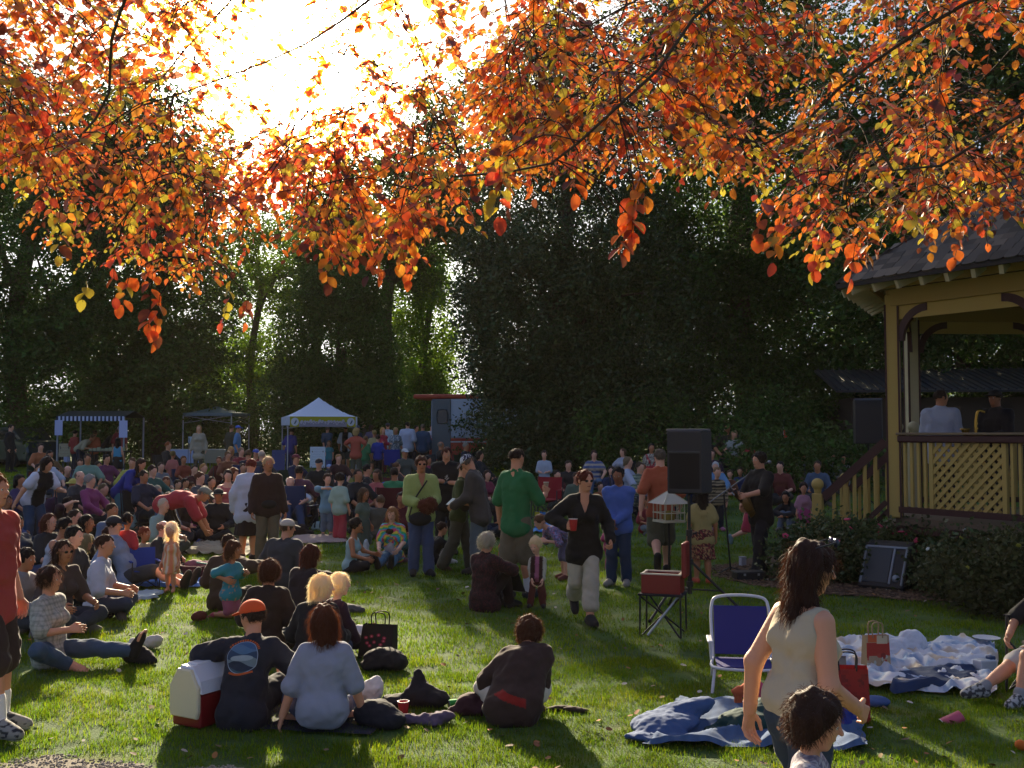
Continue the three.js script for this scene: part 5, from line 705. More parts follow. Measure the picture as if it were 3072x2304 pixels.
J.tinywhite = person('toddler in white long sleeves sitting with its back half turned', 1166, 1590, { b: 1692 }, { H: .98, y: 118, p: 'legs', t: ['#aaa6ac', 1, .05], loose: .024, b: ['trousers', '#7a5a62'], hr: ['short', '#4a2c18'], vol: 1.08, sk: 4 });
J.tie = person('child in tie-dye tee sitting behind the white-sleeved toddler', 1178, 1512, { b: 1690 }, { H: 1.3, y: -4, p: 'legs', f: 1, t: ['#3aa0b0', .4, .05, (p, q, k) => { const r = Math.hypot(p.x + .02, (p.y - k.W.y) * 1.2) * 42 + noise(p.x * 9, p.y * 9, p.z * 9) * 2.5; q.set(['#d8c43a', '#c84a6a', '#2aa0c0', '#3aa05a'][Math.floor(r) & 3]); }], b: ['trousers', '#3a6a8a'], hr: ['long', '#9a7048'], hl: .6, sk: 4, hp: 14 });
J.blackkid = person('child in black tee and white trousers sitting beside the hip bag', 1300, 1572, { b: 1692 }, { H: 1.2, y: 120, p: 'knees', t: ['#121012', .5, .05], loose: .026, b: ['trousers', '#b4b0b4'], hr: ['short', '#3a2012'], sk: 1, sh: '#c4c0bc' });
J.girl = person('blond little girl in peach and white sundress standing on the blue sheet', 512, 1778, 'f', { H: .9, y: -8, p: 'stand', f: 1, t: ['#c9a58c', 0, .02, (p, q, k) => { const a = Math.atan2(p.z - k.P.z, p.x - k.P.x); const s = Math.sin(a * 7 + Math.sin(a * 3)); q.set(s > .3 ? '#d0805c' : s < -.4 ? '#d6c6b0' : '#cfa86a'); if (p.y < k.P.y - .13 * k.U * 1.6) q.set('#d4ccc4'); }], tn: 'dress', hem: .2, flare: .02, b: ['none', '#fff'], hr: ['long', '#e6dcc2'], hl: .8, vol: 1.08, sk: 1, sh: 0 });
J.redboy = person('boy in red tee and dark shorts standing with back to the camera', 378, 1762, 'f', { H: .98, y: 170, p: 'stand', t: ['#b01a2c', .5, .06], loose: .024, b: ['shorts', '#15161e'], bt: .56, wide: .03, hr: ['short', '#20120c'], sk: 2, sh: '#5a4a4a', hy: 20 });
J.redbend = person('person in red tee and black shorts bent over picking something up', 520, 1668, 'f', { H: 1.7, y: 92, p: 'bend', t: ['#b0202e', .5, .02], loose: .034, b: ['shorts', '#1b1a17'], bt: .5, wide: .02, hr: ['short', '#6a645c'], hat: ['cap', '#6f7268', '#77766a'], sk: 2, fat: 1.1, sh: '#3a2c22', o: { lean: 88, hl: [.06, .16, .36], hr: [-.06, .2, .34] } });
J.vest = person('person in black vest over white tee and jeans stooping at the left', 105, 1650, 'f', { H: 1.68, y: 60, p: 'stoop', f: 1, t: ['#14131a', .3, .02, (p, q, k) => { const d = V(p.x, p.y, p.z).sub(k.S); if (Math.abs(d.dot(k.R)) > .125) q.set('#c4c6d4'); }], loose: .03, b: ['trousers', '#2d4a6c'], wide: .02, hr: ['curly', '#2b1a10'], hl: .45, vol: 1.15, sk: 1, o: { lean: 34, hr: [-.24, .46, -.02], hl: [.1, .6, .3], er: [-1, 0, -.6] } });
// ---------- the crowd farther back: [label, x, y, mode, height, yaw, pose, top, sleeve, lower kind, lower colour, hair, hair colour, more] ----------
const STAGE = V(4.2, 0, -13);
const sunny = ['h', 'f'];
const crowd = [
  // left side, seated close together
  ['woman with hair up in lilac blouse and grey scarf at far left edge', 22, 1486, 'h', 1.66, 70, 'chair', '#5b6aa0', 1, 'trousers', '#3a4660', 'bun', '#4a3020', { f: 1, collar: '#8d8d88' }],
  ['brown haired child behind the tall red tee, back of head lit', 26, 1574, 'h', 1.3, 110, 'sit', '#8fa6ac', .5, 'shorts', '#3a4048', 'short', '#4a3018'],
  ['person in navy shirt lying back with crossed bare shins and sneakers up', 66, 1600, { b: 1850 }, 1.75, 84, 'lean', '#20283f', 1, 'shorts', '#3a4b66', 'short', '#22160f', { sh: '#7f8c8c', o: { fl: [.05, .17, .47], fr: [-.03, .2, .5], kl: [0, 1, 0], kr: [0, 1, 0], lean: -26 } }],
  ['person in slate jacket and jeans with raised knee, second row at left', 52, 1546, 'h', 1.72, 85, 'lean', '#2a3348', 1, 'trousers', '#2e4468', 'short', '#2a1c14', { o: { fl: [.07, K, .3], kl: [0, 1, .2] } }],
  ['small short-haired child in front of the slate jacket', 166, 1598, 'h', 1.1, 80, 'sit', '#6f7a88', .5, 'shorts', '#404858', 'short', '#4d3220'],
  ['dark haired person in white tank top turned right', 198, 1556, 'h', 1.66, 80, 'knees', '#b9b9c6', 0, 'shorts', '#4a4438', 'short', '#20140e', { f: 1, vol: 1.1 }],
  ['black haired person in charcoal tee beside white tank top', 226, 1580, 'h', 1.7, 82, 'sit', '#2c2e34', .5, 'trousers', '#2b3a55', 'short', '#15100d', { vol: 1.08 }],
  ['woman in dark sunglasses and brown top, row nearest the lounging plaid shirt', 192, 1622, 'h', 1.66, 62, 'sit', '#4b3a34', .5, 'trousers', '#343a48', 'bob', '#3a2114', { f: 1, glasses: 1 }],
  ['person with long ash blond hair over her back, seated at left', 234, 1624, { b: 1770 }, 1.66, 130, 'sit', '#4a4a42', 1, 'trousers', '#2a3038', 'long', '#8a7f5c', { f: 1, vol: 1.1, hl: 1.2 }],
  ['brown haired person in dark tee resting face on hand', 286, 1596, { b: 1760 }, 1.72, 96, 'knees', '#22262c', .5, 'trousers', '#26324a', 'short', '#3a2214', { vol: 1.1, o: { hr: [-.05, .52, .22], kr: [-.2, 1, 0] } }],
  ['brown haired person in white tee just left of the boy in red', 318, 1606, 'h', 1.6, 100, 'sit', '#b4bacb', .5, 'trousers', '#3a4358', 'short', '#3c2416'],
  ['person in dark cap and light blue tee leaning back with bare legs', 346, 1550, 'h', 1.74, 85, 'lean', '#7c90b2', .5, 'shorts', '#3a3c40', 'short', '#2a1c14', { hat: ['cap', '#22242c'] }],
  ['black haired person in black top, third row at left', 262, 1546, 'h', 1.66, 90, 'sit', '#191a1e', .5, 'trousers', '#22262e', 'bob', '#14100e', { f: 1 }],
  ['dark haired boy in grey hoodie behind the lounging plaid shirt', 46, 1648, { b: 1900 }, 1.5, 84, 'sit', '#8b8c8e', 1, 'trousers', '#3a3e46', 'short', '#22150e', { tn: 'jacket', loose: .04, vol: 1.08 }],
  ['woman with long dark hair propping her chin, in maroon top', 206, 1492, 'h', 1.64, 70, 'knees', '#3a1c24', .5, 'shorts', '#2a2c38', 'long', '#1f140e', { f: 1, o: { hr: [-.03, .5, .2] } }],
  ['small child in pale green and white tee seen from behind', 264, 1504, 'h', 1.1, 150, 'sit', '#8fb8b0', .4, 'shorts', '#3b5570', 'short', '#8a6a40'],
  ['person in yellow sun hat and grey shirt sitting in a low chair', 220, 1438, 'h', 1.7, 20, 'chair', '#4d5a66', .5, 'trousers', '#2d343c', 'short', '#6a5a44', { hat: ['hat', '#b3a550'] }],
  ['grey haired person with a magenta sleeve', 271, 1424, 'h', 1.66, 78, 'chair', '#8d2c66', 1, 'trousers', '#23262e', 'short', '#8f8d8a', { vol: 1.08 }],
  ['balding person behind the grey head with the magenta sleeve', 240, 1413, 'h', 1.7, 60, 'chair', '#3c3a3a', .5, 'trousers', '#2b2b2e', 'bald', '#6a5a4a'],
  ['broad person in pale green tee sitting in a low chair', 263, 1362, 'h', 1.72, 30, 'chair', '#6f917c', .5, 'shorts', '#3d4038', 'short', '#3a281a', { fat: 1.2 }],
  ['person in bright yellow tee sitting facing the camera', 397, 1374, 'h', 1.7, 10, 'chair', '#a3a01e', .5, 'shorts', '#3a3a30', 'short', '#5a3a20', { fat: 1.1 }],
  ['girl in turquoise tank top and black skirt standing with her back turned', 352, 1440, 'f', 1.3, 175, 'stand', '#2c92b8', 0, 'skirt', '#15151a', 'long', '#20140e', { f: 1, bt: .4 }],
  ['person in dull magenta top beside the turquoise tank top', 320, 1364, 'h', 1.6, 60, 'chair', '#6f2a50', .5, 'trousers', '#26242a', 'short', '#22160f'],
  ['dark haired child in white tee in front of the yellow tee', 382, 1414, 'h', 1.2, 120, 'sit', '#b7bcc4', .5, 'shorts', '#46566a', 'short', '#2a1a12'],
  ['person with long brown hair in royal blue top stooping', 372, 1600, 'f', 1.64, 70, 'stoop', '#1e2f8c', 1, 'trousers', '#3a8090', 'long', '#3a2416', { f: 1, hl: 1.1 }],
  ['person in white tee with dark hair at left, half hidden by the black vest', 143, 1366, 'h', 1.7, 60, 'chair', '#b6bccb', .5, 'trousers', '#2a3246', 'short', '#1d140f'],
  ['person in black standing by the parked car', 28, 1418, 'f', 1.7, 90, 'stand', '#191a1f', 1, 'trousers', '#15161a', 'short', '#2a1a14'],
  ['person in orange vest sitting near the parked car', 122, 1330, 'h', 1.66, 40, 'chair', '#a5581c', .5, 'trousers', '#4a2c20', 'short', '#2a1b12'],
  ['person in cream top bending at the striped stall', 243, 1412, 'f', 1.66, 80, 'stoop', '#b0aa8a', .5, 'trousers', '#33384a', 'short', '#6a5236', { o: { lean: 62 } }],
  ['person in orange tee with back turned at the striped stall', 282, 1412, 'f', 1.5, 170, 'stand', '#b4521c', .5, 'trousers', '#3a2c2a', 'short', '#24180f'],
  ['red shirted white haired person at the right end of the striped stall', 357, 1410, 'f', 1.66, 190, 'stand', '#9a2630', .5, 'trousers', '#35323a', 'short', '#b9b4c2'],
  ['dark clothed person leaning over the stall table', 322, 1408, 'f', 1.76, 80, 'stoop', '#2e2a26', 1, 'trousers', '#2a2520', 'short', '#5a4a36'],
  ['person in red at the left post of the striped stall', 222, 1410, 'f', 1.5, 150, 'stand', '#9c2a22', .5, 'trousers', '#2b3040', 'short', '#1d140e'],
  ['shadowed person in rust top in front of the stall table', 150, 1352, 'h', 1.6, 40, 'chair', '#6a4a1c', .5, 'trousers', '#2a2420', 'short', '#1f150e'],
  // middle left
  ['grey haired person in lime tee sitting with legs folded on the sand coloured blanket', 700, 1510, { b: 1622 }, 1.66, 20, 'sit', '#98aa6a', .5, 'trousers', '#4d5a42', 'short', '#a8a49a', { f: 1, fat: 1.15 }],
  ['crouching child in hot pink top beside the bent red tee', 580, 1512, { b: 1612 }, 1, 190, 'sit', '#a01c68', 1, 'trousers', '#1f2c58', 'short', '#4a2a1a', { hp: 30 }],
  ['balding person in dark green jacket sitting behind the little girl', 470, 1576, { b: 1735 }, 1.74, 80, 'sit', '#262e2e', 1, 'trousers', '#20242c', 'bald', '#7a5c4a', { sk: 0, loose: .04 }],
  ['person with fluffy grey hair in sea green top', 472, 1458, 'h', 1.64, 60, 'chair', '#2f7d6d', .5, 'trousers', '#2b3a48', 'curly', '#94938a', { f: 1, fat: 1.15, hl: .15 }],
  ['woman in mint tee behind the fluffy grey hair', 499, 1432, 'h', 1.64, 30, 'chair', '#86aaa2', .5, 'trousers', '#38424a', 'bob', '#6a3a26', { f: 1 }],
  ['white haired person half hidden by the bent red tee', 492, 1497, 'h', 1.66, 70, 'sit', '#8aa49a', .5, 'trousers', '#4a5048', 'short', '#c0b8a4'],
  ['woman in coral top sitting left of the white hooded jacket', 684, 1410, 'h', 1.68, 20, 'chair', '#c2544e', 0, 'trousers', '#b7bccb', 'bob', '#3a2416', { f: 1, fat: 1.1 }],
  ['person with sunlit brown hair behind the coral top', 702, 1405, 'h', 1.7, 60, 'chair', '#4a3a30', .5, 'trousers', '#2a2a2e', 'short', '#6a3e22', { vol: 1.1 }],
  ['person in dark brimmed hat and black shirt sitting face on', 655, 1468, 'h', 1.72, 0, 'chair', '#191b20', 1, 'trousers', '#16171c', 'short', '#2a1d14', { hat: ['hat', '#22231f'], fat: 1.1 }],
  ['tall blond person in long beige vest standing in front of the small canopy', 595, 1424, 'f', 1.66, 6, 'stand', '#a59a82', 1, 'trousers', '#4a4438', 'long', '#a8824c', { f: 1, len: .16 }],
  ['child in red and orange top left of the long beige vest', 551, 1368, 'h', 1.4, 40, 'chair', '#8c3414', .5, 'trousers', '#33221c', 'short', '#5a2f1a'],
  ['child in salmon tee and black shorts standing with back turned', 516, 1478, 'f', 1.12, 172, 'stand', '#b55e52', .5, 'shorts', '#17171a', 'short', '#7a6a3c'],
  ['dark haired child in maroon, seated right of the long beige vest', 657, 1370, 'h', 1.4, 20, 'chair', '#5a1f1a', .5, 'trousers', '#2a1c1a', 'short', '#5c3420'],
  ['blond person in the back row left of the brown sweater', 693, 1340, 'h', 1.66, 20, 'chair', '#6a3a2c', .5, 'trousers', '#2a2a30', 'bob', '#b8914e', { f: 1 }],
  ['person in rust top in front of the blond person in the back row', 684, 1354, 'h', 1.66, 40, 'chair', '#7a3f1e', .5, 'trousers', '#332a26', 'short', '#6a4a2c'],
  ['person in crimson with greyish hair in the back row', 724, 1343, 'h', 1.68, 40, 'chair', '#8c1f28', .5, 'trousers', '#2a2a33', 'short', '#8a7058'],
  ['person in navy in the back row left of the grey head', 745, 1350, 'h', 1.72, 170, 'chair', '#20243a', 1, 'trousers', '#1c1f2a', 'short', '#5d4632'],
  ['person in red top and blue cap in the back row', 768, 1348, 'h', 1.66, 30, 'chair', '#8c1c2a', .5, 'trousers', '#26262e', 'short', '#4a3424', { hat: ['cap', '#2b4a9c'] }],
  ['grey headed person just left of the white tent poles', 786, 1353, 'h', 1.72, 150, 'chair', '#33363c', .5, 'trousers', '#26262c', 'short', '#b5aca0'],
  ['child in bright red tee seated on the grass left of centre', 557, 1436, 'h', 1.2, 60, 'sit', '#b0182a', .5, 'shorts', '#33363c', 'short', '#22150e'],
  ['small child in white right of the bright red tee', 575, 1446, 'h', 1, 80, 'sit', '#b8bcc2', .5, 'shorts', '#4a4c50', 'short', '#5a3a20'],
  ['person in grey tee with brown hair in the middle of the left crowd', 600, 1416, 'h', 1.66, 70, 'chair', '#4e4c50', .5, 'trousers', '#3a2a26', 'short', '#5a3420'],
  ['brown haired person in dim blue top in the left crowd', 412, 1458, 'h', 1.62, 70, 'sit', '#2f4a62', .5, 'trousers', '#26303c', 'bob', '#4a3018', { f: 1 }],
  ['person in dark navy behind the brown haired person in dim blue', 432, 1412, 'h', 1.7, 60, 'chair', '#24283e', .5, 'trousers', '#22242c', 'short', '#22160f'],
  ['person with ginger hair in black near the small canopy', 505, 1326, 'h', 1.7, 70, 'chair', '#1f1e20', 1, 'trousers', '#1c1b1e', 'short', '#8a4a20'],
  ['person in olive brown coat standing at the cream table', 692, 1418, 'f', 1.7, 150, 'stand', '#40402f', 1, 'trousers', '#2a2a24', 'short', '#4a3420'],
  ['person in blue cap and light blue shirt at the cream table', 711, 1420, 'f', 1.66, 100, 'stand', '#4a86b8', .5, 'trousers', '#2a3a4c', 'short', '#5a4430', { hat: ['cap', '#3a62c0'] }],
  ['person in teal and black in the shade left of the salmon tee', 458, 1396, 'h', 1.66, 60, 'chair', '#2a5a50', .5, 'trousers', '#1e2224', 'short', '#3a1f16'],
  ['person with dark curls in purple, front of the parked car', 60, 1424, 'h', 1.6, 70, 'chair', '#44305c', .5, 'trousers', '#22242c', 'curly', '#1a120e', { f: 1 }],
  ['person in denim blue in the shade at far left', 95, 1448, 'h', 1.66, 70, 'chair', '#2c4a78', 1, 'trousers', '#24304a', 'short', '#2a1c12'],
  ['person in grey green shirt and light hair at the left, mid crowd', 312, 1452, 'h', 1.68, 75, 'chair', '#4a5248', .5, 'trousers', '#33363c', 'short', '#6a5a40'],
  ['child in sky blue tee in the left crowd behind the dark cap', 300, 1500, 'h', 1.2, 75, 'sit', '#3f7fa8', .5, 'shorts', '#2e3a4a', 'short', '#7a5a34'],
  ['person in pale teal leaning over the dark cap at left', 400, 1520, { b: 1612 }, 1.6, 80, 'sit', '#7fa4a4', .5, 'trousers', '#3a5a66', 'short', '#1c1410'],
  ['person in blue plaid crouched left of the bent red tee', 440, 1528, { b: 1610 }, 1.6, 40, 'sit', '#3a4a78', 1, 'trousers', '#26324c', 'short', '#2a1a12'],
  // more of the packed crowd
  ['dark haired person in plum tee between the black vest and the yellow sun hat', 176, 1452, 'h', 1.68, 70, 'sit', '#4a2440', .5, 'trousers', '#26283a', 'short', '#20150e'],
  ['child with light brown hair in olive, under the turquoise tank top', 344, 1478, 'h', 1.1, 75, 'sit', '#5a5a30', .5, 'shorts', '#3a3a30', 'short', '#7a5a34'],
  ['woman in brick red top with a ponytail behind the fluffy grey hair', 452, 1432, 'h', 1.64, 70, 'sit', '#7c2c20', .5, 'trousers', '#2a2c34', 'pony', '#4a2c1a', { f: 1 }],
  ['person in steel blue tee in front of the fluffy grey hair', 506, 1478, 'h', 1.7, 66, 'sit', '#3c5470', .5, 'trousers', '#2a2e36', 'short', '#30201a'],
  ['person in dark brown top under the red and orange child', 560, 1468, 'h', 1.68, 60, 'sit', '#33221a', 1, 'trousers', '#20242c', 'short', '#1d140f'],
  ['ginger child in forest green near the dark brimmed hat', 618, 1476, 'h', 1.2, 40, 'sit', '#1f4a2c', .5, 'shorts', '#2c3038', 'short', '#8a4a20'],
  ['person in ochre shirt behind the dark brimmed hat', 636, 1432, 'h', 1.7, 50, 'sit', '#7a5a20', .5, 'trousers', '#2c2c30', 'short', '#2a1a12'],
  ['woman in slate dress with blond ponytail at the second tree', 612, 1392, 'h', 1.66, 70, 'sit', '#3a4658', .3, 'trousers', '#2c3444', 'pony', '#a8824c', { f: 1 }],
  ['person in rose tee under the crimson back row', 730, 1392, 'h', 1.66, 30, 'sit', '#8c4a54', .5, 'trousers', '#30343c', 'short', '#4a301e'],
  ['dark haired person in bottle green beside the white polo', 818, 1424, 'h', 1.68, 60, 'sit', '#16382c', .5, 'trousers', '#22262c', 'short', '#17110d'],
  ['child in lemon tee right of the dark red tee boy', 1044, 1404, 'h', 1.2, 50, 'sit', '#a8a03c', .5, 'shorts', '#3a4454', 'short', '#5a3c22'],
  ['person in dark teal shirt left of the woman in coral tee', 1096, 1428, 'h', 1.7, 40, 'sit', '#1c4448', .5, 'trousers', '#23262c', 'short', '#2a1c14'],
  ['grey haired person in beige behind the white polo knees', 905, 1440, 'h', 1.66, 20, 'sit', '#8a7c62', .5, 'trousers', '#4a443a', 'short', '#8f8a80'],
  ['person in mustard top in front of the stall, left of the magenta top', 296, 1386, 'h', 1.66, 60, 'sit', '#80681c', .5, 'trousers', '#2a2a2c', 'bob', '#20150f', { f: 1 }],
  ['person in faded red tee below the orange vest', 118, 1392, 'h', 1.68, 60, 'sit', '#7a2c26', .5, 'trousers', '#262a34', 'short', '#2c1c13'],
  ['child in mint tee beside the denim blue at far left', 70, 1474, 'h', 1.2, 70, 'sit', '#6fa090', .5, 'shorts', '#2e3a44', 'short', '#5a3a20'],
  ['woman in charcoal tee with chestnut bob behind the sunglasses row', 150, 1542, 'h', 1.66, 78, 'sit', '#2a2c30', .5, 'trousers', '#2c3e5c', 'bob', '#5a2f1a', { f: 1 }],
  ['person in pale grey sweatshirt behind the white tank top', 228, 1530, 'h', 1.7, 85, 'sit', '#7c8088', 1, 'trousers', '#2a3450', 'short', '#33241a'],
  ['person in dusty blue tee left of the long brown hair stooping', 338, 1512, 'h', 1.66, 72, 'sit', '#4c6484', .5, 'trousers', '#2c2e34', 'short', '#3a2416'],
  ['red haired child in cream behind the green dark jacket', 436, 1582, 'h', 1.1, 60, 'sit', '#a89c82', .5, 'shorts', '#4a4a44', 'short', '#7a3a1c'],
  ['dark haired person in indigo at the foot of the striped stall', 170, 1404, 'h', 1.66, 60, 'sit', '#2c2c5a', .5, 'trousers', '#22242c', 'short', '#1c130e'],
  ['person in khaki with a bald crown below the pale poster board', 204, 1398, 'h', 1.7, 50, 'sit', '#5a5236', .5, 'trousers', '#2a2a26', 'bald', '#6a5038'],
  ['woman in lavender with brown bob right of the pale poster board', 240, 1378, 'h', 1.62, 40, 'sit', '#6a5f86', .5, 'trousers', '#2c2c38', 'bob', '#3a2418', { f: 1 }],
  ['child in tomato red tee below the broad pale green tee', 280, 1410, 'h', 1.2, 60, 'sit', '#94301f', .5, 'shorts', '#2c303a', 'short', '#4a3018'],
  ['person in midnight blue below the bright yellow tee', 418, 1434, 'h', 1.66, 70, 'sit', '#1c2340', 1, 'trousers', '#1e2028', 'short', '#251910'],
  ['person in dove grey tee left of the salmon tee', 484, 1388, 'h', 1.68, 50, 'sit', '#7a7c80', .5, 'trousers', '#30343a', 'short', '#3a281a'],
  ['child in leaf green tee below the salmon tee', 534, 1440, 'h', 1.2, 60, 'sit', '#3a6a24', .5, 'shorts', '#2b2f36', 'short', '#2c1c12'],
  ['person in burgundy hoodie below the long beige vest', 584, 1396, 'h', 1.68, 40, 'sit', '#44141e', 1, 'trousers', '#22232a', 'short', '#1f150f'],
  ['woman in pale peach with dark ponytail below the rust top', 676, 1440, 'h', 1.64, 40, 'sit', '#a8806a', .5, 'trousers', '#38404c', 'pony', '#1d130e', { f: 1 }],
  ['person in smoke blue shirt right of the navy back row', 764, 1384, 'h', 1.7, 30, 'sit', '#506274', .5, 'trousers', '#2a2c32', 'short', '#5a4430'],
  ['person in chocolate brown below the grey head by the tent', 796, 1390, 'h', 1.68, 60, 'sit', '#382418', .5, 'trousers', '#22242a', 'short', '#2a1a12'],
  ['child in cherry pink tee left of the white polo', 834, 1448, 'h', 1.1, 60, 'sit', '#a03a5c', .5, 'shorts', '#3a3c48', 'short', '#5a3a22'],
  // around the white tent
  ['person in purple tee and jeans with back turned under the tent corner', 868, 1416, 'f', 1.6, 165, 'stand', '#3c3c8c', .5, 'trousers', '#2c3460', 'short', '#20160f', { hp: 30, o: { lean: 14 } }],
  ['white haired person in white polo and jeans sitting with raised knees', 871, 1430, { b: 1592 }, 1.76, 24, 'chair', '#c4c8da', .5, 'trousers', '#26406c', 'bald', '#d0ccc4', { sk: 0, fat: 1.1, o: { py: .12, fl: [.08, K, .3], fr: [-.08, K, .3], kl: [0, 1, .3], kr: [0, 1, .3], hl: [.1, .33, .24], hr: [-.1, .33, .24] } }],
  ['child in white tee with black print sitting in front of the white polo', 846, 1480, { b: 1580 }, 1.2, 20, 'knees', '#bfc0c2', .5, 'trousers', '#9a5a2c', 'short', '#1d140f', { pat: 1 }],
  ['person in maroon cap and navy sweatshirt sitting beside the blue board', 888, 1363, 'h', 1.74, 60, 'chair', '#1f2444', 1, 'trousers', '#22283a', 'short', '#3a261a', { hat: ['cap', '#6a1f30'], fat: 1.1 }],
  ['dark haired person in maroon plaid shirt with back turned', 898, 1399, 'h', 1.74, 170, 'chair', '#6a3a42', .5, 'trousers', '#2a2c38', 'short', '#241a14', { fat: 1.15, pat: 2 }],
  ['person in black sweater and dark cap below the white board', 957, 1377, 'h', 1.72, 0, 'chair', '#1c1a18', 1, 'trousers', '#1c1f22', 'short', '#1a1410', { fat: 1.15, hat: ['cap', '#1a1c22'] }],
  ['sandy haired boy in dark red tee right of the white board', 1016, 1363, 'h', 1.6, 20, 'chair', '#3a1718', .5, 'trousers', '#26282e', 'short', '#a67c4a'],
  ['frizzy blond person in orange tee and camouflage shorts standing at the tent', 1067, 1440, 'f', 1.62, 172, 'akimbo', '#b8492c', .4, 'shorts', '#5a5a48', 'curly', '#b09762', { f: 1, hl: .3, vol: 1.15, bt: .6 }],
  ['long haired girl in turquoise top and jeans beside the white board', 987, 1416, 'f', 1.14, -10, 'stand', '#2c96a6', .2, 'trousers', '#4a6aa0', 'long', '#8a6a42', { f: 1 }],
  ['person in dark slate tee with hands clasped behind, under the tent', 981, 1408, 'f', 1.68, 172, 'back', '#33475a', .5, 'trousers', '#2c3c34', 'short', '#5a4a3a'],
  ['person in black vest and white sleeves with back turned at the tent', 1036, 1414, 'f', 1.7, 176, 'stand', '#15161c', .5, 'shorts', '#4a4e48', 'short', '#1c130e', { vest: 1 }],
  ['person in slate jacket and blue cap in the queue at the tent', 1071, 1410, 'f', 1.7, 150, 'stand', '#2a3242', 1, 'trousers', '#23272e', 'short', '#5a4a3a', { hat: ['cap', '#4a5a72'] }],
  ['tall grey haired person in brown shirt at the back of the queue', 1088, 1402, 'f', 1.86, 120, 'stand', '#5a4a3a', .5, 'trousers', '#3a342c', 'short', '#a09684'],
  ['dark haired person in mauve top in the queue', 1112, 1408, 'f', 1.72, 160, 'stand', '#6a5a74', .5, 'trousers', '#3a3640', 'bob', '#2a1c16', { f: 1 }],
  ['child in green tee in the queue behind the frizzy blond hair', 1096, 1432, 'f', 1.34, 150, 'stand', '#1f7a48', .5, 'shorts', '#3a6a4a', 'short', '#7a5a3a'],
  ['person in tan tee in the middle of the queue', 1122, 1424, 'f', 1.5, 165, 'stand', '#a4965c', .5, 'shorts', '#4a4236', 'short', '#9a854e'],
  ['boy in royal blue tee and black trousers in the queue', 1133, 1432, 'f', 1.38, 170, 'stand', '#1c3aa0', .5, 'trousers', '#14161c', 'short', '#2a1c14'],
  ['blond person in bright red jacket with folded arms in the queue', 1147, 1424, 'f', 1.6, 40, 'cross', '#b81c38', 1, 'trousers', '#9a1c30', 'long', '#c09a5a', { f: 1 }],
  ['person in white shirt and cap standing tall behind the red jacket', 1162, 1404, 'f', 1.8, 165, 'stand', '#b8c8d4', 1, 'trousers', '#4a5058', 'short', '#4a3a2c', { hat: ['cap', '#4a4e58'] }],
  ['long blond haired person in grey patterned blouse by the truck', 1186, 1420, 'f', 1.6, 30, 'stand', '#6a7e92', .5, 'trousers', '#1c2030', 'long', '#a89464', { f: 1, pat: 3 }],
  ['broad person in white tee with back turned left of the truck', 1222, 1418, 'f', 1.8, 172, 'stand', '#b9c2dc', .5, 'trousers', '#15171f', 'short', '#15100d', { fat: 1.15, loose: .05 }],
  ['person in denim blue jacket with back turned by the truck', 1268, 1418, 'f', 1.72, 176, 'stand', '#2c5072', 1, 'trousers', '#1c1e24', 'short', '#7a6a58', { loose: .045 }],
  ['dark haired person between the white tee and the denim jacket', 1248, 1408, 'f', 1.7, 40, 'stand', '#3a3a44', .5, 'trousers', '#2a2a30', 'short', '#2a1a14'],
  ['person in white tee with red chest print facing the camera at the truck', 1295, 1414, 'f', 1.74, 16, 'stand', '#c4c6d6', .5, 'shorts', '#15161c', 'short', '#17110d', { pat: 4 }],
  ['bald person in black sitting below the truck wheel', 1323, 1325, 'h', 1.74, 120, 'chair', '#1f1d1c', .5, 'trousers', '#1e1f24', 'bald', '#8a7a6a'],
  ['grey haired person in dark blue sitting at the glossy tree', 1398, 1328, 'h', 1.66, 60, 'chair', '#1f2838', 1, 'trousers', '#1f242c', 'short', '#8c8a80', { f: 1 }],
  ['dark haired person in black in the shade of the glossy tree', 1440, 1354, 'h', 1.66, 80, 'chair', '#1b1c20', 1, 'trousers', '#1a1b20', 'bob', '#241a14', { f: 1 }],
  ['white capped person in camouflage shirt beside the blue chair', 1215, 1346, 'h', 1.74, 30, 'chair', '#4a5046', .5, 'trousers', '#33383a', 'short', '#5a4a3a', { hat: ['cap', '#b9bcbc'] }],
  ['person with long black hair and pink neckline sitting left of the black tee', 1283, 1368, 'h', 1.66, 60, 'chair', '#17151a', 1, 'trousers', '#1a1a20', 'long', '#15100e', { f: 1, collar: '#a82c58' }],
  ['person in green tee with back turned beside the orange pennant', 1184, 1404, 'h', 1.72, 170, 'chair', '#2a8a52', .5, 'trousers', '#22303c', 'short', '#33241a'],
  ['brown haired child behind the green tee at the orange pennant', 1190, 1387, 'h', 1.5, 120, 'chair', '#4a3a34', .5, 'trousers', '#2a2a2e', 'short', '#6a4a30'],
  ['person in grey cap and teal tee facing right', 1168, 1460, { b: 1585 }, 1.72, 80, 'sit', '#1f8a90', .5, 'trousers', '#2c4a50', 'short', '#4a3a2e', { hat: ['cap', '#6d6472'], fat: 1.1 }],
  ['woman in dark sunglasses looking at the camera in the middle crowd', 1120, 1437, 'h', 1.64, 0, 'sit', '#5a6a74', .5, 'trousers', '#2c3240', 'bob', '#3a2418', { f: 1, glasses: 1 }],
  ['woman in coral tee turned left in the middle crowd', 1131, 1409, 'h', 1.66, -40, 'chair', '#b5504c', .5, 'trousers', '#2c3038', 'bob', '#55402f', { f: 1 }],
  ['child in blue sun hat and blue jacket', 1156, 1447, 'h', 1.2, 60, 'sit', '#203ea0', 1, 'trousers', '#1c2c5c', 'short', '#4a3020', { hat: ['hat', '#1c3aa4'] }],
  ['long dark haired person with a white paper in the middle crowd', 1100, 1464, { b: 1580 }, 1.64, 90, 'sit', '#1f1618', 1, 'trousers', '#1c1a20', 'long', '#1d120d', { f: 1 }],
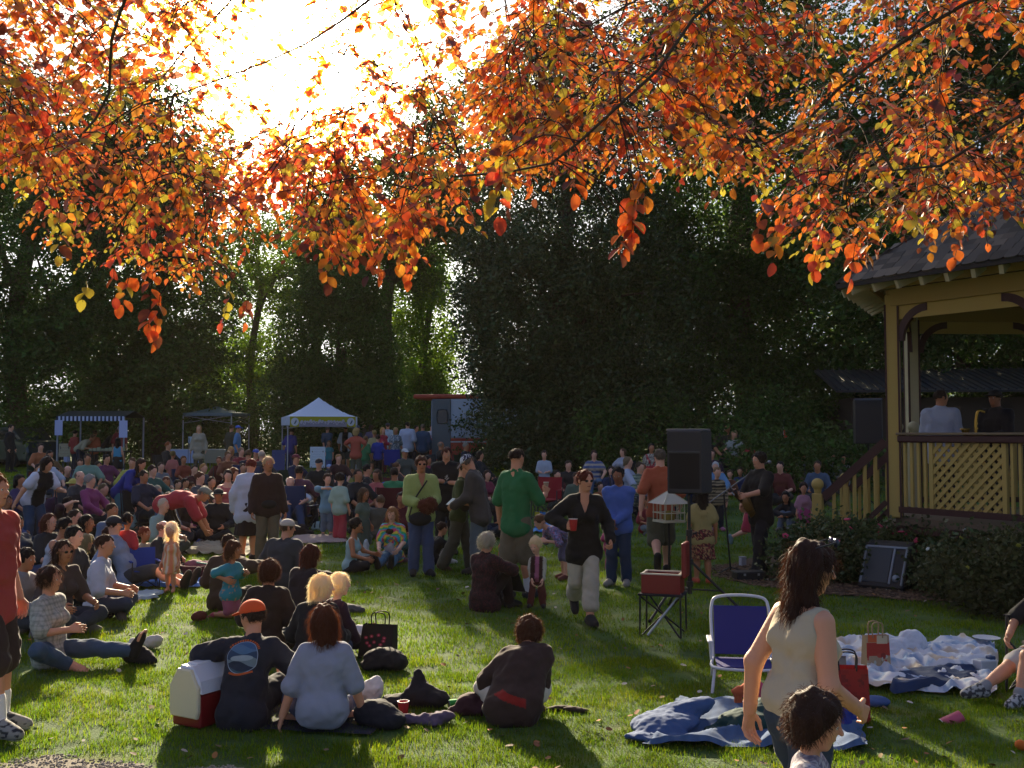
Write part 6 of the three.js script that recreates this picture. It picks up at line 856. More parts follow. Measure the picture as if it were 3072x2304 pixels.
  ['girl in pale blue tee and denim capris with a hand to her mouth', 980, 1612, 'f', 1.2, 24, 'mouth', '#6f9cb4', .5, 'trousers', '#5c7286', 'short', '#4a2f1c', { f: 1, bt: .82, vol: 1.1, sh: '#8a6a58' }],
  ['girl in mint tee and red trousers standing with her back turned', 1018, 1622, 'f', 1.24, 160, 'stand', '#97b3a2', .5, 'trousers', '#b22c3c', 'short', '#22150f', { f: 1, bt: .9, wide: .03, vol: 1.15 }],
  ['brown haired child in grey green tee behind the pale blue tee', 926, 1456, 'h', 1.3, 90, 'sit', '#5a6a4c', .5, 'shorts', '#333c34', 'short', '#4a3018', { vol: 1.08 }],
  ['dark haired child in pink beside the pale blue tee', 957, 1438, 'h', 1.3, 60, 'sit', '#a82a4c', .5, 'shorts', '#6a5a8a', 'short', '#1f1712', { vol: 1.12 }],
  ['dark haired person in black with a white forearm in the middle crowd', 1075, 1408, 'h', 1.74, 40, 'chair', '#1a1c22', .5, 'trousers', '#1e2c48', 'short', '#2a1d16'],
  ['dark haired person right behind the girl in mint tee', 985, 1410, 'h', 1.6, 120, 'sit', '#2c3a7c', .5, 'trousers', '#23283c', 'short', '#2c1d13'],
  ['blond child with back turned, left of the dark hair behind the mint tee', 928, 1418, 'h', 1.3, 170, 'sit', '#8a8a6c', .5, 'shorts', '#55584c', 'short', '#8c6c3e'],
  ['second blond child close beside the first blond child', 911, 1419, 'h', 1.3, 165, 'sit', '#7a6a5c', .5, 'shorts', '#4c4c48', 'short', '#7d5c34'],
  ['dark haired person in black behind the frizzy orange tee', 1103, 1394, 'h', 1.7, 90, 'chair', '#1c1b1f', .5, 'trousers', '#22242a', 'short', '#1a130f'],
  ['child in pale blue cap low in front of the boy in dark red', 988, 1394, 'h', 1.2, 40, 'sit', '#2a3c80', .5, 'shorts', '#2c3244', 'short', '#4a3220', { hat: ['cap', '#8a9cc4'] }],
  ['person in olive jacket sitting with a small striped child', 1136, 1496, { b: 1618 }, 1.72, 160, 'sit', '#4c4a3c', 1, 'trousers', '#33362e', 'short', '#6a5238', { loose: .04 }],
  ['small blond child in violet striped shirt held by the olive jacket', 1108, 1492, { b: 1590 }, 1, 60, 'sit', '#5c5a8c', .5, 'shorts', '#7a2c38', 'short', '#8c7450', { pat: 5 }],
  ['girl with long brown hair in grey green dress standing behind the aqua top', 1088, 1668, 'f', 1.12, 60, 'stand', '#5c6c5c', .2, 'skirt', '#4c5a4c', 'long', '#5a4430', { f: 1, bt: .7 }],
  ['person in maroon sleeves sitting behind the tie-dye tee', 1208, 1470, { b: 1660 }, 1.66, -10, 'sit', '#5a1420', 1, 'trousers', '#2a5a6a', 'short', '#2a1c14', { f: 1, loose: .03 }],
  ['brown haired child in pale pink tee right of the lime jacket', 1290, 1438, { b: 1560 }, 1.3, 80, 'sit', '#b09aa2', .5, 'shorts', '#2c4a8a', 'short', '#5a4632', { vol: 1.08 }],
  ['person in black tee with pale print sitting behind the star-spangled cap', 1508, 1452, { b: 1610 }, 1.7, -30, 'sit', '#17171c', .5, 'trousers', '#232a3a', 'short', '#3a1c14', { glasses: 1 }],
  ['long blond haired child in orange top sitting beside the green tee', 1512, 1588, { b: 1672 }, 1.1, 30, 'knees', '#c04a1c', .5, 'trousers', '#22304a', 'long', '#c0a06a', { f: 1 }],
  // right of the middle
  ['person in charcoal right of the black tee with white print', 1402, 1408, 'h', 1.7, 60, 'sit', '#26272b', .5, 'trousers', '#20222a', 'short', '#1c140f'],
  ['woman in raspberry top left of the green tee seen from behind', 1462, 1412, 'h', 1.64, 40, 'sit', '#8a2444', .5, 'trousers', '#2c303c', 'bob', '#3a2417', { f: 1 }],
  ['child in aqua tee just right of the green tee seen from behind', 1622, 1428, 'h', 1.1, 40, 'sit', '#3a8a96', .5, 'shorts', '#303a48', 'short', '#6a4a2a'],
  ['person in maroon polo right of the red folding chair', 1672, 1412, 'h', 1.7, 30, 'sit', '#5c1e24', .5, 'trousers', '#2a2c30', 'short', '#2a1b13'],
  ['person in sage shirt left of the blue striped top', 1730, 1418, 'h', 1.7, 20, 'sit', '#5f6f58', .5, 'trousers', '#32363a', 'short', '#4f3c2a'],
  ['child in tangerine tee in front of the blue striped top', 1800, 1446, 'h', 1.1, 20, 'sit', '#a8561c', .5, 'shorts', '#2e3440', 'short', '#3a2618'],
  ['woman in ink blue dress right of the blue striped top', 1834, 1400, 'h', 1.64, 10, 'sit', '#1d2c52', .3, 'trousers', '#1f2434', 'bob', '#20150f', { f: 1 }],
  ['person in oatmeal jumper left of the woman with the red sash', 1932, 1418, 'h', 1.68, 20, 'sit', '#8a7f6a', 1, 'trousers', '#3a3832', 'short', '#5f4a34'],
  ['person in plain navy beside the woman with the red sash', 1990, 1420, 'h', 1.7, 0, 'sit', '#1f2740', .5, 'trousers', '#24262e', 'short', '#2b1d14'],
  ['person in dark plaid left of the big olive shirt', 2136, 1350, 'h', 1.7, 0, 'sit', '#3a2c38', .5, 'trousers', '#222226', 'short', '#3a2a1e', { pat: 2 }],
  ['child in white right of the red and black pushchair', 2290, 1400, 'h', 1.1, -20, 'sit', '#a2a4aa', .5, 'shorts', '#3a3e44', 'short', '#5a4630'],
  ['person in dull red left of the light grey tee', 2340, 1386, 'h', 1.68, -20, 'sit', '#6a2420', .5, 'trousers', '#26262a', 'short', '#2a1c14'],
  ['person in faded denim jacket right of the light grey tee', 2452, 1384, 'h', 1.7, -20, 'sit', '#445a76', 1, 'trousers', '#2a303a', 'short', '#3c2a1e'],
  ['boy in white tee standing above the red folding chair', 1633, 1508, 'f', 1.3, -10, 'hold', '#a4b0c0', .5, 'shorts', '#8a1c22', 'short', '#3a281c'],
  ['woman in blue striped top and jeans sitting in a folding chair under the trees', 1783, 1352, { b: 1496 }, 1.7, 0, 'chair', '#4a5c8c', .3, 'trousers', '#4a6a8c', 'bob', '#3a2018', { f: 1, fat: 1.2, pat: 6 }],
  ['faint person in dark clothes between the white tee and the striped top', 1705, 1382, 'h', 1.6, 0, 'chair', '#2a2624', .5, 'trousers', '#1f1f22', 'short', '#3a2a1c'],
  ['girl in white tee at the edge of the trees', 1868, 1345, 'h', 1.5, -40, 'chair', '#a6aab8', .4, 'trousers', '#33383c', 'bob', '#6a503a', { f: 1 }],
  ['ash blond person in white and blue shirt just behind the blue shirt', 1892, 1366, { b: 1560 }, 1.68, 70, 'chair', '#a9b2c8', .5, 'trousers', '#4a6488', 'bob', '#7a6a50', { f: 1, hl: .2 }],
  ['person in green striped tee behind the ash blond person', 1920, 1386, 'h', 1.68, 30, 'chair', '#4c6050', .5, 'trousers', '#3a5a70', 'short', '#4a3a2a', { pat: 7 }],
  ['woman in flowered top with red sash left of the orange shirt', 1955, 1338, { b: 1500 }, 1.7, -4, 'stand', '#8a8478', .3, 'trousers', '#5a6a72', 'bob', '#241a14', { f: 1, fat: 1.1, pat: 8 }],
  ['child in brown and cream striped shirt standing right of the speaker pole', 2152, 1592, 'f', 1.22, 10, 'stand', '#2a221c', 1, 'trousers', '#1f2430', 'short', '#8a6e48', { pat: 9, sh: '#b0628a' }],
  ['white haired person in light blue jacket behind the striped child', 2148, 1392, { b: 1530 }, 1.68, -10, 'chair', '#5a8cb8', 1, 'trousers', '#4a5a6a', 'short', '#b4b8ba', { loose: .05, fat: 1.1 }],
  ['child in crimson skirt running past behind the guitarist', 2252, 1648, 'f', 1.16, 76, 'walk', '#7a2430', .5, 'skirt', '#b01c3c', 'short', '#1f150f', { f: 1, bt: .36, sh: '#6a8a92', o: { fr: [-.05, .2, -.3], tr: [0, -1, .2] } }],
  ['small girl in pink tee and magenta skirt by the bandstand steps', 2412, 1606, 'f', .96, -6, 'stand', '#b4788c', .5, 'skirt', '#b02878', 'short', '#2a1a12', { f: 1, bt: .42, vol: 1.1, sh: '#a89a90' }],
  ['long dark haired person in black sitting between guitarist and pink girl', 2366, 1482, { b: 1590 }, 1.64, -30, 'knees', '#1c1a1f', 1, 'trousers', '#5a6a80', 'long', '#120d0b', { f: 1 }],
  ['person in light grey tee with hands on knees under the trees', 2412, 1362, { b: 1478 }, 1.74, -6, 'chair', '#7c8a98', .5, 'shorts', '#8a8272', 'short', '#5a4636', { fat: 1.15, sk: 1 }],
  ['grey blond woman in white jacket and blue top beside the light grey tee', 2498, 1366, { b: 1475 }, 1.68, -20, 'chair', '#9aa4ac', 1, 'trousers', '#5a6468', 'bob', '#8a8470', { f: 1 }],
  ['dark haired woman in white cardigan next to the bandstand handrail', 2532, 1372, { b: 1480 }, 1.66, -20, 'chair', '#a4a8b0', 1, 'trousers', '#3a3e46', 'bob', '#1f1712', { f: 1 }],
  ['child in maroon in front of the light grey tee', 2374, 1396, { b: 1482 }, 1.2, -60, 'sit', '#3a1a1e', .5, 'shorts', '#2a2426', 'short', '#5c4838'],
  ['big person in olive shirt holding a blond girl under the trees', 2184, 1264, { b: 1440 }, 1.8, -10, 'chair', '#3a3628', .5, 'trousers', '#22201c', 'short', '#3a2a1c', { fat: 1.2, sk: 2 }],
  ['blond girl in white tee on the lap of the olive shirt', 2204, 1286, { b: 1420 }, 1.3, -10, 'chair', '#8c9088', .3, 'trousers', '#3a342c', 'long', '#8c7346', { f: 1, base: .28 }],
  ['grey haired person in grey tee low behind the microphone', 2266, 1388, { b: 1480 }, 1.66, -20, 'chair', '#6a6c72', .5, 'trousers', '#3a3a40', 'short', '#a0a29c'],
  ['small blond child behind the microphone boom', 2244, 1402, { b: 1476 }, 1, -30, 'sit', '#203c6c', .5, 'shorts', '#33363c', 'short', '#8a7a44'],
  ['small child in orange brown near the striped child', 2192, 1408, { b: 1490 }, 1, -20, 'sit', '#6a3a1c', .5, 'shorts', '#3a2a22', 'short', '#5a4430'],
  ['child in blue plaid with the grey haired person by the microphone', 2222, 1400, { b: 1486 }, 1.1, -20, 'sit', '#24407c', .5, 'shorts', '#2c3040', 'short', '#4a3424'],
  ['child in flowered shorts bending behind the black zip jacket', 1694, 1738, 'f', 1.2, -70, 'stoop', '#6a6070', .5, 'shorts', '#6a6486', 'short', '#6a4a30', { pat: 10, bt: .5, sh: '#7a3a30', o: { lean: 70 } }],
  ['toddler in hot pink suit behind the blue shirt', 1828, 1712, 'f', .86, 60, 'stand', '#a82060', .5, 'trousers', '#9c2058', 'short', '#4a3020', { o: { hl: [.2, .6, .1], hr: [-.2, .6, .1] } }],
  ['brown haired child in red lying on the grass behind the orange shirt', 1935, 1490, { b: 1600 }, 1.3, 30, 'sit', '#8c1c24', .5, 'trousers', '#6a7a84', 'short', '#4a3422'],
  ['long dark haired person in black under the loudspeaker', 2098, 1404, { b: 1540 }, 1.66, 10, 'chair', '#1d171a', .5, 'trousers', '#1c1a1e', 'long', '#20130e', { f: 1 }],
];
const PAT = {
  1: (p, q, k) => { const d = V(p.x, p.y, p.z).sub(k.W); if (d.dot(k.f2) > 0 && Math.hypot(p.x, d.y) < .09 && noise(p.x * 40, p.y * 40, 3) > .05) q.set('#1c1c1e'); },
  2: plaid('#4a2a4c'), 3: speck(['#3e5468', '#8fa0ac', '#c0c8cc'], 36, .12),
  4: (p, q, k) => { const d = V(p.x, p.y, p.z).sub(k.W); if (d.dot(k.f2) > 0 && Math.abs(p.x) < .06 && Math.abs(d.y - .09) < .09 && noise(p.x * 16, p.y * 16, 3) > -.25) q.set('#a0302c'); },
  5: stripesY(0, '#aab0c4', .05), 6: stripesY(0, '#a89a88', .12), 7: stripesY(0, '#8a947c', .07),
  8: (p, q, k) => { speck(['#b8b0a0', '#6a6058'], 40, .1)(p, q); const d = V(p.x, p.y, p.z).sub(k.S); if (Math.abs(d.y + .27) < .028 || (d.dot(k.f2) > 0 && Math.abs(Math.abs(p.x) - (.02 - d.y * .0 + Math.max(0, (d.y + .25)) * .4)) < .018 && d.y > -.25)) q.set('#a81c30'); },
  9: stripesY(0, '#9a8a6c', .062), 10: speck(['#8a8ab4', '#5a5a84', '#a86a84'], 30, .1), 11: null,
};
const CP = [];
for (const row of crowd) if (row[6] === 'chair' && row[3] === 'h' && row[2] >= 1425) row[6] = 'sit';
for (const [label, x, y, mode, H, yaw, pose, tc, slv, bk, bc, hs, hc, ex = {}] of crowd) {
  const pat = ex.pat ? PAT[ex.pat] : ex.vest ? (p, q, k) => { const d = V(p.x, p.y, p.z).sub(k.S); if (Math.abs(d.dot(k.R)) > .115) q.set('#c8ccd6'); } : undefined;
  CP.push(person(label, x, y, mode, { loose: .022, sk: (x * 7 + y) % 3, sh: ['#2a2724', '#4a4038', '#6a665e'][(x + y) % 3], ...ex, g: 'people in the crowd', H, y: yaw + ((x * 13) % 9 - 4), p: pose, t: [tc, slv, ex.len ?? .05, pat], b: [bk, bc], hr: [hs, hc] }));
}
// low folding chairs under those who sit high
const chairCols = { };
// ---------- things on the lawn ----------
const put = (px, py, lift = 0) => onGround(px, py, lift);
const at = (name, label, cat, px, py, yaw = 0, group) => thing(name, label, cat, put(px, py), yaw * D2R, group);
// a cloth spread on the ground between four photo points, rumpled
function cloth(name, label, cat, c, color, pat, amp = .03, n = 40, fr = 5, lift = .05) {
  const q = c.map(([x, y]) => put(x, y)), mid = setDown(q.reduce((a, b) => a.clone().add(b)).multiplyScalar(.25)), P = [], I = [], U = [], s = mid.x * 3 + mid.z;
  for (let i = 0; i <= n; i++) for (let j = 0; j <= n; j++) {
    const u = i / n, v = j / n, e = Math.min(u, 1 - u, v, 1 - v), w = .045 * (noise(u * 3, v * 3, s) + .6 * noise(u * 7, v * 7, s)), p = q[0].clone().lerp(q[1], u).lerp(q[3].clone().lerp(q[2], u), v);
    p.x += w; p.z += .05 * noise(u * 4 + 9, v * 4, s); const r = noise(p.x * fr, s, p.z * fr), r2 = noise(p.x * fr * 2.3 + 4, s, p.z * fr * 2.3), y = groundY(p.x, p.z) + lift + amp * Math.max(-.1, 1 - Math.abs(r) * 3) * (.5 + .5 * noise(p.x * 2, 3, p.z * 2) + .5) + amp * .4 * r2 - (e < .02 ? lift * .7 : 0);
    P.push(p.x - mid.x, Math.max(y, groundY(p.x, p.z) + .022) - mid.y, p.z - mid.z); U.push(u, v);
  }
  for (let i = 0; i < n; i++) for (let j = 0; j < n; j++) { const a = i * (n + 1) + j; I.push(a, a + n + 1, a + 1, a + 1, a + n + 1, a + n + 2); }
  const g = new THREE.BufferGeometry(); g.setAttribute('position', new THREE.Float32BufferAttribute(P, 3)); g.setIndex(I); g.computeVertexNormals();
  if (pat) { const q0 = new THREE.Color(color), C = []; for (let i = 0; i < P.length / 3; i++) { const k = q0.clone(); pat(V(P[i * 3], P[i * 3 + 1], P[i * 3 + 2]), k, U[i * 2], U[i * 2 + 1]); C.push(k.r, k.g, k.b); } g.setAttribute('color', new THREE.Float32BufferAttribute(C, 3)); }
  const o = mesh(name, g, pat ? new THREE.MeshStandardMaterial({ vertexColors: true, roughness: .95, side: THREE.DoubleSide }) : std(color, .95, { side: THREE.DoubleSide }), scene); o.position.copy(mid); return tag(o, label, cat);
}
// a heap of cloth or a soft bag from joined blobs
function heap(name, label, cat, px, py, blobs, color, k = .03, amp = .012, cell = .012, pat, yaw = 0) {
  const p = put(px, py), g = net(blobs.map(([x, y, z, rx, ry, rz, t = 0]) => ell(V(x, y, z), [rx, ry, rz], [V(Math.cos(t), Math.sin(t), 0), V(-Math.sin(t), Math.cos(t), 0), V(0, 0, 1)])), cell, k, (x, y, z, f) => Math.max(f + amp * (noise(x * 14 + p.x, y * 14, z * 14) + .7 * noise(x * 31, y * 31, z * 31)), -y + .004), pat && ((v, q) => { q.set(color); pat(v, q); }));
  const o = mesh(name, g, pat ? VC : std(color, .9), scene); o.position.copy(p); o.rotation.y = yaw * D2R; return tag(o, label, cat);
}
function cup(label, p, color, h = .12, tilt, held) {
  const g = thing('cup', label, 'cup', p); const b = mesh('body', lathe([[0, 0], [h * .26, 0], [h * .27, .004], [h * .38, h], [h * .365, h], [h * .25, .006], [0, .006]], 18), std(color, .4), g); mesh('rim', new THREE.TorusGeometry(h * .375, .003, 6, 18).rotateX(Math.PI / 2).translate(0, h, 0), std('#d8d4cc', .4), g); if (tilt) g.rotation.set(...tilt); return g;
}
function foldChair(label, pos, yaw, color, frame = '#22242a', s = 1, lowSeat = .4) {     // quad camp chair
  const g = thing('folding_chair', label, 'chair', pos, yaw), m = std(color, .9), f = std(frame, .5), w = .26 * s, h = lowSeat * s, bh = .86 * s;
  mesh('seat', net([ell(V(0, h, 0), [w, .02, .24 * s]), ell(V(0, h - .03 * s, -.03), [w * .7, .03, .16 * s])], .015, .03), m, g);
  const b = new THREE.BoxGeometry(w * 2, bh - h, .012, 8, 6, 1), P = b.attributes.position; for (let i = 0; i < P.count; i++) { const x = P.getX(i) / w; P.setZ(i, P.getZ(i) + .05 * s * (x * x) - .04 * s); } b.computeVertexNormals(); b.rotateX(-.14).translate(0, (bh + h) / 2, -.27 * s); mesh('backrest', b, m, g);
  for (const x of [-1, 1]) { mesh('armrest', rbox(.06 * s, .015, .44 * s, .006, x * w * 1.08, h + .2 * s, -.02), m, g); mesh('leg', rod([x * w * 1.05, h + .2 * s, .2 * s], [x * w * 1.05, 0, .22 * s], .011 * s), f, g); mesh('leg', rod([x * w * 1.02, bh, -.34 * s], [x * w * 1.05, 0, -.24 * s], .011 * s), f, g); mesh('brace', merge([rod([x * w, h, .2 * s], [x * w, .02, -.22 * s], .009 * s), rod([x * w, .02, .2 * s], [x * w, h, -.22 * s], .009 * s)]), f, g); }
  mesh('brace', merge([rod([-w, .02, .2 * s], [w, h, .2 * s], .009 * s), rod([w, .02, .2 * s], [-w, h, .2 * s], .009 * s), rod([-w, .02, -.22 * s], [w, h, -.22 * s], .009 * s), rod([w, .02, -.22 * s], [-w, h, -.22 * s], .009 * s)]), f, g);
  return g;
}
// chairs under everyone in the crowd who sits high
{
  const cols = [['#23345c', 'navy'], ['#5a1c22', 'maroon'], ['#27402f', 'dark green'], ['#2b2c30', 'black'], ['#4a4c52', 'grey']];
  crowd.forEach(([label, x, y, mode, H, yaw, pose], i) => { if (pose !== 'chair' || CP[i].g.userData.label.includes('lap')) return; const c = CP[i], [hex, nm] = cols[(x + y * 3) % 5], po = c.P.y; if (po < .3 || /knees/.test(label) && po < .3) return; const q = setDown(c.toW(V(0, 0, -.02))); foldChair(`${nm} low folding chair under the ${label.replace(/^(the |a )/, '').split(' ').slice(0, 8).join(' ').replace(/ (in|with|and|of|the|to|at|a|left|right|behind|sitting|beside|seated|over)$/, '')}`, q, c.yaw, hex, '#22242a', c.U / 1.7 * 1.02, (po - .09 * c.U) / (c.U / 1.7) / 1.02).userData.group = 'low folding chairs in the crowd'; });
}
foldChair('red folding chair standing empty behind the green tee', put(1640, 1556), -.3, '#8c1420', '#22242a', 1.05);
foldChair('royal blue folding chair with back turned beside the white cap', put(1186, 1436), 2.9, '#1c2f88', '#22242a', 1.1);
foldChair('small blue child folding chair behind the boy in red', put(432, 1768), .5, '#1c3a90', '#16181c', .62);
// speaker on a stand
function loudspeaker(name, label, pos, yaw, w, h, d) {
  const g = thing(name, label, 'loudspeaker', pos, yaw); const s = extrude([[-w / 2, -d * .4], [-w / 2 + .03, d * .5], [w / 2 - .03, d * .5], [w / 2, -d * .4], [w * .3, -d * .5], [-w * .3, -d * .5]], h, .015).rotateX(Math.PI / 2).translate(0, h, 0);
  mesh('cabinet', s, std('#23252a', .6), g); mesh('top_cap', rbox(w * 1.02, .03, d * .95, .012, 0, h + .02, 0), std('#4a5058', .5), g);
  return g;
}
{
  const p = put(2070, 1848), st = thing('speaker_stand', 'black tripod stand carrying the loudspeaker beside the birdcage', 'stand', p), B = std('#141416', .5), H = 1.42;
  mesh('pole', [rod([0, .25, 0], [0, .95, 0], .024), rod([0, .9, 0], [0, H, 0], .018)], B, st); mesh('collar', [cyl(.036, .036, .07, 0, .9, 0), cyl(.04, .04, .06, 0, .33, 0), cyl(.04, .04, .06, 0, .58, 0)], B, st);
  [.35, 2.45, 4.5].forEach((a) => { const e = [Math.cos(a) * .66, .02, Math.sin(a) * .66], m = [Math.cos(a) * .36, .3, Math.sin(a) * .36]; const l = mesh('leg', rod([Math.cos(a) * .03, .6, Math.sin(a) * .03], e, .015), B, st); mesh('rubber_foot', ball(.024, ...e, 8), std('#0c0c0d', .9), l); mesh('brace', rod([Math.cos(a) * .03, .3, Math.sin(a) * .03], m, .011), B, st); });
  mesh('wing_knob', [rod([.04, .93, 0], [.08, .93, 0], .012), rod([.08, .95, 0], [.08, .91, 0], .006)], B, st);
  const s = loudspeaker('loudspeaker', 'black moulded loudspeaker on a stand in front of the trees', p.clone().setY(p.y + H - .02), -.42, .42, .68, .38);
  mesh('grille', rbox(.35, .4, .012, .005, -.0, .24, .2), std('#0d0d0f', .85), s); mesh('horn', [rbox(.35, .19, .01, .004, 0, .56, .199)], std('#1a1b1f', .5), s); mesh('horn_lip', rbox(.36, .022, .03, .008, 0, .455, .2), std('#3a3e44', .5), s); mesh('handle', rbox(.02, .05, .16, .008, -.21, .36, 0), std('#17181b', .6), s);
}
{
  const p = setDown(atDepth(2605, 1300, 19.5)), s = loudspeaker('loudspeaker', 'dark loudspeaker on a pole behind the bandstand steps', p.clone().setY(p.y + 1.62), -.3, .5, .8, .46); mesh('grille', rbox(.38, .62, .012, .005, 0, .36, .22), std('#1a1e26', .85), s);
  const st = thing('speaker_stand', 'black pole stand behind the bandstand steps', 'stand', p); mesh('pole', rod([0, .02, 0], [0, 1.64, 0], .022), std('#131416', .6), st); for (const a of [.5, 2.6, 4.7]) mesh('leg', rod([0, .55, 0], [Math.cos(a) * .6, .01, Math.sin(a) * .6], .013), std('#131416', .6), st);
}
{ // wedge monitor by the bed
  const g = at('floor_monitor', 'grey wedge floor monitor lying before the rose bushes', 'loudspeaker', 2668, 1764, -40); const W = .58;
  mesh('cabinet', extrude([[-.3, 0], [.3, 0], [.32, .06], [.02, .57], [-.12, .6], [-.32, .25]], W, .015).rotateY(-Math.PI / 2).translate(W / 2, 0, 0), std('#18191c', .6), g);
  const f = mesh('grille', rbox(W * .6, .5, .02, .01, -.09, 0, 0), std('#3c4247', .75), g); f.position.set(0, .32, .185); f.rotation.x = -.53;
  const r = mesh('rim', [rbox(.03, .54, .035, .012, -.27, 0, 0), rbox(.03, .54, .035, .012, .27, 0, 0), rbox(.56, .035, .035, .012, 0, .26, 0), rbox(.03, .52, .03, .01, .11, 0, 0)], std('#7c848c', .5), g); r.position.set(0, .32, .19); r.rotation.x = -.53;
  const h = mesh('horn', ball(.05, .19, -.18, .01), std('#8a949c', .4), g); h.position.set(0, .32, .185); h.rotation.x = -.53;
}
{ // microphone stand, guitar, floor gear
  const p = put(2192, 1722), g = thing('microphone_stand', 'black microphone stand with a long boom in front of the guitarist', 'stand', p), B = std('#1b1c1f', .4); const L = (px, py) => atDepth(px, py, -p.z - .02).sub(p).toArray();
  mesh('pole', rod([0, .06, 0], L(2172, 1486), .013), B, g); const t = L(2172, 1486), e = L(2284, 1396), b = L(2122, 1512); mesh('boom', rod(b, e, .009), std('#6a6e74', .35, { metalness: .6 }), g); mesh('clutch', ball(.024, ...t, 10), B, g); mesh('weight', rod(b, [b[0] - .06, b[1] - .02, b[2]], .02), B, g);
  for (const a of [.4, 2.5, 4.6]) mesh('leg', rod([0, .1, 0], [Math.cos(a) * .34, .012, Math.sin(a) * .34], .01), B, g);
  const mic = thing('microphone', 'silver headed microphone at the tip of the boom', 'microphone', p.clone().add(V(...e))); mesh('handle', rod([0, 0, 0], [.1, .04, 0], .011, 10, .016), B, mic); mesh('head', ball(.028, .12, .048, 0, 12), std('#8d9298', .35, { metalness: .7 }), mic);
  const a0 = J.guitar, gp = a0.toW(a0.P.clone().addScaledVector(a0.f1, .17).add(V(-.06, .1, 0))), gt = thing('guitar', 'acoustic guitar slung across the singer in black', 'guitar', gp), hL = a0.hands[0].p.clone().sub(gp);
  const dir = hL.clone().add(V(0, .03, 0)).normalize(), n = V(Math.sin(a0.yaw), 0, Math.cos(a0.yaw)), X = dir, Y0 = n.clone().addScaledVector(X, -n.dot(X)).normalize().cross(X).normalize(), Z0 = X.clone().cross(Y0), M = new THREE.Matrix4().makeBasis(X, Y0, Z0); const q = new THREE.Quaternion().setFromRotationMatrix(M); gt.quaternion.copy(q);
  const out = []; for (let k = 0; k < 40; k++) { const t = k / 40 * Math.PI * 2, x = -Math.cos(t) * .24, wdt = .19 - .05 * Math.exp(-Math.pow((x - .03) / .08, 2)) - .04 * sstep(0, .24, x); out.push([x, Math.sin(t) * wdt]); }
  mesh('body', extrude(out, .09, .006).translate(0, 0, -.045), std('#7a5a2c', .35), gt); mesh('sound_hole', new THREE.CylinderGeometry(.045, .045, .004, 20).rotateX(Math.PI / 2).translate(.06, 0, .054), std('#120c08', .9), gt); mesh('neck', bar([.2, 0, .045], [.66, 0, .045], .05, .028), std('#3a2414', .4), gt); mesh('headstock', rbox(.16, .07, .02, .006, .73, 0, .04), std('#1f140d', .4), gt); mesh('tuner', merge([-1, 1].flatMap((s) => [0, 1, 2].map((i) => rod([.68 + i * .045, s * .03, .04], [.68 + i * .045, s * .06, .04], .006)))), std('#b9bcc0', .25, { metalness: .9 }), gt); mesh('bridge', rbox(.025, .12, .012, .004, -.1, 0, .055), std('#1c120b', .5), gt);
  mesh('string', merge([-2, -1, 0, 1, 2].map((i) => rod([-.1, i * .008, .064], [.66, i * .006, .066], .0012, 4))), std('#c0c0c0', .3), gt);
  const pb = at('effects_case', 'low black equipment case on the grass at the guitarist feet', 'case', 2246, 1742, 8); mesh('body', rbox(.42, .12, .24, .015, 0, .06, 0), std('#111214', .6), pb); mesh('lid', rbox(.43, .02, .25, .008, 0, .125, 0), std('#25282c', .5), pb); mesh('latch', merge([box(.03, .03, .01, -.1, .1, .125), box(.03, .03, .01, .1, .1, .125)]), std('#8a8d90', .3), pb);
  const wb = at('white_box', 'small white box on the grass beside the microphone stand', 'box', 2228, 1700, 20); mesh('body', rbox(.09, .14, .08, .01, 0, .07, 0), std('#a9abb4', .6), wb); mesh('lid', rbox(.095, .02, .085, .006, 0, .145, 0), std('#8d8f96', .6), wb);
}
{ // white birdcage on a post
  const p = put(2008, 1738), g = thing('birdcage', 'white wire birdcage with peaked roof on a dark post', 'birdcage', p, .4), W = std('#c4bda2', .5), y = .82;
  mesh('post', [rod([0, 0, 0], [0, y, 0], .018), cyl(.012, .012, .14, 0, y + .43, 0), ball(.022, 0, y + .6, 0, 10)], std('#1c1712', .6), g); mesh('tray', rbox(.34, .03, .34, .006, 0, y, 0), W, g); mesh('seed_heap', ball(.09, 0, y + .06, 0).scale(1, 1, 1), std('#8a7a34', .9), g);
  for (let s = 0; s < 4; s++) { for (let i = 0; i < 4; i++) mesh('wire', rod([-.16 + i * .105, y, .16], [-.16 + i * .105, y + .25, .16], .006, 5), W, g).rotation.y = s * Math.PI / 2; mesh('frame', merge([box(.34, .016, .016, 0, y + .25, .16), box(.34, .014, .014, 0, y + .12, .16)]), W, g).rotation.y = s * Math.PI / 2; mesh('roof_panel', new THREE.BufferGeometry().setFromPoints([V(-.21, y + .25, .21), V(.21, y + .25, .21), V(0, y + .43, 0)]), sheer('#d8d4c4', .45), g).rotation.y = s * Math.PI / 2; g.children.at(-1).geometry.computeVertexNormals(); mesh('hip', rod([.21, y + .25, .21], [0, y + .43, 0], .009, 5), W, g).rotation.y = s * Math.PI / 2; }
}
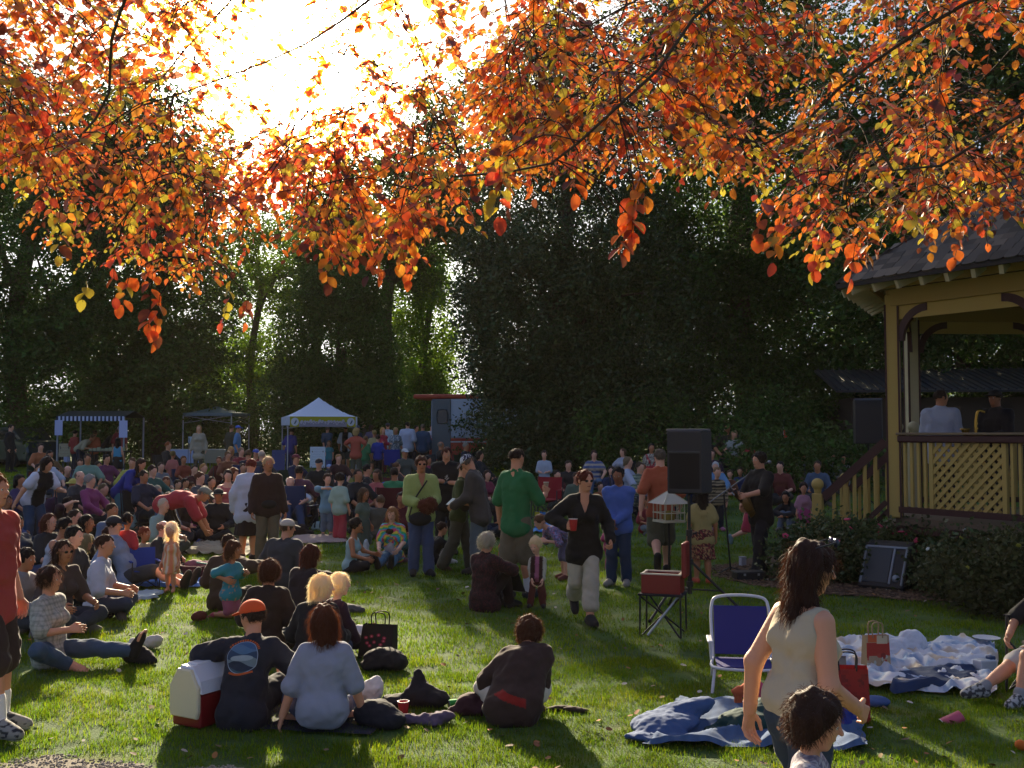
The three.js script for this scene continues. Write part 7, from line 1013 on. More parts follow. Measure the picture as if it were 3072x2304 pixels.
{ // open red cool box on a black folding stool
  const p = put(1990, 1902), s = thing('folding_stool', 'black folding stool with crossed legs under the open red cool box', 'stool', p, -.32), B = std('#141518', .5);
  for (const [x0, z0, x1, z1] of [[-.2, .17, .2, -.17], [.2, .17, -.2, -.17], [-.2, -.17, .2, .17], [.2, -.17, -.2, .17]]) mesh('leg', rod([x0, 0, z0], [x1, .4, z1], .01), B, s);
  for (const [x, z] of [[-.21, .18], [.21, .18], [-.21, -.18], [.21, -.18]]) mesh('leg', rod([x, 0, z], [x * .98, .42, z], .01), B, s); mesh('silver_leg', rod([-.12, .02, .22], [.2, .44, .1], .013), std('#a9b0b8', .3, { metalness: .6 }), s); mesh('seat', rbox(.46, .02, .38, .008, 0, .42, 0), std('#191a1e', .9), s);
  const c = thing('cool_box', 'open red cool box with its lid standing upright', 'cool box', p.clone().add(V(0, .432, 0)), -.32), R = std('#7c1712', .45), T = .02;
  mesh('body', [box(.4, .012, .28, 0, .006, 0), box(.4, .18, T, 0, .1, .13), box(.4, .18, T, 0, .1, -.13), box(T, .18, .24, -.19, .1, 0), box(T, .18, .24, .19, .1, 0)], R, c); mesh('rim', [box(.42, .014, .024, 0, .197, .131), box(.42, .014, .024, 0, .197, -.131), box(.024, .014, .238, -.19, .197, 0), box(.024, .014, .238, .19, .197, 0)], std('#c4b9a6', .5), c); mesh('lid', rbox(.05, .36, .27, .02, .235, .34, 0), R, c); mesh('contents', rbox(.2, .06, .18, .01, .06, .14, 0), std('#a9aca4', .8), c);
}
{ // beach chair
  const g = at('beach_chair', 'low beach chair with purple fabric and white tube frame', 'chair', 2226, 2046, -8), W = std('#c9c9d0', .35), Pm = std('#2c2a70', .85), w = .235;
  mesh('back_frame', tube([[-w, .2, .02], [-w, .6, -.16], [-w + .03, .66, -.185], [w - .03, .66, -.185], [w, .6, -.16], [w, .2, .02]], .013, 8, 60), W, g); mesh('backrest', bar([0, .23, .015], [0, .6, -.155], .44, .012), Pm, g); mesh('seat', bar([0, .2, .02], [0, .19, .34], .44, .012), Pm, g); mesh('seat_frame', tube([[-w, .2, .0], [-w, .19, .36], [w, .19, .36], [w, .2, .0]], .012, 8, 50), W, g);
  for (const x of [-1, 1]) { mesh('leg', rod([x * w, .19, .3], [x * (w + .03), 0, .42], .013), W, g); mesh('leg', rod([x * w, .3, -.02], [x * w, 0, -.2], .012), W, g); mesh('armrest', [rbox(.045, .02, .26, .009, x * (w + .03), .36, .07), rod([x * (w + .02), .2, .12], [x * (w + .03), .36, .12], .011)], W, g); }
}
// blankets
cloth('blanket', 'ribbed blue blanket folded over itself beside the walking tank top', 'blanket', [[1940, 2245], [2610, 2262], [2560, 2120], [2030, 2110]], '#3c5478', (p, q, u) => { q.multiplyScalar(1 + .12 * Math.sin(u * 260)); }, .05, 60, 3.2, .04);
heap('blanket_fold', 'thick turned-over fold at the left end of the blue blanket', 'blanket', 2050, 2200, [[-.12, .06, -.05, .24, .07, .2, .1], [.0, .1, -.16, .26, .07, .1, .3], [-.2, .03, .16, .22, .03, .12]], '#364f7a', .05, .012);
cloth('quilt', 'crumpled white and pale blue quilt at the right', 'blanket', [[2480, 2065], [2990, 2095], [2990, 1938], [2500, 1935]], '#c2c6ce', (p, q) => { const n = noise(p.x * 5, 1, p.z * 5) + .5 * noise(p.x * 14, 1, p.z * 14); if (n > .24) q.set('#8ea2bc'); else if (n < -.35) q.set('#b9ac9c'); }, .07, 60, 4.5, .05);
cloth('navy_towel', 'dark blue towel on the front edge of the pale quilt', 'towel', [[2670, 2088], [2940, 2072], [2930, 2026], [2690, 2038]], '#1d3356', null, .03, 24, 5, .09);
heap('white_pillow', 'bunched white bundle on the pale quilt', 'bundle', 2715, 1975, [[-.07, .09, 0, .13, .1, .1, .3], [.08, .13, -.04, .13, .13, .11], [.0, .05, .08, .2, .05, .1]], '#b9bfca', .04, .016);
{ const g = at('paper_plate', 'white paper plate lying on the pale quilt', 'plate', 2960, 1952); g.position.y += .11; mesh('rim', lathe([[.07, .0], [.12, .016], [.125, .018], [.12, .013], [.07, -.003]], 24), std('#c4c4c6', .7), g); mesh('base', lathe([[0, .0], [.07, .0], [.07, -.004], [0, -.004]], 24), std('#c4c4c6', .7), g); }
{ const g = at('plastic_tub', 'clear plastic tub with blue lid on the pale quilt', 'tub', 2955, 2035, 15); g.position.y += .07; mesh('body', rbox(.16, .09, .11, .015, 0, .045, 0), std('#b3bac4', .25), g); mesh('lid', rbox(.06, .03, .06, .008, .06, .1, 0), std('#22406c', .4), g); }
function bag(label, px, py, yaw, w, h, d, draw, side, hc, lean = 0) {     // open-topped carrier bag with two loop handles
  const g = at('carrier_bag', label, 'bag', px, py, yaw); const m = draw ? new THREE.MeshStandardMaterial({ map: canvasTex(128, 160, draw), roughness: .7 }) : std(side, .8), t = w * .46, b = w * .5;
  const quad = (a, c, e, f) => { const q = new THREE.BufferGeometry(); q.setAttribute('position', new THREE.Float32BufferAttribute([...a, ...c, ...e, ...a, ...e, ...f], 3)); q.setAttribute('uv', new THREE.Float32BufferAttribute([0, 0, 1, 0, 1, 1, 0, 0, 1, 1, 0, 1], 2)); q.computeVertexNormals(); return q; };
  m.side = THREE.DoubleSide; const j = () => rr(-.012, .012); const S = std(side, .8, { side: THREE.DoubleSide });
  mesh('front', quad([-b, 0, d / 2], [b, 0, d / 2], [t, h + j(), d * .32 + lean], [-t, h + j(), d * .36 + lean]), m, g); mesh('back', quad([b, 0, -d / 2], [-b, 0, -d / 2], [-t, h + j(), -d * .3 + lean], [t, h + j(), -d * .3 + lean]), m, g);
  for (const s of [-1, 1]) mesh('gusset', quad([s * b, 0, -d / 2], [s * b, 0, d / 2], [s * t, h, d * .34 + lean], [s * t, h, -d * .3 + lean]), S, g);
  mesh('base', box(w * .98, .006, d * .96, 0, .004, 0), S, g); for (const z of [.33, -.29]) mesh('handle', tube([[-w * .2, h - .02, d * z + lean], [-w * .18, h + .1, d * z + lean], [w * .18, h + .1, d * z + lean], [w * .2, h - .02, d * z + lean]], .006, 6, 24), std(hc, .7), g); return g;
}
bag('red paper carrier bag with white emblem behind the walking tank top', 2544, 2160, -14, .3, .38, .16, (c, w, h) => { c.fillStyle = '#9c1f16'; c.fillRect(0, 0, w, h); for (let i = 0; i < 60; i++) { c.fillStyle = `rgba(60,8,6,${rr(.1, .4)})`; c.fillRect(rr(0, w), rr(0, h), rr(3, 20), rr(3, 30)); } c.fillStyle = '#cdb8a8'; c.beginPath(); c.ellipse(46, 112, 22, 25, 0, 0, 7); c.fill(); c.fillStyle = '#9c1f16'; for (let i = 0; i < 5; i++) { c.beginPath(); c.moveTo(46, 112); c.lineTo(46 + 18 * Math.cos(i * 1.26), 112 + 18 * Math.sin(i * 1.26)); c.lineTo(46 + 8 * Math.cos(i * 1.26 + .5), 112 + 8 * Math.sin(i * 1.26 + .5)); c.fill(); } }, '#7c1812', '#151214');
bag('tall tan and red paper bag standing on the pale quilt', 2628, 2025, 8, .22, .34, .12, (c, w, h) => { c.fillStyle = '#a08a6c'; c.fillRect(0, 0, w, h); c.fillStyle = '#9c2a1e'; c.fillRect(0, 30, w, 50); for (let i = 0; i < 26; i++) { c.fillStyle = pick(['#a3352a', '#a9b0a4', '#8a7a5c', '#7c2018']); c.beginPath(); c.ellipse(rr(0, w), rr(70, 150), rr(4, 15), rr(4, 12), 0, 0, 7); c.fill(); } c.fillStyle = '#b9592c'; c.fillRect(8, 0, 50, 28); c.fillStyle = '#b9ad90'; c.fillRect(58, 4, 60, 30); }, '#8f7a5c', '#8f7a5c');
bag('grey handbag with dark loop handle beside the red carrier bag', 2500, 2040, -20, .22, .2, .12, null, '#7d7a74', '#17151a');
heap('blue_bag', 'royal blue drawstring bag slumped against the red carrier bag', 'bag', 2520, 2185, [[0, .1, 0, .11, .12, .08], [.03, .2, -.02, .06, .07, .05], [-.05, .05, .05, .12, .05, .08]], '#152c7c', .04, .012, .01);
heap('teal_jacket', 'dark teal jacket dropped on the blue blanket', 'jacket', 2270, 2195, [[0, .07, 0, .26, .09, .18], [.12, .12, -.06, .16, .1, .12], [-.2, .03, .06, .18, .03, .1]], '#123634', .05, .014);
heap('orange_toy', 'orange and pink toy lying on top of the teal jacket', 'toy', 2215, 2140, [[0, .16, 0, .05, .03, .04], [.07, .19, 0, .05, .035, .04], [.0, .1, .0, .03, .1, .03]], '#b0502c', .02, .004, .008);
heap('pink_hat', 'pink sun hat lying behind the teal jacket', 'hat', 2262, 2090, [[0, .06, 0, .1, .07, .09], [0, .02, 0, .15, .015, .13]], '#a83c5c', .03, .006);
heap('blue_cushion', 'small blue cushion at the right end of the blue blanket', 'cushion', 2615, 2118, [[0, .035, 0, .14, .04, .1]], '#2b4a7c', .02, .006);
{ const c = cup('pink plastic cup tipped over on the grass at lower right', put(2885, 2168).add(V(0, .05, 0)), '#b84a64', .15, [.5, .3, 2.0]); }
heap('orange_fruit', 'orange at the right edge of the lawn near the white shoe', 'fruit', 3062, 2252, [[0, .035, 0, .035, .035, .035]], '#c0601c', .01, .001, .006);
// the group round the cool box
{
  const g = at('picnic_cooler', 'red picnic cooler with pointed cream lid beside the orange cap', 'cooler', 606, 2170, -30), w = .3, Rm = std('#7c1218', .4), Wm = std('#cfc6a8', .45), l = .3;
  mesh('body', [rbox(w * .92, .23, l, .02, 0, .125, 0)], Rm, g); mesh('lid', extrude([[-w * .46, .26], [w * .46, .26], [w * .4, .33], [.05, .42], [-.05, .42], [-w * .4, .33]], l * .96, .012).translate(0, 0, -l * .48), std('#c6cad4', .35), g);
  mesh('end_panel', extrude([[-w * .4, .09], [w * .4, .09], [w * .44, .13], [w * .44, .29], [.06, .405], [-.06, .405], [-w * .44, .29], [-w * .44, .13]], .02, .008).translate(0, 0, l / 2), Wm, g); mesh('handle', rbox(.1, .03, .2, .01, 0, .43, 0), std('#d3d6da', .4), g);
}
{ // the print on the back of the navy tee, laid on the cloth
  const a = J.cap, t = canvasTex(256, 256, (c, w, h) => { c.clearRect(0, 0, w, h); c.save(); c.beginPath(); c.arc(128, 132, 92, 0, 7); c.clip(); const gr = ['#39587c', '#4b6a86', '#2a3f58', '#6a7a80', '#1f2c3c', '#33505a']; for (let i = 0; i < 6; i++) { c.fillStyle = gr[i]; c.beginPath(); c.moveTo(0, 40 + i * 32); for (let x = 0; x <= 256; x += 16) c.lineTo(x, 40 + i * 32 + 14 * Math.sin(x * .03 + i * 2)); c.lineTo(256, 256); c.lineTo(0, 256); c.fill(); } c.fillStyle = '#8d9aa0'; c.beginPath(); c.ellipse(130, 138, 70, 16, -.1, 0, 7); c.fill(); c.restore(); c.strokeStyle = '#8a98a8'; c.lineWidth = 4; c.beginPath(); c.arc(128, 132, 93, 0, 7); c.stroke(); c.strokeStyle = '#b4521c'; c.lineWidth = 12; c.beginPath(); c.arc(128, 138, 108, 3.7, 5.7); c.setLineDash([10, 5]); c.stroke(); c.setLineDash([]); c.lineWidth = 11; c.beginPath(); c.moveTo(66, 222); c.quadraticCurveTo(128, 244, 206, 206); c.stroke(); });
  const sh = a.g.children.find((o) => o.name === 'shirt'), G = sh.geometry.index ? sh.geometry.toNonIndexed() : sh.geometry, P = G.attributes.position, N = G.attributes.normal, c0 = a.W.clone().addScaledVector(a.d2, .075 * a.U), pos = [], nor = [], uv = [], R0 = .105 * a.U;
  const up = a.d2, rt = a.R; for (let i = 0; i < P.count; i += 3) { const vs = [0, 1, 2].map((k) => V(0, 0, 0).fromBufferAttribute(P, i + k)), ns = [0, 1, 2].map((k) => V(0, 0, 0).fromBufferAttribute(N, i + k)); if (ns[0].dot(a.f2) > -.25) continue; const q = vs.map((v) => { const d = v.clone().sub(c0); return [-d.dot(rt) / R0 / 2 + .5, d.dot(up) / R0 / 2 + .5]; }); if (q.some(([x, y]) => x < 0 || x > 1 || y < 0 || y > 1)) continue; vs.forEach((v, k) => { v.addScaledVector(ns[k], .003); pos.push(v.x, v.y, v.z); nor.push(ns[k].x, ns[k].y, ns[k].z); uv.push(...q[k]); }); }
  const g = new THREE.BufferGeometry(); g.setAttribute('position', new THREE.Float32BufferAttribute(pos, 3)); g.setAttribute('normal', new THREE.Float32BufferAttribute(nor, 3)); g.setAttribute('uv', new THREE.Float32BufferAttribute(uv, 2)); mesh('shirt_print', g, new THREE.MeshStandardMaterial({ map: t, alphaTest: .5, roughness: .9 }), sh);
}
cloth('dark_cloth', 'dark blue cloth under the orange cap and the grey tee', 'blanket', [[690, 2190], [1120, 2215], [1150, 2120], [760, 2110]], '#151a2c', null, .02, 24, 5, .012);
heap('navy_bag', 'navy bag slumped beside the person in the grey tee', 'bag', 1125, 2180, [[0, .09, 0, .15, .1, .12], [.1, .06, .05, .12, .07, .1]], '#10131f', .05, .012);
heap('white_bag', 'white plastic bag behind the navy bag', 'bag', 1115, 2110, [[0, .08, 0, .09, .1, .07], [.03, .14, 0, .05, .07, .05]], '#c4c2c0', .04, .014, .01);
heap('black_jacket', 'heap of black jackets behind the red cup on the grass', 'jacket', 1262, 2118, [[0, .08, 0, .12, .1, .1], [-.02, .16, -.02, .05, .11, .05], [.1, .06, .02, .12, .07, .1], [-.18, .04, .0, .12, .05, .1]], '#17151a', .04, .014, .011);
heap('purple_scarf', 'crumpled mauve scarf in front of the red cup', 'scarf', 1270, 2172, [[-.12, .035, 0, .1, .035, .06], [.02, .04, .02, .1, .04, .05], [.14, .045, -.02, .08, .045, .06], [.08, .02, .06, .05, .025, .04]], '#57475c', .03, .016, .009);
cup('red plastic cup standing beside the black jackets', put(1210, 2150), '#b0202c', .11);
cup('red plastic cup between the two seated backs', put(940, 2140).add(V(0, .05, 0)), '#a81c2c', .11);
{ const g = at('drink_can', 'green drink can lying beside the dark brown shawl', 'can', 1370, 2125, 20); mesh('body', new THREE.CylinderGeometry(.033, .033, .12, 16).rotateZ(Math.PI / 2).translate(0, .035, 0), std('#1f8a34', .3, { metalness: .4 }), g); mesh('lid', new THREE.CylinderGeometry(.028, .028, .124, 16).rotateZ(Math.PI / 2).translate(0, .035, 0), std('#b8bcbc', .25, { metalness: .8 }), g); }
heap('maroon_bag', 'maroon cloth bag beside the knee of the dark brown shawl', 'bag', 1410, 2140, [[0, .07, 0, .1, .08, .09], [.08, .04, .05, .1, .05, .08], [-.08, .03, .03, .08, .03, .06]], '#35121a', .04, .012);
heap('brown_sandals', 'pair of brown sandals on the grass right of the shawl', 'sandals', 1700, 2132, [[-.06, .02, 0, .1, .02, .035, .1], [.07, .02, .05, .1, .02, .035, -.1]], '#3a2a20', .01, .006, .007);
{ // dotted tote and black bag
  bag('black tote bag with pink dotted flower print on the lawn', 1132, 1975, -20, .34, .3, .14, (c, w, h) => { c.fillStyle = '#17110f'; c.fillRect(0, 0, w, h); for (const [x, y] of [[22, 60], [44, 52], [72, 44], [96, 56], [58, 78], [84, 88], [104, 108], [42, 96], [74, 118], [94, 70], [30, 84], [52, 128]]) { c.fillStyle = '#a01f3c'; c.beginPath(); c.arc(x, y, 8, 0, 7); c.fill(); c.fillStyle = '#d87a8a'; c.beginPath(); c.arc(x, y, 3.5, 0, 7); c.fill(); } }, '#15100f', '#0f0d0d', -.06);
  heap('black_bag', 'black soft bag lying in front of the dotted tote', 'bag', 1150, 2008, [[0, .09, 0, .17, .1, .13], [.1, .07, .04, .12, .08, .11], [-.1, .05, .06, .1, .05, .08]], '#121013', .05, .014);
  heap('white_cloth', 'folded white cloth left of the dotted tote', 'cloth', 1060, 1915, [[0, .05, 0, .12, .05, .1], [.05, .08, -.03, .08, .05, .06]], '#b4b4bc', .03, .012);
  heap('grey_bag', 'grey and black bag on the grass behind the plum top', 'bag', 1035, 1838, [[0, .05, 0, .2, .05, .1], [.14, .03, .04, .1, .03, .06], [-.1, .06, -.02, .1, .05, .08]], '#4c4a4c', .03, .014);
}
heap('football', 'brown ball lying on the sunlit grass behind the boot', 'ball', 597, 1864, [[0, .055, 0, .09, .058, .058, .2]], '#5a2418', .01, .002, .008);
heap('black_purse', 'black handbag beside the folded leg of the plaid shirt', 'handbag', 415, 1990, [[0, .06, 0, .14, .07, .08], [.08, .04, .04, .1, .05, .06], [.0, .13, -.02, .05, .02, .03]], '#121216', .04, .012, .01);
heap('white_papers', 'white papers and wrapper beside the black handbag', 'papers', 440, 1945, [[-.12, .05, 0, .06, .05, .05], [.06, .06, 0, .1, .06, .06, .2]], '#b9b4ae', .02, .014, .01);
heap('dark_bag', 'long dark bag on the grass in front of the raised sneakers', 'bag', 262, 1856, [[0, .06, 0, .25, .07, .12], [.12, .05, .05, .2, .05, .1]], '#15141a', .05, .012);
cloth('blue_sheet', 'pale blue sheet under the little girl in the sundress', 'blanket', [[400, 1768], [600, 1764], [640, 1736], [430, 1730]], '#4a78bc', null, .03, 30, 5);
cloth('white_sheet', 'pale sheet left of the little girl, nearest the lounging group', 'blanket', [[330, 1822], [470, 1798], [490, 1782], [370, 1786]], '#8c9ca6', null, .02, 24, 5);
cloth('sand_blanket', 'sand coloured rumpled blanket before the lime tee', 'blanket', [[548, 1665], [800, 1672], [836, 1628], [600, 1630]], '#8f8a74', null, .06, 40, 4);
cloth('blue_mat', 'blue mat beside the crouching child in pink', 'mat', [[590, 1632], [660, 1632], [662, 1600], [592, 1600]], '#36549c', null, .03, 16, 4);
cloth('pink_blanket', 'thin pinkish blanket behind the white cap, under the two girls', 'blanket', [[866, 1634], [1040, 1630], [1040, 1610], [880, 1612]], '#a08a80', null, .02, 24, 4);
cloth('aqua_cloth', 'bright blue patterned cloth on the grass right of the green tee', 'blanket', [[1602, 1600], [1664, 1598], [1656, 1566], [1606, 1570]], '#6aa0d0', (p, q) => { if (noise(p.x * 12, 2, p.z * 12) > .1) q.set('#2c5a9c'); }, .05, 24, 5);
{ const g = at('wicker_basket', 'maroon basket of clothes on the blue sheet behind the turquoise tee', 'basket', 600, 1738), m = std('#4c2a30', .9); mesh('body', lathe([[0, .0], [.2, 0], [.27, .2], [.26, .2], [.19, .015], [0, .015]], 20), m, g); mesh('rim', new THREE.TorusGeometry(.267, .016, 6, 24).rotateX(Math.PI / 2).translate(0, .2, 0), m, g); mesh('clothes', net([ell(V(-.08, .2, 0), [.13, .08, .12]), ell(V(.1, .19, .03), [.12, .07, .1])], .014, .03, (x, y, z, f) => f + .012 * noise(x * 20, y * 20, z * 20)), std('#7c4a58', .9), g); mesh('stick', rod([-.02, .25, .1], [.34, .2, .14], .012), std('#4f9c88', .5), g); }
heap('white_sack', 'white plastic bag beside the aqua top', 'bag', 1092, 1690, [[0, .12, 0, .1, .13, .08], [.03, .26, 0, .05, .12, .05]], '#a4b2b8', .04, .012);
{ const g = at('pennant', 'orange triangular pennant on a thin pole in the middle crowd', 'pennant', 1192, 1560); mesh('pole', rod([0, 0, 0], [0, .95, 0], .008, 6), std('#c9c9c2', .5), g); const q = new THREE.BufferGeometry().setFromPoints([V(.0, .95, 0), V(-.09, .55, .02), V(.1, .46, 0)]); q.computeVertexNormals(); mesh('flag', q, std('#e0401c', .7, { side: THREE.DoubleSide }), g); }
{ const g = at('flag_pole', 'small orange flag on a tall thin pole under the dark trees', 'flag', 2352, 1440); mesh('pole', rod([0, 0, 0], [0, 1.5, 0], .01, 6), std('#8a8c88', .5), g); const q = new THREE.BufferGeometry().setFromPoints([V(0, 1.5, 0), V(.12, 1.18, .02), V(0, 1.1, 0)]); q.computeVertexNormals(); mesh('flag', q, std('#c8341c', .7, { side: THREE.DoubleSide }), g); }
{ const g = at('cool_bag', 'navy cool bag standing behind the star-spangled cap', 'cool bag', 1345, 1582, -10); mesh('body', rbox(.26, .28, .18, .03, 0, .14, 0), std('#15294c', .8), g); mesh('lid', rbox(.27, .04, .19, .015, 0, .29, 0), std('#1f46a0', .8), g); mesh('strap', tube([[-.13, .25, 0], [-.1, .42, 0], [.1, .42, 0], [.13, .25, 0]], .01, 6), std('#101828', .8), g); }
bag('yellow and blue printed shopping bag beside the red folding chair', 1622, 1576, -8, .24, .28, .12, (c, w, h) => { c.fillStyle = '#b0a01e'; c.fillRect(0, 0, w * .45, h); c.fillStyle = '#2f74b0'; c.fillRect(w * .45, 0, w * .55, h); c.fillStyle = '#a8502c'; c.fillRect(14, 60, 28, 60); c.fillStyle = '#1a2a44'; for (let i = 0; i < 7; i++) c.fillRect(66 + (i % 2) * 20, 30 + i * 16, 12, 9); }, '#8a7c1c', '#3a2a1c');
heap('bike_helmet', 'pale cycling helmet on the grass behind the white polo', 'helmet', 958, 1592, [[0, .09, 0, .14, .1, .1], [-.04, .05, .02, .13, .05, .1]], '#8fa6a8', .03, .008, .012, (p, q) => { if (Math.sin(p.x * 60) > .6 && p.y > .07) q.set('#1c2426'); });
heap('red_jacket', 'bright red jacket lying behind the green dress girl', 'jacket', 1130, 1592, [[0, .05, 0, .18, .06, .09], [.12, .04, .02, .12, .04, .07]], '#a3182a', .03, .012);
heap('dark_backpack', 'dark backpack between the white cap and the two girls', 'backpack', 905, 1606, [[0, .1, 0, .12, .12, .09], [.14, .05, 0, .1, .05, .08], [-.12, .06, 0, .1, .07, .08]], '#241a18', .04, .014);
heap('green_bag', 'pale green plastic bag behind the boy in red', 'bag', 308, 1752, [[0, .1, 0, .1, .12, .08], [.12, .05, .02, .12, .05, .08]], '#6a9c84', .04, .014);
heap('white_tote', 'round white bag behind the small blue chair', 'bag', 425, 1756, [[0, .08, 0, .07, .08, .06]], '#a8aaa8', .03, .008);
heap('dark_stroller', 'dark folded pushchair under the trees by the truck', 'pushchair', 1375, 1400, [[0, .5, 0, .35, .22, .3, .3], [-.1, .25, 0, .3, .25, .25], [.3, .2, 0, .1, .2, .1]], '#1a1c22', .08, .01, .03);
{ const g = at('pushchair', 'red and black pushchair under the trees right of the loudspeaker', 'pushchair', 2250, 1452), B = std('#17171a', .6); mesh('hood', net([ell(V(0, .8, -.05), [.24, .16, .22])], .02, .02, (x, y, z, f) => Math.max(f, .78 - y)), std('#8c1a20', .85), g); mesh('seat', net([ell(V(0, .5, 0), [.22, .12, .22]), ell(V(0, .65, -.15), [.2, .2, .06])], .02, .04), std('#26262a', .85), g); mesh('frame', merge([rod([-.22, .05, .3], [-.24, 1, -.3], .014), rod([.22, .05, .3], [.24, 1, -.3], .014), rod([-.22, .05, -.25], [-.22, .5, .1], .014), rod([.22, .05, -.25], [.22, .5, .1], .014), rod([-.24, 1, -.3], [.24, 1, -.3], .014)]), std('#9a9ca0', .4), g); for (const x of [-.24, .24]) for (const z of [-.25, .3]) mesh('wheel', new THREE.TorusGeometry(.085, .02, 6, 16).rotateY(Math.PI / 2).translate(x, .1, z), B, g); }
// held things
{
  const h = J.cup.hands[1], c = cup('red plastic cup in the hand of the black zip jacket', h.p.clone().add(V(.0, -.045, .0)).addScaledVector(h.n, .028), '#a8141c', .125);
  const l = J.lime, hp = l.hands[0].p.clone().add(l.hands[1].p).multiplyScalar(.5); const fz = net([ell(V(0, 0, 0), [.13, .11, .09]), ell(V(.06, .05, 0), [.08, .08, .07])], .014, .03, (x, y, z, f) => f + .03 * noise(x * 22, y * 22, z * 22)), fo = mesh('fur_bundle', merge([fz, ribbons(fz, 500, .05, V(0, -.3, .2), 1, .003)]), std('#55230f', .95, { side: THREE.DoubleSide }), scene); fo.position.copy(hp).add(V(.02, -.02, .04)); tag(fo, 'fuzzy reddish brown bundle held by the lime jacket', 'bundle');
  const hb = thing('hip_bag', 'black hip bag hanging in front of the lime jacket', 'bag', l.toW(l.P.clone().add(V(-.04, -.06, 0)).addScaledVector(l.f1, .12)), l.yaw); mesh('pouch', net([ell(V(0, 0, .03), [.17, .1, .07]), ell(V(0, -.02, .05), [.12, .07, .06])], .014, .03), std('#131013', .7), hb); mesh('strap', tube([[-.16, .02, .0], [-.1, .25, .05], [.1, .55, .02]], .012, 6), std('#131013', .7), hb);
  const cm = J.camera, cp = cm.hands[0].p.clone().add(cm.hands[1].p).multiplyScalar(.5), cg = thing('camera', 'small black camera in the hands of the auburn haired person', 'camera', cp, cm.yaw); mesh('body', rbox(.11, .07, .04, .008), std('#141416', .5), cg); mesh('lens', new THREE.CylinderGeometry(.025, .028, .05, 16).rotateX(Math.PI / 2).translate(0, 0, .04), std('#0c0c0e', .3), cg);
  const gc = J.greycurl, gp = gc.hands[0].p.clone().add(gc.hands[1].p).multiplyScalar(.5), ng = thing('notebook', 'dark folder and pale paper leaning on the knees of the maroon top', 'notebook', gp.clone().add(V(.05, -.12, .02)), gc.yaw); const nb = mesh('cover', rbox(.22, .3, .012, .004), std('#101a26', .7), ng); nb.rotation.x = -.5; const npg = mesh('page', box(.2, .28, .004, .0, -.03, .011), std('#a9aea4', .9), ng); npg.rotation.x = -.5;
  const gr = J.green.hands[1]; cup('pale cup held up by the green tee', gr.p.clone().add(V(0, -.03, 0)).addScaledVector(gr.n, .025), '#a58a70', .09);
  const fl0 = J.flag, fp = fl0.hands[0].p.clone().add(fl0.hands[1].p).multiplyScalar(.5), pg = thing('paper', 'folded white paper between the olive tee and the star-spangled cap', 'paper', fp.add(V(-.05, .12, 0)), .5); mesh('sheet', rbox(.14, .004, .1, .001), std('#a9b6c4', .9), pg).rotation.z = .5; mesh('fold', rbox(.14, .004, .1, .001, 0, .02, .02), std('#a9b6c4', .9), pg).rotation.z = .7;
  const tk = J.tank, hd0 = tk.hd(0, .48, .06), sg = thing('sunglasses', 'dark sunglasses pushed up on the hair of the tank top walker', 'sunglasses', tk.toW(hd0), tk.yaw + -22 * D2R); mesh('lens', net([ell(V(-.035, .01, .06), [.03, .022, .012]), ell(V(.035, .01, .06), [.03, .022, .012])], .004, .004), std('#1c2434', .08), sg); mesh('frame', merge([rod([-.065, .015, .05], [-.07, -.01, -.04], .004), rod([.065, .015, .05], [.07, -.01, -.04], .004), rod([-.01, .014, .064], [.01, .014, .064], .004)]), std('#15151a', .3), sg);
  const fb = J.brown, bp = thing('belt_pouch', 'black belt pouch on the dark brown sweater', 'pouch', fb.toW(fb.P.clone().add(V(0, .07, 0)).addScaledVector(fb.f1, .11)), fb.yaw); mesh('pouch', net([ell(V(0, 0, .02), [.12, .07, .05])], .015, .02), std('#15110f', .8), bp); mesh('belt', new THREE.TorusGeometry(.145, .012, 6, 24).rotateX(Math.PI / 2).scale(1, 1, .8).translate(0, .02, -.1), std('#15110f', .8), bp);
}
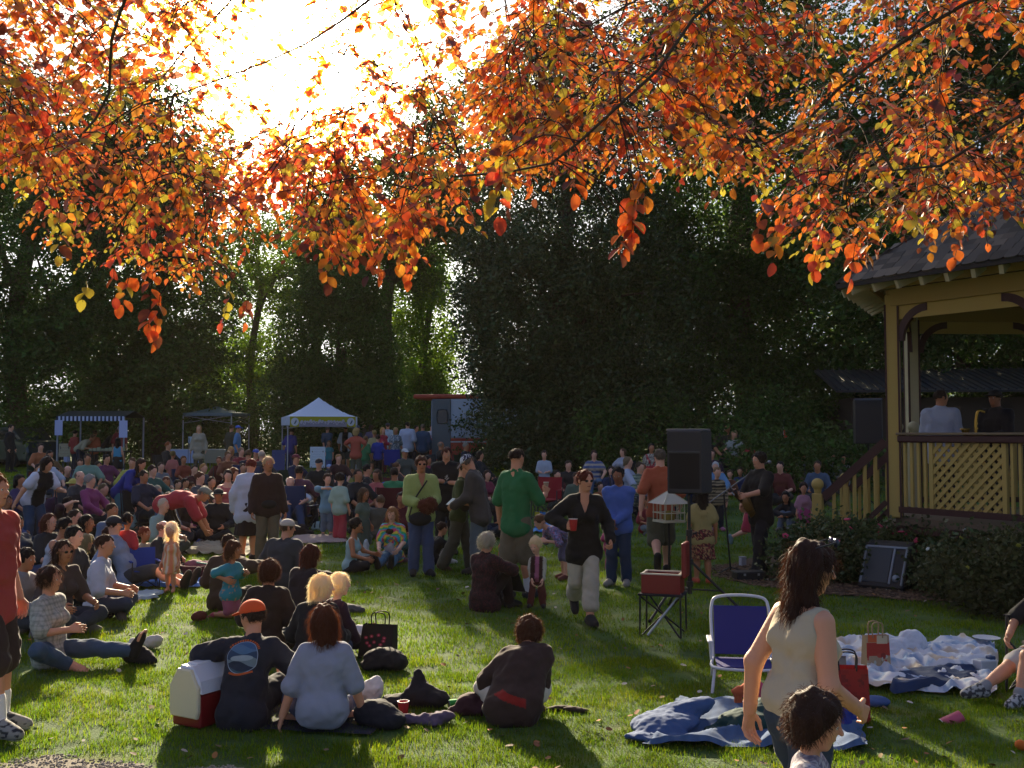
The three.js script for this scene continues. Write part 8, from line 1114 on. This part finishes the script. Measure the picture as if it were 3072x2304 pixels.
// musicians in the bandstand and the sitter at the right edge
{
  const fy = groundY(6.45, -12.32) + .866;
  person('bandsman in white shirt standing in the bandstand looking to the back', 2822, 0, 15.3, { abs: fy, H: 1.84, y: 150, p: 'hold', t: ['#a9b0c4', 1, .06], loose: .045, b: ['trousers', '#1d1f26'], hr: ['short', '#3a2c22'], sk: 2, hy: -50, raw: 1 });
  const m = person('bandsman in dark clothes and hat deep in the bandstand', 2990, 0, 14.9, { abs: fy, H: 1.82, y: -60, p: 'hold', t: ['#17161a', 1, .06], loose: .04, b: ['trousers', '#15151a'], hr: ['short', '#1a120d'], sk: 3, hat: ['hat', '#1b1a1c'] });
  const h = m.hands[0].p, g = thing('saxophone', 'brass saxophone catching the light beside the dark bandsman', 'saxophone', h.clone().add(V(-.1, .1, 0))), B = std('#b08a3c', .25, { metalness: .9 }); mesh('body', tube([[.12, .28, 0], [.04, .3, 0], [0, .2, 0], [-.02, -.2, .0], [-.06, -.3, 0], [-.14, -.26, 0], [-.16, -.1, 0]], .022, 8, 40), B, g); mesh('bell', lathe([[.02, 0], [.03, .06], [.06, .13], [.075, .15], [.055, .13]], 18).translate(-.16, -.1, 0), B, g); mesh('key', merge([0, 1, 2, 3, 4].map((i) => new THREE.CylinderGeometry(.014, .014, .012, 10).rotateX(Math.PI / 2).translate(-.005, .12 - i * .07, .026))), B, g);
  person('person in black sitting in a chair cut off by the right edge', 3150, 1690, { b: 2090 }, { H: 1.7, y: -68, p: 'chair', f: 1, t: ['#1a1a1f', .5, .05], b: ['shorts', '#c0bcb8'], bt: .42, hr: ['bob', '#3a2114'], sk: 1, sock: ['#8d8d90', .14], sh: '#a9a9a6', shp: (p, q) => { if (noise(p.x * 40, p.y * 40, p.z * 40) > .0) q.set('#3a3b40'); }, o: { fl: [.1, K, .34], fr: [-.06, K, .5] } });
  const p = put(3150, 2092); foldChair('black folding chair at the right edge of the lawn', p.add(V(.05, 0, 0)), -68 * D2R, '#141418', '#1a1a1e', 1);
}
renderer.render(scene, camera);
